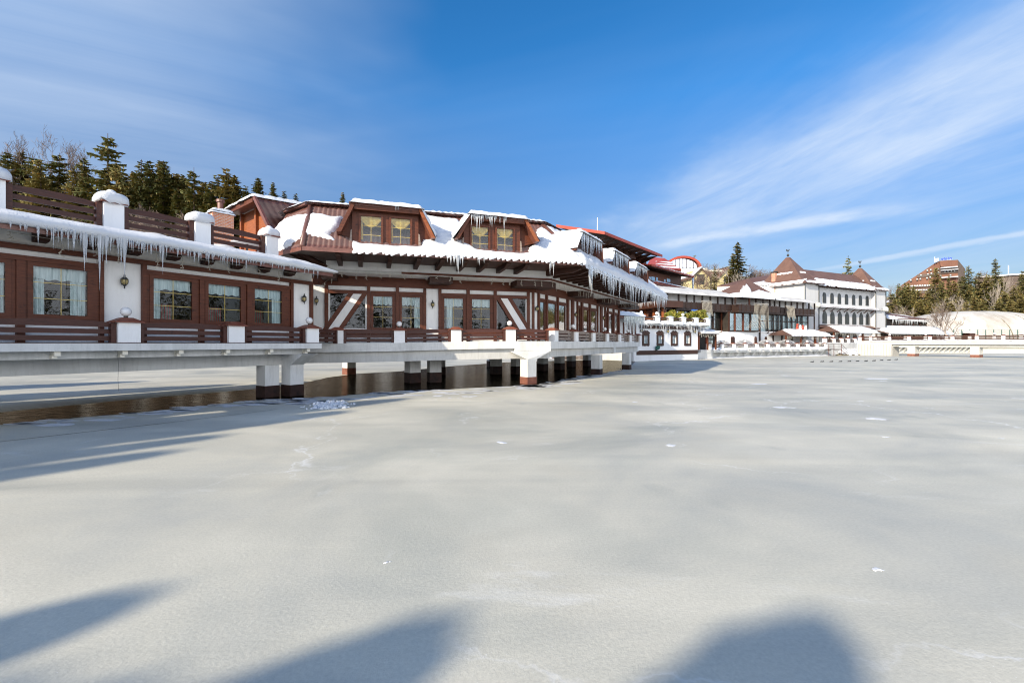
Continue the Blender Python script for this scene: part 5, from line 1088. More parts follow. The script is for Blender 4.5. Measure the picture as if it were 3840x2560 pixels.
# --- bridge
FBr = Fr((72.7, 87.4), (80.4-72.7, 74.5-87.4)); FBr.n = (-abs(FBr.d[1]), -abs(FBr.d[0])) if FBr.d[1] < 0 else FBr.n
M['bridge'] = weathered('bridge_paint', (.50, .49, .465), (.32, .30, .26), .5, .6)
br = thing('white_footbridge', FBr(0, 0, 0), 'white concrete footbridge on square pillars with dark board railings', 'bridge')
sbr = lambda u, n=0: FBr.s(u, n)
j0, j1 = sbr(3214), sbr(3990); zt4 = FBr.z(3500, 1277, 0); zb4 = zt4-.70
obj('deck', MB().box(FBr, j0, j1, -3.6, 0, zb4, zt4), 'bridge', br); obj('under_beam', MB().box(FBr, sbr(3344), j1, -3.0, -.5, zb4-.4, zb4-.002), 'stucco_grey', br)
for u, v in ((3409, 1336), (3648, 1340)):
    s = sbr(u+14, -.6); p_ = obj('pillar', MB().box(FBr, s-.75, s+.35, -2.4, -.55, .45, zb4-.402), 'concrete', br); obj('base', MB().box(FBr, s-.77, s+.37, -2.42, -.53, -.2, .45), 'plinthred', p_)
ab = MB(); n_ = 22
for i in range(n_): a = j0+(sbr(3344, .02)-j0)*i/n_; b = j0+(sbr(3344, .02)-j0)*(i+1)/n_; ab.box(FBr, a, b-.03, -.5, .02 if i % 2 else .06, -.2, zb4-.003)
ab.box(FBr, j0, sbr(3344, .02), -3.3, -.51, -.2, zb4-.003); obj('abutment', ab, 'bridge', br)
bu = [3226, 3266, 3336, 3410, 3488, 3573, 3664, 3763, 3870]; bs_ = [sbr(u, -.2) for u in bu]
railing('near side railing of the footbridge with broad white pillars', FBr, -.25, [(s, zt4) for s in bs_], .22, .78, far=True, rail='wood_dark', boardz=((.1, .3), (.42, .6), (.7, .82)))
railing('far side railing of the footbridge', FBr, -3.4, [(s+1.4, zt4) for s in bs_], .22, .78, far=True, rail='wood_dark', boardz=((.1, .3), (.42, .6), (.7, .82)))
for i, u, l in ((0, 3226, 'globe lamp at the left end of the footbridge'), (2, 3250, 'globe lamp on the far footbridge railing before the villa'), (3, 3336, 'globe lamp on the far footbridge railing before the pavilion'), (5, 3488, 'globe lamp over the middle footbridge pillar'), (6, 3535, 'globe lamp on the far footbridge railing by the bare tree')): globe(FBr, -.25 if i in (0, 5) else -3.4, bs_[i] if i in (0, 5) else bs_[i]+1.4-(0 if i > 2 else 2.5), zt4+.95, l, 1.2)
tag(obj('edge_snow', snow_patch([FBr(bs_[1], .05, zt4), FBr(j1, .05, zt4), FBr(j1, -.4, zt4), FBr(bs_[1], -.4, zt4)], .12, .15, .12, 2, .5), 'snow', None, True), 'thin snow line along the edge of the footbridge', 'snow', kind='stuff')
# folded embankment wall behind the bridge
FEm = Fr((P(3340, 0, 112).x, 112), (1, .08)); em = thing('embankment_wall', FEm(0, 0, 0), 'folded white embankment wall on the far shore behind the bridge', 'wall')
m_ = MB(); k = 16; e1 = FEm.s(3640); zz = FEm.z(3500, 1301)
for i in range(k):
    a, b = e1*i/k, e1*(i+1)/k; c = (a+b)/2; m_.hexa([FEm(a, 0, -.2), FEm(b, 0, -.2), FEm(b, -1, -.2), FEm(a, -1, -.2)], [FEm(a, 0, zz), FEm(b, 0, zz), FEm(b, -1, zz), FEm(a, -1, zz)])
    m_.hexa([FEm(c-.1, 0.002, .2), FEm(c+.1, 0.002, .2), FEm(c+.3, .002, zz), FEm(c-.3, .002, zz)], [FEm(c, .1, .2), FEm(c+.05, .1, .2), FEm(c+.2, 1.1, zz), FEm(c-.2, 1.1, zz)])
obj('folded_panel', m_, 'stucco_grey', em); obj('plain_panel', MB().box(FEm, e1+.02, 75, -1, .3, -.2, zz-.1), 'stucco_cream', em)
obj('coping', MB().box(FEm, 0, 75, -1.5, 1.15, zz+.002, zz+.2), 'snow', em)
# inflated hall
c = P(3745, 1262, 128); mb = MB(); vs = []; fs = []; k, m_ = 48, 14
for i in range(m_+1):
    t = math.pi/2*i/m_
    for j in range(k):
        a = 2*math.pi*j/k; sg_ = lambda x, p: math.copysign(abs(x)**p, x); rib = 1+.006*math.cos(a*24)
        vs.append((c.x+21*sg_(math.cos(a), .75)*math.cos(t)**.75*rib, c.y+8+14*sg_(math.sin(a), .75)*math.cos(t)**.75*rib, 2.6+(9.3)*math.sin(t)**.92))
for i in range(m_):
    for j in range(k): fs.append([i*k+j, i*k+(j+1) % k, (i+1)*k+(j+1) % k, (i+1)*k+j])
M['hall'] = weathered('stained_hall_membrane', (.50, .49, .465), (.25, .20, .15), .22, .9)
hl = thing('inflated_hall', (c.x, c.y, 2.6), 'large stained white inflated hall behind the bridge', 'building'); obj('membrane', MB().add(vs, fs), 'hall', hl, True)
for fx in (-.75, -.45, -.15, .15, .45, .75):
    pts = []
    for i in range(15):
        t = math.pi*i/14; x = 21*fx; w_ = (1-abs(fx)**(1/.75*2))**.5; pts.append((c.x+x+.8*math.cos(t), c.y+8-14.1*w_*math.copysign(abs(math.cos(t))**.8, math.cos(t)), 2.6+9.36*w_**1.0*math.sin(t)**.92))
    obj('rope', MB().tube(pts, .11, k=4), 'rock', hl)
for u, v in ((3667, 1195), (3620, 1201)):
    q = hit(u, v, (0, c.y-2.2, 0), Vector((0, -1, 0))); obj('vent', MB().box(Fr((q.x, q.y), (1, 0)), -.6, .6, -1.5, .25, q.z-1.4, q.z), 'stucco_cream', hl)
FF = Fr((P(3550, 0, 116).x, 116), (1, .05)); zf = FF.z(3600, 1262)
fe = thing('mesh_fence', FF(0, 0, 2), 'thin mesh fence with dark green posts in front of the inflated hall', 'fence')
for i, u in enumerate(range(3577, 3960, 30)): s = FF.s(u); obj('fence_post', MB().box(FF, s-.06, s+.06, -.06, .06, 1.5, FF.z(u, 1236)), 'green', fe)
for v in (1236, 1243, 1250): obj('wire', MB().tube([FF(FF.s(3577), 0, FF.z(3577, v)), FF(FF.s(3930), 0, FF.z(3930, v))], .02, k=3), 'green', fe)
kb = thing('white_kiosk', FF(FF.s(3647), 1, 2), 'small white kiosk roof standing before the mesh fence', 'kiosk'); opx('kiosk_roof', kb, 'plastic_white', FF, 3634, 3660, 1239, 1248, -1, 1.5); opx('kiosk_body', kb, 'wood_dark', FF, 3637, 3658, 1248, 1275, -.8, 1.2)

# --- red roofed timber chalet hotel in the middle
FC1 = Fr((14.7, 72), (.63, .777)); cb = thing('timber_chalet', FC1(10, -6, 4), 'tall dark timber chalet with wide red edged eaves behind the restaurant', 'building')
zc = 19.9
q = [FC1(-.2, 0, zc), FC1(24, 0, zc), FC1(24, -9, zc+2.6), FC1(-.2, -9, zc+2.6)]
obj('roof', MB().hexa([p+Vector((0, 0, -.3)) for p in q], q), 'wood_dark', cb)
obj('eave_board', MB().box(FC1, -.3, 24.1, .002, .12, zc-.35, zc+.12), 'redroof', cb); obj('eave_board', MB().hexa([FC1(-.32, .1, zc-.35), FC1(-.2, .1, zc-.35), FC1(-.2, -9, zc+2.2), FC1(-.32, -9, zc+2.2)], [FC1(-.32, .1, zc+.12), FC1(-.2, .1, zc+.12), FC1(-.2, -9, zc+2.7), FC1(-.32, -9, zc+2.7)]), 'redroof', cb)
zw = lambda v, u=2360, n=-3.5: FC1.z(u, v, n)
obj('wall', MB().box(FC1, 2, FC1.s(2424, -3.5), -9, -3.5, 2, zc-.25), 'wood', cb)
for k in range(9): s = 1.5+k*2.6; obj('rafter', MB().hexa([FC1(s-.18, n, z) for n, z in ((-.2, zc-.32), (-3.5, zc-.32), (-3.5, zc-1.5), (-2.2, zc-1.1))], [FC1(s+.18, n, z) for n, z in ((-.2, zc-.32), (-3.5, zc-.32), (-3.5, zc-1.5), (-2.2, zc-1.1))]), 'wood_dark', cb)
obj('balcony', MB().box(FC1, 9, FC1.s(2385, -2.4), -3.49, -2.4, FC1.z(2340, 958, -2.4), FC1.z(2340, 940, -2.4)), 'wood_dark', cb)
for u in (2268, 2282, 2320, 2335): opx('window', cb, 'pane_mirror', FC1, u-5, u+5, 916 if u < 2300 else 930, 926 if u < 2300 else 941, -3.49, -3.44)
# lower block
LB0 = FC1(FC1.s(2428, -2.5), -2.5, 0); FL = Fr((LB0.x, LB0.y), (.68, .73)); zl = FL.z(2500, 1010, 2.5); zA = FL.z(2445, 992, 2.5)
obj('lower_wall', MB().box(FL, -.5, FL.s(2540, 0), -8, 0, 2, zA-.4), 'wood', cb)
e_ = FL.s(2602, 2.5); q = [FL(-3.5, 2.5, zA), FL(e_, 2.5, zA), FL(e_, -9, zA+2.4), FL(-3.5, -9, zA+2.4)]
obj('lower_roof', MB().hexa([p+Vector((0, 0, -.25)) for p in q], q), 'redroof', cb); obj('eave_board', MB().box(FL, -3.5, e_, 2.502, 2.6, zA-.3, zA+.08), 'redroof', cb); obj('lower_soffit', MB().hexa([p+Vector((0, 0, -.4)) for p in q], [p+Vector((0, 0, -.27)) for p in q]), 'wood_dark', cb)
for u0, u1, v0, v1 in ((2434, 2441, 1038, 1052), (2443, 2456, 1038, 1052), (2461, 2467, 1040, 1054), (2491, 2496, 1048, 1057), (2501, 2508, 1043, 1057), (2509, 2515, 1045, 1058), (2517, 2523, 1045, 1059)): opx('window', cb, 'pane_mirror', FL, u0, u1, v0, v1, .003, .06)
z3 = FL.z(2520, 1068, 3); obj('porch_roof', MB().box(FL, -2, FL.s(2616, 3), -.2, 3, z3-.25, z3), 'redroof', cb); obj('porch_wall', MB().box(FL, -2, FL.s(2570, 1.5), .05, 1.5, 2, z3-.26), 'stucco', cb)
q2 = [p+Vector((0, 0, .03)) for p in q]; m2 = snow_patch([q2[0]+(q2[1]-q2[0])*.1, q2[1], q2[1]+(q2[2]-q2[1])*.1, q2[0]+(q2[1]-q2[0])*.1+(q2[3]-q2[0])*.1], .16, .3, .3, 3, .3); snow_patch([FL(-1.5, 3.05, z3+.02), FL(FL.s(2616, 3), 3.05, z3+.02), FL(FL.s(2616, 3), .5, z3+.02), FL(-1.5, .5, z3+.02)], .25, .3, .3, 4, .2, mb=m2)
tag(obj('roof_snow', m2, 'snow', None, True), 'snow lines on the lower eaves of the timber chalet', 'snow', kind='stuff')
p_ = FL(FL.s(2599, 2.4), 2.4, zA); tag(obj('icicle', MB().lathe(p_, [(.22, 0), (.24, -1.5), (.18, -2.9), (.02, -3.4)], 7), 'icicle', None, True), 'single thick ice column hanging from the lower chalet eave', 'icicle')
q = [P(2422, 1004, 96), P(2556, 1010, 100), P(2492, 968, 110), P(2442, 964, 112)]
rr = thing('red_roofed_house', P(2490, 1010, 104), 'bright red sheet roof with snow stripes behind the timber chalet', 'building'); obj('roof', MB().hexa([x+Vector((0, .3, -.3)) for x in q], q), 'redroof', rr); obj('wall', MB().hexa([Vector((x.x, x.y+.5, 5)) for x in q], [x+Vector((0, .3, -.35)) for x in q]), 'wood_dark', rr)
m2 = MB()
for t in (.1, .32, .52): a = q[0]+(q[3]-q[0])*t+Vector((0, 0, .05)); b = q[1]+(q[2]-q[1])*t+Vector((0, 0, .05)); d_ = (q[3]-q[0])*.07; snow_patch([a+(b-a)*(.25-.1*t), a+(b-a)*.97, a+(b-a)*.95+d_, a+(b-a)*.3+d_], .12, .25, .25, int(t*50), .5, mb=m2)
tag(obj('roof_snow', m2, 'snow', None, True), 'snow stripes on the bright red roof', 'snow', kind='stuff')
tag(obj('flagpole', MB().tube([P(2240.5, 880, 82), P(2240.5, 816, 82)], .09, .05, 6), 'plastic_white'), 'thin white pole rising behind the chalet roof', 'pole')
# arched hall on the hill
ah = thing('arched_hall', P(2562, 1000, 160), 'hall with a red arched roof edge and glazed gable on the hill', 'building'); FAh = Fr((P(2562, 0, 160).x, 160), (1, 0))
cx, hw = 0, 67/F*160; zb5 = FAh.z(2562, 1004); ht = 44/F*160
arcp = lambda k_, o=0: [((hw-o)*math.cos(math.pi*i/20), zb5+(ht-o)*math.sin(math.pi*i/20)) for i in range(21)]
oa, ia = arcp(0), arcp(0, .75); m_ = MB()
for i in range(20): m_.prism(FAh, [ia[i], oa[i], oa[i+1], ia[i+1]], -14, .6)
obj('arch_roof', m_, 'redroof', ah); obj('glazed_gable', MB().prism(FAh, ia, -.5, -.3), 'pane_mirror', ah); obj('inner_wall', MB().prism(FAh, ia, -3, -2.8), 'dark', ah)
for i in range(-4, 5): x = i*hw/5; zz = zb5+(ht-.9)*math.sqrt(max(0, 1-(x/hw)**2)); obj('mullion', MB().box(FAh, x-.08, x+.08, -.299, -.2, zb5, zz), 'wood_dark', ah)
obj('base_wall', MB().box(FAh, -hw*.9, hw*1.4, -14, -.6, zb5-6, zb5), 'stucco_cream', ah)
yh = thing('yellow_house', P(2670, 1070, 130), 'yellow house with snowy brown gables behind bare trees', 'building'); FY = Fr((P(2670, 0, 130).x, 130), (1, .1))
yz = lambda v: FY.z(2660, v)
opx('wall', yh, 'plaster_yellow', FY, 2592, 2740, 1018, 1110, -10, -.3); 
for u0, um, u1, v0, v1 in ((2592, 2622, 2656, 1042, 1012), (2685, 2722, 2752, 1048, 1010)):
    a, b, c_ = FY.s(u0), FY.s(um), FY.s(u1); obj('gable', MB().prism(FY, [(a, yz(1090)), (c_, yz(1090)), (c_, yz(v0)), (b, yz(v1)), (a, yz(v0))], -.299, .8), 'plaster_yellow', yh)
    obj('gable_roof', MB().prism(FY, [(a-.6, yz(v0)-.4), (b, yz(v1)), (c_+.6, yz(v0)-.4), (c_+.6, yz(v0)), (b, yz(v1)+.5), (a-.6, yz(v0))], -9, 1.3), 'tile_far', yh); obj('window', MB().box(FY, b-1.1, b+1.1, .803, .9, yz(v0)-2, yz(v0)+.8), 'black', yh)
opx('flat_roof', yh, 'stucco_cream', FY, 2625, 2735, 1012, 1018, -10, -.5); opx('roof_band', yh, 'tile_far', FY, 2650, 2728, 1018, 1034, -.299, -.1)
m2 = MB()
for u0, um, v0, v1 in ((2590, 2622, 1041, 1010), (2722, 2754, 1009, 1047)): a, b = FY.s(u0), FY.s(um); snow_patch([FY(a, 1.3, yz(v0)+.5), FY(b, 1.3, yz(v1)+.5), FY(b, -8, yz(v1)+.5), FY(a, -8, yz(v0)+.5)], .2, .3, .3, int(u0), .3, mb=m2)
tag(obj('roof_snow', m2, 'snow', None, True), 'snow on the gables of the yellow house', 'snow', kind='stuff')

# --- stepped mountain hotel with its blue letters
Yh = 330; FH = Fr((P(3530, 0, Yh).x, Yh), (1, -.9)); ho = thing('mountain_hotel', P(3530, 1100, Yh), 'stepped rust brown mountain hotel with a sloping roofline on the hilltop', 'building')
hp = lambda u, v, n=0: FH.sz(u, v, n)
prof_ = [(3360, 1140), (3360, 1088), (3382, 1068), (3440, 1031), (3507, 986), (3525, 978), (3592, 974), (3592, 1140)]
obj('front', MB().prism(FH, [hp(u, v) for u, v in prof_], -20, 0), 'hotel', ho)
q_ = [hp(3592, 974), hp(3621, 1004), hp(3621, 1140), hp(3592, 1140)]
obj('side_roof', MB().hexa([FH(q_[0][0]+.02, 0, q_[0][1]), FH(q_[1][0], -5, q_[1][1]), FH(q_[2][0], -5, q_[2][1]), FH(q_[3][0]+.02, 0, q_[3][1])], [FH(q_[0][0]+.02, -20, q_[0][1]), FH(q_[1][0], -20, q_[1][1]), FH(q_[2][0], -20, q_[2][1]), FH(q_[3][0]+.02, -20, q_[3][1])]), 'hotel_dark', ho)
obj('crown', MB().prism(FH, [hp(3528, 1000, 3), hp(3524, 979, 3), hp(3592, 975, 3), hp(3592, 998, 3)], .01, 3), 'hotel', ho)
for u0, u1, v0, v1 in ((3528, 3592, 1000, 1004), (3528, 3594, 1010, 1013), (3530, 3594, 1037, 1041)): opx('snow_ledge', ho, 'snow', FH, u0, u1, v0, v1-1, .01, 4)
for u0, u1, v0, v1, m_ in ((3375, 3500, 1068, 1078, 'hotel_dark'), (3365, 3510, 1082, 1100, 'hotel_dark'), (3440, 3512, 1026, 1038, 'hotel_dark'), (3516, 3592, 1004, 1010, 'hotel_dark'), (3512, 3592, 1014, 1025, 'hotel_dark')): opx('storey_band', ho, m_, FH, u0, u1, v0, v1, .01, .9)
for u, v in ((3478, 1015), (3491, 1012), (3518, 1008), (3454, 1033), (3480, 1029), (3493, 1026), (3416, 1052), (3440, 1048), (3452, 1046), (3477, 1043), (3489, 1040), (3519, 1022), (3528, 1034), (3545, 1019), (3556, 1018), (3568, 1018), (3580, 1017), (3565, 1032)): f_ = opx('window', ho, 'black', FH, u-3.6, u+3.6, v-3.5, v+3.5, .9, 1.2); opx('blind', f_, 'curtain', FH, u-2.8, u+2.0, v-3, v-.3, 1.203, 1.3)
for k in range(14): u = 3390+k*9.5; opx('balcony', ho, 'plastic_white', FH, u, u+6, 1071-k*.4, 1075-k*.4, .9, 2); opx('balcony', ho, 'plastic_white', FH, u-4, u+2, 1087-k*.3, 1091-k*.3, .9, 2)
def glyph(strokes, x, z, sc, n):
    m_ = MB()
    for a, b, c_, d_ in strokes: m_.box(FH, x+a*sc, x+c_*sc, n, n+.8, z+b*sc, z+d_*sc)
    return m_
def ring(cx, cz, ro, ri): 
    m_ = MB(); o = [(cx+ro*math.cos(i*math.pi/6), cz+ro*math.sin(i*math.pi/6)) for i in range(12)]; q = [(cx+ri*math.cos(i*math.pi/6), cz+ri*math.sin(i*math.pi/6)) for i in range(12)]
    for i in range(12): j = (i+1) % 12; m_.prism(FH, [q[i], o[i], o[j], q[j]], -.4, .4)
    return m_
sgn = thing('rooftop_sign', FH(*[hp(3546, 975)[0], 0, hp(3546, 975)[1]]), 'bright blue rooftop letters reading alpin on the mountain hotel', 'sign')
X0, Zs = hp(3529, 973.5)[0], hp(3546, 973.5)[1]; ux = (hp(3568, 970)[0]-X0)/36*1.05
def letter(mb): obj('letter', mb, 'signblue', sgn)
m_ = ring(X0+4*ux, Zs+3.6*ux, 3.9*ux, 1.4*ux); m_.box(FH, X0+6*ux, X0+8.6*ux, -.401, .401, Zs, Zs+7.4*ux); letter(m_)
letter(MB().box(FH, X0+10*ux, X0+12.6*ux, -.4, .4, Zs, Zs+10.5*ux))
m_ = ring(X0+18*ux, Zs+3.6*ux, 3.9*ux, 1.4*ux); m_.box(FH, X0+14*ux, X0+16.6*ux, -.401, .401, Zs-2.6*ux, Zs+7.4*ux); letter(m_)
m_ = MB().box(FH, X0+23.4*ux, X0+26*ux, -.4, .4, Zs, Zs+7.2*ux); m_.box(FH, X0+23.4*ux, X0+26*ux, -.4, .4, Zs+8.4*ux, Zs+10.5*ux); letter(m_)
m_ = MB().box(FH, X0+27.6*ux, X0+30.2*ux, -.4, .4, Zs, Zs+7.2*ux); m_.box(FH, X0+33.4*ux, X0+36*ux, -.4, .4, Zs, Zs+6*ux); m_.prism(FH, [(X0+30.2*ux, Zs+4.4*ux), (X0+33.4*ux, Zs+4.4*ux), (X0+36*ux, Zs+6*ux), (X0+34*ux, Zs+7.4*ux), (X0+30.2*ux, Zs+7.2*ux)], -.4, .4); letter(m_)
m_ = MB()
for k in range(9): m_.box(FH, X0+k*4.4*ux, X0+k*4.4*ux+.25, -.3, -.1, Zs-3.2*ux, Zs+2*ux)
obj('sign_frame', m_, 'stucco_grey', sgn)
an = thing('rooftop_antennas', FH(hp(3512, 980)[0], -2, hp(3512, 980)[1]), 'white antenna masts left of the blue rooftop letters', 'antenna')
for u, v0, v1, r in ((3505, 984, 964, .25), (3511, 982, 970, .45), (3517, 979, 968, .5)): obj('mast', MB().tube([P(u, v0, Yh), P(u, v1, Yh)], r, k=5), 'plastic_white', an)
rb = thing('flat_block', P(3780, 1050, 300), 'long flat brown block on the hill at the right edge', 'building'); FRb = Fr((P(3780, 0, 300).x, 300), (1, -.9)); opx('wall', rb, 'hotel_dark', FRb, 3660, 3960, 1031, 1120, -10, 0); opx('roof', rb, 'snow', FRb, 3655, 3965, 1026, 1031, -10, 1.5)
tag(obj('mast', MB().tube([P(3782, 1030, 298), P(3782, 995, 298)], .25, k=5), 'plastic_white'), 'thin mast on the flat block at the right', 'mast')
# ================================================================== ground, ice, trees, sky, light
def shore(x):
    pts = [(-400, 74), (-2, 74), (10, 66), (16, 62.5), (28, 70), (33, 74), (60, 89), (73, 96), (78, 116), (600, 118)]
    for (a, ya), (b, yb) in zip(pts, pts[1:]):
        if x <= b: return ya+(yb-ya)*clamp((x-a)/(b-a))
    return 118
def H(x, y):
    if x < -36 and y < 40: return -.6+2.2*smooth(-38, -43, x)*(1-smooth(28, 38, y))
    if y < 0:
        edge = -9 if x < -20 else -9-6*smooth(-20, -12, x)
        return -.6+2.0*smooth(edge, edge-4, y)
    h = -.6+1.75*smooth(shore(x)+1, shore(x)+5, y)
    h += 27*smooth(74, 104, y)*(1-smooth(-40, -16, x))+9*smooth(104, 190, y)*(1-smooth(-40, -10, x))
    h += 17*smooth(97, 132, y)*smooth(-30, -8, x)*(1-smooth(60, 86, x))
    h += (20*smooth(136, 240, y)+14*smooth(240, 330, y))*smooth(78, 110, x)
    if h > 2: h += .8*nz(x*.08, y*.08)
    return h
mb = MB(); vs = []; fs = []; X0g, X1g, Y0g, Y1g, st = -280, 420, -90, 420, 5
nx, ny = int((X1g-X0g)/st), int((Y1g-Y0g)/st)
for j in range(ny+1):
    for i in range(nx+1): x, y = X0g+i*st, Y0g+j*st; vs.append((x, y, H(x, y)))
for j in range(ny):
    for i in range(nx): fs.append([j*(nx+1)+i, j*(nx+1)+i+1, (j+1)*(nx+1)+i+1, (j+1)*(nx+1)+i])
mb.add(vs, fs); 
for a, b, c, d in ((-4000, 4000, 419, 6000), (-4000, 4000, -4000, -89), (-4000, -279, -89, 419), (419, 4000, -89, 419)): mb.quad((a, c, -1.2), (b, c, -1.2), (b, d, -1.2), (a, d, -1.2))
def mk_ground():
    m, nt, b = nodes('snowy_hill_ground'); n = tnoise(nt, pos(nt), .35, 6, .65); r = ramp(nt, n, 'Fac', [(.42, (.09, .065, .045)), (.52, (.22, .17, .13)), (.6, (.80, .82, .85))])
    link(nt, r, 'Color', b, 'Base Color'); b.inputs['Roughness'].default_value = .9; return m
M['ground'] = mk_ground()
tag(obj('snowy_ground', mb, 'ground', None, True), 'snowy ground and wooded hills around the lake', 'ground', kind='structure')

def mk_ice():
    m, nt, b = nodes('frozen_lake_ice')
    p = pos(nt)
    n = tnoise(nt, p, .22, 6, .6, .5); r = ramp(nt, n, 'Fac', [(.30, (.44, .44, .40)), (.5, (.555, .535, .455)), (.70, (.66, .63, .535))])
    p2 = pos(nt, (.10, .55, 1), (0, 0, R(-8))); n2 = tnoise(nt, p2, .55, 6, .6, .6); r2 = ramp(nt, n2, 'Fac', [(.34, (.66, .69, .72)), (.62, (1.05, 1.05, 1.04))])
    mul = nt.nodes.new('ShaderNodeMix'); mul.data_type = 'RGBA'; mul.blend_type = 'MULTIPLY'; mul.inputs[0].default_value = .6
    nt.links.new(r.outputs['Color'], mul.inputs[6]); nt.links.new(r2.outputs['Color'], mul.inputs[7])
    n9 = tnoise(nt, pos(nt, (.5, .8, 1), (0, 0, .5)), .22, 4, .6, .8); r9 = ramp(nt, n9, 'Fac', [(.34, (.80, .83, .85)), (.50, (1, 1, 1))])
    m9 = nt.nodes.new('ShaderNodeMix'); m9.data_type = 'RGBA'; m9.blend_type = 'MULTIPLY'; m9.inputs[0].default_value = 1; nt.links.new(mul.outputs[2], m9.inputs[6]); nt.links.new(r9.outputs['Color'], m9.inputs[7]); mul = m9
    # brownish clouds in the ice
    n3 = tnoise(nt, p, .33, 3); r3 = ramp(nt, n3, 'Fac', [(.52, (0, 0, 0)), (.72, (.30,)*3)]); a3 = mixc(nt, r3, 'Color', (mul, 2), (.45, .42, .34))
    # wind-blown frost: soft fleecy streaks
    p4 = pos(nt, (.35, 1.1, 1), (0, 0, R(-20))); n4 = tnoise(nt, p4, .7, 9, .72, .8); r4 = ramp(nt, n4, 'Fac', [(.60, (0, 0, 0)), (.82, (.55,)*3)]); a4 = mixc(nt, r4, 'Color', (a3, 2), (.80, .82, .84))
    # fine grain and sparse crystals
    n5 = tnoise(nt, p, 26, 6, .75); r5 = ramp(nt, n5, 'Fac', [(.33, (.89, .89, .89)), (.67, (1.10, 1.10, 1.10))])
    mu2 = nt.nodes.new('ShaderNodeMix'); mu2.data_type = 'RGBA'; mu2.blend_type = 'MULTIPLY'; mu2.inputs[0].default_value = 1; nt.links.new(a4.outputs[2], mu2.inputs[6]); nt.links.new(r5.outputs['Color'], mu2.inputs[7])
    n6 = tnoise(nt, p, 42, 3, .6); n7 = tnoise(nt, p, .5, 3); r7 = ramp(nt, n7, 'Fac', [(.42, (0, 0, 0)), (.65, (1, 1, 1))]); r6 = ramp(nt, n6, 'Fac', [(.66, (0, 0, 0)), (.72, (.8,)*3)])
    mm = nt.nodes.new('ShaderNodeMix'); mm.data_type = 'RGBA'; mm.blend_type = 'MULTIPLY'; mm.inputs[0].default_value = 1; nt.links.new(r6.outputs['Color'], mm.inputs[6]); nt.links.new(r7.outputs['Color'], mm.inputs[7])
    a6 = mixc(nt, mm, 2, (mu2, 2), (.86, .87, .88))
    # thin darker spots and hairline cracks
    n10 = tnoise(nt, pos(nt, (1, .8, 1)), .55, 3, .5, .5); r10 = ramp(nt, n10, 'Fac', [(.66, (1, 1, 1)), (.78, (.74, .77, .80))])
    m10 = nt.nodes.new('ShaderNodeMix'); m10.data_type = 'RGBA'; m10.blend_type = 'MULTIPLY'; m10.inputs[0].default_value = 1; nt.links.new(a6.outputs[2], m10.inputs[6]); nt.links.new(r10.outputs['Color'], m10.inputs[7])
    wv = nt.nodes.new('ShaderNodeTexVoronoi'); wv.feature = 'DISTANCE_TO_EDGE'; wv.inputs['Scale'].default_value = .16
    nd = tnoise(nt, p, .8, 5); va = nt.nodes.new('ShaderNodeVectorMath'); va.operation = 'MULTIPLY_ADD'; va.inputs[1].default_value = (2.2, 2.2, 0); link(nt, nd, 'Color', va, 0); link(nt, p, 0, va, 2); link(nt, va, 0, wv, 'Vector')
    rc = ramp(nt, wv, 'Distance', [(.0, (.55,)*3), (.006, (0, 0, 0))]); n11 = tnoise(nt, p, .25, 3); r11 = ramp(nt, n11, 'Fac', [(.48, (0, 0, 0)), (.60, (1, 1, 1))])
    mc = nt.nodes.new('ShaderNodeMix'); mc.data_type = 'RGBA'; mc.blend_type = 'MULTIPLY'; mc.inputs[0].default_value = 1; nt.links.new(rc.outputs['Color'], mc.inputs[6]); nt.links.new(r11.outputs['Color'], mc.inputs[7])
    a6 = mixc(nt, mc, 2, (m10, 2), (.74, .75, .76))
    link(nt, a6, 2, b, 'Base Color')
    rr = ramp(nt, n2, 'Fac', [(.3, (.42,)*3), (.6, (.6,)*3)]); link(nt, rr, 'Color', b, 'Roughness'); b.inputs['Specular IOR Level'].default_value = .22
    bump(nt, b, n5, 'Fac', .35, .012)
    return m
M['ice'] = mk_ice()
tag(obj('ice', MB().quad((-280, -40, 0), (400, -40, 0), (400, 140, 0), (-280, 140, 0)), 'ice'), 'grey frozen lake with frost patches', 'ice', kind='structure')
def mk_water():
    m = bpy.data.materials.new('dark_open_water'); m.use_nodes = True; nt = m.node_tree; nt.nodes.clear()
    o = nt.nodes.new('ShaderNodeOutputMaterial'); d = nt.nodes.new('ShaderNodeBsdfDiffuse'); d.inputs['Color'].default_value = (.008, .008, .006, 1)
    g = nt.nodes.new('ShaderNodeBsdfGlossy'); g.inputs['Roughness'].default_value = .05; g.inputs['Color'].default_value = (.44, .41, .35, 1)
    n = tnoise(nt, pos(nt, (1, 2.4, 1), (0, 0, .3)), 1.5, 5, .62, .3); bp = nt.nodes.new('ShaderNodeBump'); bp.inputs['Strength'].default_value = .5; bp.inputs['Distance'].default_value = .12
    link(nt, n, 'Fac', bp, 'Height'); link(nt, bp, 0, g, 'Normal')
    fr = nt.nodes.new('ShaderNodeFresnel'); fr.inputs['IOR'].default_value = 1.33; link(nt, bp, 0, fr, 'Normal'); pw = nt.nodes.new('ShaderNodeMath'); pw.operation = 'POWER'; pw.inputs[1].default_value = 1.55; link(nt, fr, 0, pw, 0)
    mx = nt.nodes.new('ShaderNodeMixShader'); link(nt, pw, 0, mx, 0); link(nt, d, 0, mx, 1); link(nt, g, 0, mx, 2); link(nt, mx, 0, o, 0); return m
M['water'] = mk_water()
near = [(-420, 1640), (0, 1592), (250, 1570), (500, 1547), (700, 1528), (900, 1507), (1040, 1497), (1120, 1496), (1250, 1487), (1400, 1474), (1500, 1467), (1650, 1462), (1800, 1452), (1955, 1446), (2010, 1443), (2080, 1431), (2180, 1412), (2240, 1402), (2330, 1388), (2372, 1366), (2382, 1356)]
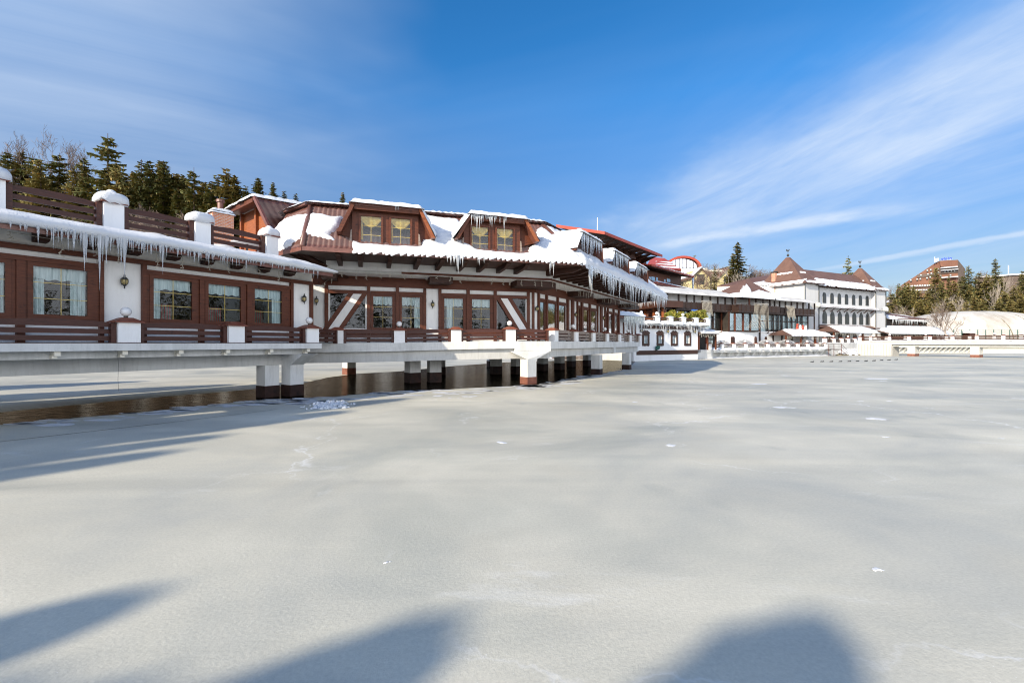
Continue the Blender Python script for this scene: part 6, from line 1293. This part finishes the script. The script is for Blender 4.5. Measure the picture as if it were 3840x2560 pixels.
farl = [(2370, 1348), (2250, 1350), (2100, 1352), (1900, 1358), (1700, 1372), (1500, 1392), (1330, 1402), (1230, 1415), (1120, 1440), (1010, 1452), (900, 1463), (800, 1472), (600, 1488), (400, 1506), (200, 1526), (0, 1546), (-420, 1585)]
out = []
ring_ = [G(u, v) for u, v in near+farl]
for i, a in enumerate(ring_):
    b = ring_[(i+1) % len(ring_)]; L = (b-a).length; k = max(1, int(L/.35))
    for j in range(k):
        p = a+(b-a)*j/k; d = Vector((-(b-a).y, (b-a).x, 0)).normalized(); out.append(p+d*(.16*nz(p.x*1.3, p.y*1.3)+.08*nz(p.x*4, p.y*4, 2))*clamp(L/2)+Vector((0, 0, .004)))
tag(obj('water', MB().quad(*out), 'water'), 'dark open water under the buildings', 'water', kind='structure')
# snow flecks, crusts and slush on the ice
m_ = MB(); rg = random.Random(12)
def fleck(u, v, rx, ry, T=.02, seed=0, wob=.5, rot=0):
    c = G(u, v)+Vector((0, 0, .001)); k = 9; sx, sy = rx/F*c.y, ry/F*c.y*(c.y/CZ)
    cs, sn_ = math.cos(rot), math.sin(rot)
    pts = [c+Vector((sx*math.cos(6.283*i/k)*cs-sy*math.sin(6.283*i/k)*sn_, sx*math.cos(6.283*i/k)*sn_+sy*math.sin(6.283*i/k)*cs, 0)) for i in range(k)]
    w = min(sx, sy)*.9; snow_patch(pts, T, w, max(w*.22, .012), seed, wob*2, drop=.02, mb=m_, up=Vector((0, 0, 1)))
for i, (u, v, rx, ry) in enumerate(((1880, 1657, 17, 5), (2517, 1671, 17, 5), (1450, 2107, 10, 4), (3280, 1570, 40, 4), (2930, 1527, 50, 2.5), (3290, 2135, 22, 6), (2850, 1440, 30, 2), (3300, 1420, 60, 2), (1760, 1487, 26, 2.4), (1700, 1492, 18, 2), (1640, 1484, 16, 2.2))): fleck(u, v, rx, ry, .008, i, .8)
for i in range(14):
    v = 1350+rg.random()**1.8*300; u = rg.uniform(2300, 3840); s_ = (v-1287)/400; fleck(u, v, rg.uniform(6, 22)*(.4+s_), rg.uniform(.6, 1.5)*(.4+1.6*s_), .006, 50+i, .8)
tag(obj('snow_flecks', m_, 'snow', None, True), 'scattered white snow flecks and crusts on the lake ice', 'snow', kind='stuff')
m_ = MB()
for i in range(120): u = rg.gauss(1235, 42); v = 1518+rg.uniform(-9, 14)-(u-1240)*.05; q = max(0, 1-abs(u-1240)/125); m_.ball(G(u, v), rg.uniform(.03, .11)*(.5+q), None, rg.uniform(.03, .10)*(.4+q), 6, 4, -.2)
tag(obj('snow_rubble', m_, 'snow', None, True), 'small heap of crumbled snow on the ice near the two pillars', 'snow', kind='stuff')
m_ = MB()
for band, n_, jit in ((near[1:17], 130, 20), (near[13:], 110, 9)):
    for i in range(n_):
        t = rg.random()*(len(band)-1.01); k = int(t); u = band[k][0]+(band[k+1][0]-band[k][0])*(t-k); v = band[k][1]+(band[k+1][1]-band[k][1])*(t-k)+rg.random()**1.6*jit
        c = G(u, v); r = rg.uniform(.05, .35); pts = [c+Vector((r*2.2*math.cos(a)*rg.uniform(.6, 1.2), r*.9*math.sin(a)*rg.uniform(.6, 1.2), .006)) for a in [6.283*j/8 for j in range(8)]]; m_.quad(*pts)
tag(obj('slush_crust', m_, 'snow'), 'thin white slush crust along the edge of the open water', 'slush', kind='stuff')
m_ = MB(); ln = [(-50, 1660), (0, 1656), (300, 1622), (600, 1588), (900, 1552), (1040, 1534)]
for (a, b), (c, d) in zip(ln, ln[1:]): p, q = G(a, b), G(c, d); w_ = Vector((.02, .05, 0)); z_ = Vector((0, 0, .005)); m_.quad(p-w_+z_, q-w_+z_, q+w_+z_, p+w_+z_)
tag(obj('ice_crack', m_, 'water'), 'long thin dark crack in the ice parallel to the left wing', 'crack')
for i, (u, v) in enumerate(((3045, 1358), (3082, 1357), (3117, 1357), (3151, 1356.5), (3184, 1356), (3215, 1355), (3247, 1354.5), (3277, 1353.5), (3305, 1352), (3333, 1351), (3360, 1349.5))):
    p = G(u, v); tag(obj('mooring_float', MB().ball(p, .22, .16, .14, 8, 5, -.3).ball(p+Vector((.2, 0, .1)), .08, k=6, m=4), 'black', None, True), 'small dark float in a line across the far ice', 'float', 'dark floats frozen in a line')

# ------------------------------------------------------------------ trees
def spruce_mesh(seed, h=14, Rr=3.2, m='needle', whorls=30, sparse=1.0, low=.08):
    rg = random.Random(seed); tr = MB().tube([(0, 0, -1), (0, 0, h*.5), (0, 0, h)], .22, .02, 6); c = MB(); lean = rg.uniform(-.02, .02)
    for w in range(whorls):
        t = (w+rg.uniform(-.3, .3))/whorls; z = h*(low+(1-low)*clamp(t)); rad = Rr*(1-clamp(t))**.82*(1+.25*rg.uniform(-1, 1))+.12
        if t > .95: rad = .3
        nb = max(5, int((8+4*(1-t))*sparse)); a0 = rg.uniform(0, 6.28)
        for b in range(nb):
            a = a0+6.283*b/nb+rg.uniform(-.35, .35); L = rad*rg.uniform(.55, 1.18); zj = rg.uniform(-.9, .9)*h/whorls; up = .25*(t-.35); dx, dy = math.cos(a), math.sin(a)
            n = max(3, int(L/.30))
            for i in range(n):
                q = (i+.6)/n; r = L*q; zz = z+zj+L*(up*q-.30*q*q*(1-t)); p = Vector((dx*r+lean*z, dy*r, zz))
                wd = (.24+.38*(1-q))*min(1, L)*rg.uniform(.7, 1.2)+.06; side = Vector((-dy, dx, 0)); fw = Vector((dx, dy, -.1))*(.30+.1*L)
                hang = Vector((0, 0, -rg.uniform(.10, .34)-.12*(1-t)))
                c.cur = 1 if rg.random() < .030 else 0
                if c.cur: c.quad(p-side*wd*.8+Vector((0, 0, .05)), p+fw*.8+Vector((0, 0, .06)), p+side*wd*.8+Vector((0, 0, .05)))
                else:
                    c.quad(p-fw*.4, p+side*wd+fw*.25+hang*.5, p+fw, p+hang*.2); c.quad(p-fw*.4, p+hang*.2, p+fw, p-side*wd+fw*.25+hang*.5)
                    if rg.random() < .6: c.quad(p-fw*.2+side*wd*.3, p+fw*.6+side*wd*.2, p+fw*.3+hang*1.4)
    c.cur = 0; return c, tr
SP = []
for k in range(7):
    c, tr = spruce_mesh(k+1, 14, (3.0, 3.4, 2.6, 3.6, 3.0, 2.8, 3.3)[k], whorls=(30, 26, 30, 28, 32, 26, 30)[k], sparse=(1, .9, 1, 1, .8, .7, 1)[k]); m = 'needle' if k % 3 else 'needle2'
    t = bpy.data.objects.new('spruce_tree', None); COL.objects.link(t); obj('crown', c, [m, 'snow'], t); obj('trunk', tr, 'bark', t); freeze(t); SP.append(t)
c, tr = spruce_mesh(77, 14, 1.9, whorls=30, sparse=.8); t = bpy.data.objects.new('spruce_tree', None); COL.objects.link(t); obj('crown', c, ['needle', 'snow'], t); obj('trunk', tr, 'bark', t); freeze(t); SP.append(t)
def bare_mesh(seed, h=9, spread=.5, r0=.14, levels=5, birch=False):
    rg = random.Random(seed); tr = MB(); tw = MB()
    def grow(p, d, L, r, lv):
        n = 3; pts = [p]; q = p
        for i in range(n):
            d = (d+Vector((rg.uniform(-1, 1), rg.uniform(-1, 1), rg.uniform(-.3, .6)))*.13).normalized(); q = q+d*(L/n); pts.append(q)
        (tr if lv < 2 else tw).tube(pts, r, r*.62, 5 if lv < 2 else 3)
        if lv >= levels: return
        k = rg.randint(2, 3) if lv else rg.randint(3, 5)
        if lv >= 2: k = rg.randint(3, 4)
        for i in range(k):
            a = pts[rg.randint(1, n)] if i else q; e = Vector((rg.uniform(-1, 1), rg.uniform(-1, 1), rg.uniform(-.1, .7))).normalized()
            grow(a, (d*(1-spread)+e*spread).normalized(), L*rg.uniform(.55, .8), max(r*.55, .020 if levels > 6 else .013), lv+1)
    grow(Vector((0, 0, -.5)), Vector((rg.uniform(-.06, .06), rg.uniform(-.06, .06), 1)), h*.34, r0, 0); return tr, tw
BT = []
for k in range(6):
    bi = k >= 4; tr, tw = bare_mesh(40+k, 10, (.5, .55, .48, .6, .38, .42)[k], .16, 6 if k < 4 else 5); t = bpy.data.objects.new('bare_tree', None); COL.objects.link(t); obj('trunk', tr, 'birch' if bi else 'twig', t); obj('crown', tw, 'birch' if bi and k == 4 else 'twig', t); freeze(t); BT.append(t)
for q in range(2):  # dense shrubby thicket trees
    tr, tw = bare_mesh(60+q, 8, .62, .12, 7); t = bpy.data.objects.new('bare_tree', None); COL.objects.link(t); obj('trunk', tr, 'twig', t); obj('crown', tw, 'twig', t); freeze(t); BT.append(t)
firstuse = {}
def tree(proto, x, y, z, sc, label, group, rz=None):
    rz = rng.uniform(0, 6.28) if rz is None else rz; scv = sc if isinstance(sc, tuple) else (sc*rng.uniform(.9, 1.12), sc*rng.uniform(.9, 1.12), sc)
    if proto.name not in firstuse: firstuse[proto.name] = 1; o = proto; o.location = (x, y, z); o.rotation_euler = (0, 0, rz); o.scale = scv
    else: o = dup(proto, (x, y, z), rz, scv)
    o['label'] = label; o['category'] = 'tree'; o['group'] = group; return o
def treepx(kind, u, vtop, Y, label, group, wide=1.0, hmin=7, base=None, hn=14.0):
    p = P(u, vtop, Y); z = H(p.x, p.y)-.3 if base is None else base; h = max(p.z-z, hmin)
    sc = h/hn; w = max(.75, min(1.25, sc)) if sc > 1.3 else sc
    return tree(kind, p.x, p.y, p.z-h, (w*wide*rng.uniform(.92, 1.1), w*wide*rng.uniform(.92, 1.1), sc), label, group)
GL = 'spruces on the slope behind the left wing'
LT = [(19, 559, 92, 1), (84, 565, 95, 0), (122, 580, 90, 1), (153, 593, 86, 0), (222, 573, 93, 1), (272, 626, 84, 0), (316, 586, 90, 4), (404, 500, 86, 1), (438, 607, 80, 0), (530, 597, 92, 5), (562, 601, 90, 2), (597, 600, 93, 0), (612, 601, 91, 2), (664, 660, 100, 7), (727, 627, 88, 1), (769, 680, 92, 0), (792, 683, 89, 2), (819, 657, 93, 5), (855, 632, 90, 3), (878, 655, 92, 0), (922, 698, 100, 7), (966, 666, 104, 2), (1026, 684, 104, 7), (1064, 716, 106, 7), (1106, 726, 108, 7), (1288, 722, 108, 7)]
NAMES = {404: 'tallest dark spruce on the left slope, standing above the first terrace railing', 1288: 'lone small spruce tip behind the left front dormer', 19: 'spruce at the left edge of the photo behind the big snow cushion', 727: 'broad spruce left of the brick chimney', 966: 'small spruce tip just left of the gable peak', 1026: 'small spruce tip above the timber gable roof', 316: 'thin see-through spruce between the forest edge and the tallest spruce'}
for u, v, Y, k in LT: treepx(SP[k], u, v, Y, NAMES.get(u, 'dark green spruce in the forest edge on the left slope'), GL, 1.4 if u != 404 else 1.55)
def skyline(u): return 592 if u < 640 else 592+68*smooth(640, 760, u)+45*smooth(860, 1100, u)
for i in range(120):
    u = rng.uniform(-420, 1000); treepx(SP[rng.randrange(7)], u, skyline(u)+rng.uniform(38, 165), rng.uniform(88, 108), 'dark green spruce in the forest edge on the left slope', GL, 1.3, 5)
for i, (u, v, Y) in enumerate(((610, 690, 80), (655, 700, 78), (560, 705, 79), (700, 705, 80), (250, 700, 78), (300, 715, 77), (360, 720, 77), (180, 640, 88), (140, 560, 96), (235, 560, 97), (90, 690, 79), (480, 720, 77), (640, 672, 84), (590, 676, 83), (330, 690, 80), (210, 705, 77))): treepx(BT[6+i % 2] if i not in (8, 9) else BT[i % 4], u, v, Y, 'leafless brown tree among the spruces on the left slope', 'bare trees on the left slope', 1.25, 5, None, 8.0)
for i in range(16): treepx(BT[6+i % 2], rng.uniform(60, 760), rng.uniform(665, 730), rng.uniform(73.5, 78), 'leafless brown tree among the spruces on the left slope', 'bare trees on the left slope', 1.3, 5, None, 8.0)
# middle
treepx(SP[4], 2766, 905, 122, 'tall spruce rising behind the glazed restaurant roof', 'spruces behind the hotels', 1.2); treepx(SP[2], 2748, 948, 121, 'shorter spruce leaning against the tall middle spruce', 'spruces behind the hotels', 1.1); treepx(SP[3], 2735, 1010, 118, 'low bushy spruce beside the yellow house', 'spruces behind the hotels', 1.2)
treepx(SP[5], 2680, 1000, 118, 'half bare larch like conifer before the yellow house', 'spruces behind the hotels', 1.0); treepx(SP[7], 2604, 957, 175, 'tiny dark spruce right of the red arch', 'spruces behind the hotels', 1.1); treepx(SP[5], 3181, 958, 140, 'sparse spruce behind the main roof of the villa', 'spruces behind the hotels', 1.1, 12); treepx(BT[2], 3343, 1048, 190, 'reddish bare larch between the villa and the mountain hotel', 'bare trees behind the hotels', .6, 6, None, 10)
for i, (u, v, Y, k, l) in enumerate(((2640, 962, 122, 0, 'spreading bare tree in front of the yellow house'), (2600, 985, 112, 1, 'bare twiggy tree between the red roof and the yellow house'), (2570, 1000, 112, 6, 'bare twiggy tree between the red roof and the yellow house'), (2550, 965, 165, 2, 'bare treetop before the red arch'), (2768, 975, 116, 4, 'white barked bare birch in front of the tall middle spruce'), (2850, 955, 128, 3, 'round bare tree right of the tall middle spruce'), (2832, 975, 126, 6, 'round bare tree right of the tall middle spruce'), (2905, 985, 135, 1, 'bare tree left of the villa tower roof'), (2930, 975, 135, 2, 'bare tree left of the villa tower roof'), (2880, 975, 132, 0, 'bare tree left of the villa tower roof'))): treepx(BT[k], u, v, Y, l, 'bare trees behind the hotels', 1.1, 6, None, 10 if k < 6 else 8)
# right hill
RT = [(3506, 1001, 190, 0), (3409, 1063, 165, 3), (3366, 1064, 170, 7), (3340, 1095, 150, 1), (3633, 994, 205, 4), (3733, 967, 210, 4), (3670, 1018, 200, 1), (3616, 1030, 185, 1), (3649, 1108, 152, 0), (3831, 1015, 195, 2), (3757, 1041, 180, 1), (3769, 1090, 160, 6), (3680, 1122, 148, 3), (3497, 1073, 160, 1), (3531, 1056, 172, 2), (3576, 1052, 175, 6), (3476, 1090, 155, 3), (3440, 1085, 158, 0), (3385, 1075, 160, 1), (3600, 1092, 160, 3), (3720, 1060, 172, 1), (3700, 1030, 195, 3), (3800, 1070, 165, 3), (3825, 1095, 155, 0), (3545, 1110, 150, 0), (3450, 1120, 148, 6), (3360, 1120, 146, 0), (3570, 1125, 147, 3), (3740, 1125, 148, 0), (3790, 1120, 150, 3), (3625, 1130, 146, 6)]
RN = {3506: 'pointed spruce standing before the middle of the mountain hotel', 3733: 'tallest spruce on the right skyline above the white birch', 3633: 'spruce just right of the mountain hotel roof', 3831: 'dark spruce at the right edge of the photo on the hill'}
for u, v, Y, k in RT: treepx(SP[k], u, v, Y, RN.get(u, 'brownish green spruce in the wood on the right hill'), 'spruces on the right hill', 1.35, 9)
for i in range(100):
    Y = rng.uniform(140, 235); u = rng.uniform(3345, 4400); x = (u-CU)/F*Y; tree(SP[rng.randrange(7)], x, Y, H(x, Y)-.3, rng.uniform(9, 14)/14*1.15, 'brownish green spruce in the wood on the right hill', 'spruces on the right hill')
for i, (u, v, Y, k, l) in enumerate(((3730, 1020, 165, 4, 'large white birch before the right skyline'), (3607, 1085, 150, 4, 'white birch in the middle of the right wood'), (3540, 1105, 118, 4, 'pale bare tree with bright upper branches before the inflated hall'), (3563, 1110, 114, 5, 'dark bare tree standing left of the inflated hall'), (3372, 1130, 140, 5, 'bare birch right of the villa'), (3410, 1135, 138, 4, 'pale bare tree above the pavilion roof'), (3395, 1140, 139, 5, 'pale bare tree above the pavilion roof'), (3690, 995, 215, 2, 'hazy bare treetop on the right skyline'), (3520, 1055, 180, 5, 'bare birch before the mountain hotel balconies'), (3600, 1030, 190, 5, 'bare birch under the mountain hotel corner'), (3790, 1070, 170, 5, 'bare birch near the flat block'), (3450, 1140, 142, 7, 'brown thicket tree left of the inflated hall'), (3480, 1150, 140, 6, 'brown thicket tree left of the inflated hall'))): treepx(BT[k], u, v, Y, l, 'bare trees on the right', 1.0, 6, 1.2 if Y < 125 else None, 10 if k < 6 else 8)
# trees on the near shore behind the viewer: only their shadows reach the picture
SUN_EL = 24.5; SD = Vector((.68, .73, 0)).normalized()
def leafy(seed, h, r, tipr, crown_h):
    rg = random.Random(seed); c = MB()
    for i in range(4500):
        z = rg.random(); prof_ = r*min(1, (tipr+(1-z)*1.15))**.8*math.sqrt(clamp((1-z)*6)); a = rg.uniform(0, 6.28); rr = prof_*rg.random()**.45; p = Vector((rr*math.cos(a), rr*math.sin(a), h-crown_h+crown_h*z))
        d = Vector((rg.uniform(-1, 1), rg.uniform(-1, 1), rg.uniform(-1, .3))).normalized()*.36; e = d.cross(Vector((rg.uniform(-1, 1), rg.uniform(-1, 1), rg.uniform(-1, 1)))).normalized()*.24; c.quad(p-d-e, p-d+e, p+d+e, p+d-e)
    return c
def shade_tree(u, v, h, r, tipr, crown_h, seed):
    t0 = G(u, v); b = t0-SD*((h+.45)/math.tan(R(SUN_EL))); b.z = 0
    t = thing('shore_tree', b, 'dense evergreen on the near shore behind the viewer', 'tree', 'evergreens on the near shore'); c = leafy(seed, h, r, tipr, crown_h); c.v = [(x+b.x, y+b.y, z) for x, y, z in c.v]
    obj('crown', c, 'needle', t); obj('trunk', MB().tube([b, b+Vector((0, 0, h*.8))], .25, .08), 'bark', t)
for a in ((680, 2182, 12.5, .80, .25, 8, 1), (1760, 2290, 12, .80, .5, 7, 2), (3090, 2285, 12.5, .5, .6, 7, 3), (2960, 2325, 12, .50, .8, 6, 4), (250, 2520, 13, 1.0, .5, 8, 5), (640, 2540, 12, .9, .5, 7, 15), (1000, 2570, 12, .9, .5, 7, 21), (1330, 1538, 17, .9, .5, 9, 16), (1180, 1522, 17, .9, .5, 9, 17), (1540, 1492, 18, .8, .5, 8, 18), (870, 1627, 17, .6, .2, 9, 6), (700, 1684, 17, .6, .3, 9, 7), (300, 1640, 17, .7, .3, 10, 8), (560, 1428, 16, 2.2, .4, 11, 9), (900, 1440, 15, 2.0, .4, 11, 10), (120, 1450, 17, 2.2, .4, 11, 11), (250, 1500, 15, 1.8, .4, 11, 12), (640, 1482, 15, 1.7, .4, 11, 13)): shade_tree(*a)
# opposite wooded shore, seen only mirrored in the window panes
c = MB(); c2_ = MB(); rg = random.Random(5)
base_c, base_t = spruce_mesh(3, 14, 3.2, whorls=20, sparse=.7)
for i in range(62):
    x, y = 70+rg.uniform(0, 50), -75+i*3.1+rg.uniform(-3, 3); s_ = rg.uniform(.8, 1.3)
    if y > 20: x += 60
    if i >= 34: x, y = -70+(i-34)*6+rg.uniform(-2, 2), rg.uniform(-68, -48)
    o = len(c.v); c.v += [(x+p[0]*s_, y+p[1]*s_, p[2]*s_+.5) for p in base_c.v]; c.f += [[k+o for k in f] for f in base_c.f]; c.mi += base_c.mi
tag(obj('opposite_wood', c, ['needle', 'snow']), 'wood on the opposite shore that mirrors in the panes', 'wood', kind='stuff')

# ------------------------------------------------------------------ sky, sun, camera
wd = bpy.data.worlds.new('World'); S.world = wd; wd.use_nodes = True; nt = wd.node_tree; bg = nt.nodes['Background']
sky = nt.nodes.new('ShaderNodeTexSky'); sky.sky_type = 'NISHITA'; sky.sun_disc = False; sky.sun_elevation = R(SUN_EL); sky.sun_rotation = math.atan2(-SD.x, -SD.y); sky.air_density = 1.0; sky.dust_density = .3; sky.ozone_density = 2.0; sky.altitude = 1000
hs = nt.nodes.new('ShaderNodeHueSaturation'); hs.inputs['Saturation'].default_value = 1.36; hs.inputs['Value'].default_value = .82; hs.inputs['Hue'].default_value = .500; link(nt, sky, 0, hs, 'Color')
tc_ = nt.nodes.new('ShaderNodeTexCoord'); sx = nt.nodes.new('ShaderNodeSeparateXYZ'); link(nt, tc_, 'Generated', sx, 0)
for inp, lo_, hi_ in (('Saturation', 1.02, 1.36), ('Value', .20, .86), ('Hue', .512, .501)):
    mr2 = nt.nodes.new('ShaderNodeMapRange'); mr2.inputs[1].default_value = .0; mr2.inputs[2].default_value = .46; mr2.inputs[3].default_value = lo_; mr2.inputs[4].default_value = hi_; nt.links.new(sx.outputs[2], mr2.inputs[0]); nt.links.new(mr2.outputs[0], hs.inputs[inp])
def mth(op, a, b=None, c=None, clampv=False):
    n = nt.nodes.new('ShaderNodeMath'); n.operation = op; n.use_clamp = clampv
    for i, x in enumerate((a, b, c)):
        if x is None: continue
        if isinstance(x, (int, float)): n.inputs[i].default_value = x
        else: nt.links.new(x, n.inputs[i])
    return n.outputs[0]
zc_ = mth('ADD', mth('MAXIMUM', sx.outputs[2], 0.0), .12)
px_, py_ = mth('DIVIDE', sx.outputs[0], zc_), mth('DIVIDE', sx.outputs[1], zc_)
cv = nt.nodes.new('ShaderNodeCombineXYZ'); nt.links.new(px_, cv.inputs[0]); nt.links.new(py_, cv.inputs[1])
def cloud(rot, sc, scale, lo, hi, amt, seed, detail=8, dist=.6):
    mr_ = nt.nodes.new('ShaderNodeMapping'); mr_.inputs['Rotation'].default_value = (0, 0, R(rot)); mp_ = nt.nodes.new('ShaderNodeMapping'); mp_.inputs['Scale'].default_value = sc; mp_.inputs['Location'].default_value = (seed, seed*.7, 0); link(nt, cv, 0, mr_, 'Vector'); link(nt, mr_, 0, mp_, 'Vector')
    n = tnoise(nt, mp_, scale, detail, .62, dist); r = ramp(nt, n, 'Fac', [(lo, (0, 0, 0)), (hi, (amt,)*3)]); return r.outputs['Color']
def band(src, a, b, c, d):      # 0 below a, 1 from b to c, 0 past d
    m1 = nt.nodes.new('ShaderNodeMapRange'); m1.interpolation_type = 'SMOOTHSTEP'; m1.inputs[1].default_value = a; m1.inputs[2].default_value = b; nt.links.new(src, m1.inputs[0])
    m2 = nt.nodes.new('ShaderNodeMapRange'); m2.interpolation_type = 'SMOOTHSTEP'; m2.inputs[1].default_value = c; m2.inputs[2].default_value = d; m2.inputs[3].default_value = 1; m2.inputs[4].default_value = 0; nt.links.new(src, m2.inputs[0])
    return mth('MULTIPLY', m1.outputs[0], m2.outputs[0])
X_, Y_, Zd = sx.outputs[0], sx.outputs[1], sx.outputs[2]
az0 = mth('ARCTAN2', X_, Y_); nzc = tnoise(nt, cv, .8, 4); az = mth('ADD', az0, mth('MULTIPLY', mth('SUBTRACT', nzc.outputs['Fac'], .5), .7))
right = mth('MULTIPLY', cloud(70, (.35, 1.1, 1), 1.2, .42, .90, .42, 3.1, 11, 1.2), mth('MULTIPLY', band(az, .10, .60, 1.3, 1.9), band(Zd, -.1, .0, .22, .62)))
left = mth('MULTIPLY', cloud(-35, (.5, 1.0, 1), .55, .22, .80, .85, 8.4, 9, .8), band(az, -2.2, -1.2, -.85, -.15))
veil = mth('MULTIPLY', cloud(10, (.5, .9, 1), .35, .45, .85, .18, 1.7, 5), band(az, -2.5, -2, 2, 2.5))
nlo = tnoise(nt, cv, 1.1, 5); wob_ = mth('MULTIPLY', mth('SUBTRACT', nlo.outputs['Fac'], .5), .9); nhi = tnoise(nt, cv, 7.0, 6); fuzz = mth('MULTIPLY', mth('SUBTRACT', nhi.outputs['Fac'], .5), .10)
def lin(ax, ay, wob=None):
    o = mth('ADD', mth('MULTIPLY', px_, ax), mth('MULTIPLY', py_, ay)); return mth('ADD', o, wob) if wob is not None else o
trail = mth('MULTIPLY', mth('MULTIPLY', band(lin(.903, .43, fuzz), 3.32, 3.39, 3.41, 3.50), band(lin(.43, -.903), -2.3, -1.6, 3, 5)), .55)
trail = mth('ADD', trail, mth('MULTIPLY', mth('MULTIPLY', band(lin(.648, .762, mth('MULTIPLY', wob_, .35)), 2.72, 2.85, 2.88, 3.02), band(lin(.762, -.648), -1.45, -.95, -.3, .3)), mth('MULTIPLY', nhi.outputs['Fac'], .9)))
main_c = mth('MULTIPLY', mth('MULTIPLY', band(lin(.963, .268, wob_), 1.05, 1.55, 1.75, 2.5), band(lin(.268, -.963), -2.9, -2.2, 1, 3)), cloud(74, (.42, 1.5, 1), 1.3, .28, .72, .85, 5.2, 11, .9))
trail = mth('ADD', trail, main_c)
back = mth('MULTIPLY', band(mth('MULTIPLY', Y_, -1.0), -.10, .4, 2, 3), band(Zd, -.1, 0, .30, .60))  # bright haze added in the unseen sky behind the camera, fills shaded fronts
tot = mth('MINIMUM', mth('ADD', mth('ADD', right, left), mth('ADD', veil, trail)), .80)
mxs = nt.nodes.new('ShaderNodeMix'); mxs.data_type = 'RGBA'; nt.links.new(tot, mxs.inputs[0]); nt.links.new(hs.outputs[0], mxs.inputs[6]); mxs.inputs[7].default_value = (2.85, 3.3, 3.95, 1)
mxb = nt.nodes.new('ShaderNodeMix'); mxb.data_type = 'RGBA'; nt.links.new(mth('MULTIPLY', back, .9), mxb.inputs[0]); nt.links.new(mxs.outputs[2], mxb.inputs[6]); mxb.inputs[7].default_value = (11.5, 11.8, 12.4, 1)
nt.links.new(mxb.outputs[2], bg.inputs['Color']); bg.inputs['Strength'].default_value = .14
sun = bpy.data.lights.new('sun', 'SUN'); sun.energy = 3.9; sun.angle = R(.53); sun.color = (1, .88, .70); so_ = bpy.data.objects.new('sun', sun); COL.objects.link(so_)
dirv = Vector((SD.x*math.cos(R(SUN_EL)), SD.y*math.cos(R(SUN_EL)), -math.sin(R(SUN_EL)))); so_.rotation_euler = dirv.to_track_quat('-Z', 'Y').to_euler()
cam = bpy.data.cameras.new('camera'); cam.sensor_width = 36; cam.lens = 16.0; cam.clip_end = 8000; cam.clip_start = .05; cam.shift_y = 7/3840
co = bpy.data.objects.new('camera', cam); COL.objects.link(co); co.location = (0, 0, CZ); co.rotation_euler = (math.pi/2, 0, 0); S.camera = co
S.view_settings.view_transform = 'Standard'; S.view_settings.look = 'None'; S.view_settings.exposure = .88; S.view_settings.gamma = 1
S.cycles.max_bounces = 8; S.cycles.transparent_max_bounces = 12; S.cycles.caustics_reflective = False; S.cycles.caustics_refractive = False; S.cycles.use_denoising = True
S.cycles.sample_clamp_indirect = 6; S.cycles.filter_width = 1.1
for proto in (lant, glb, dome):
    pass
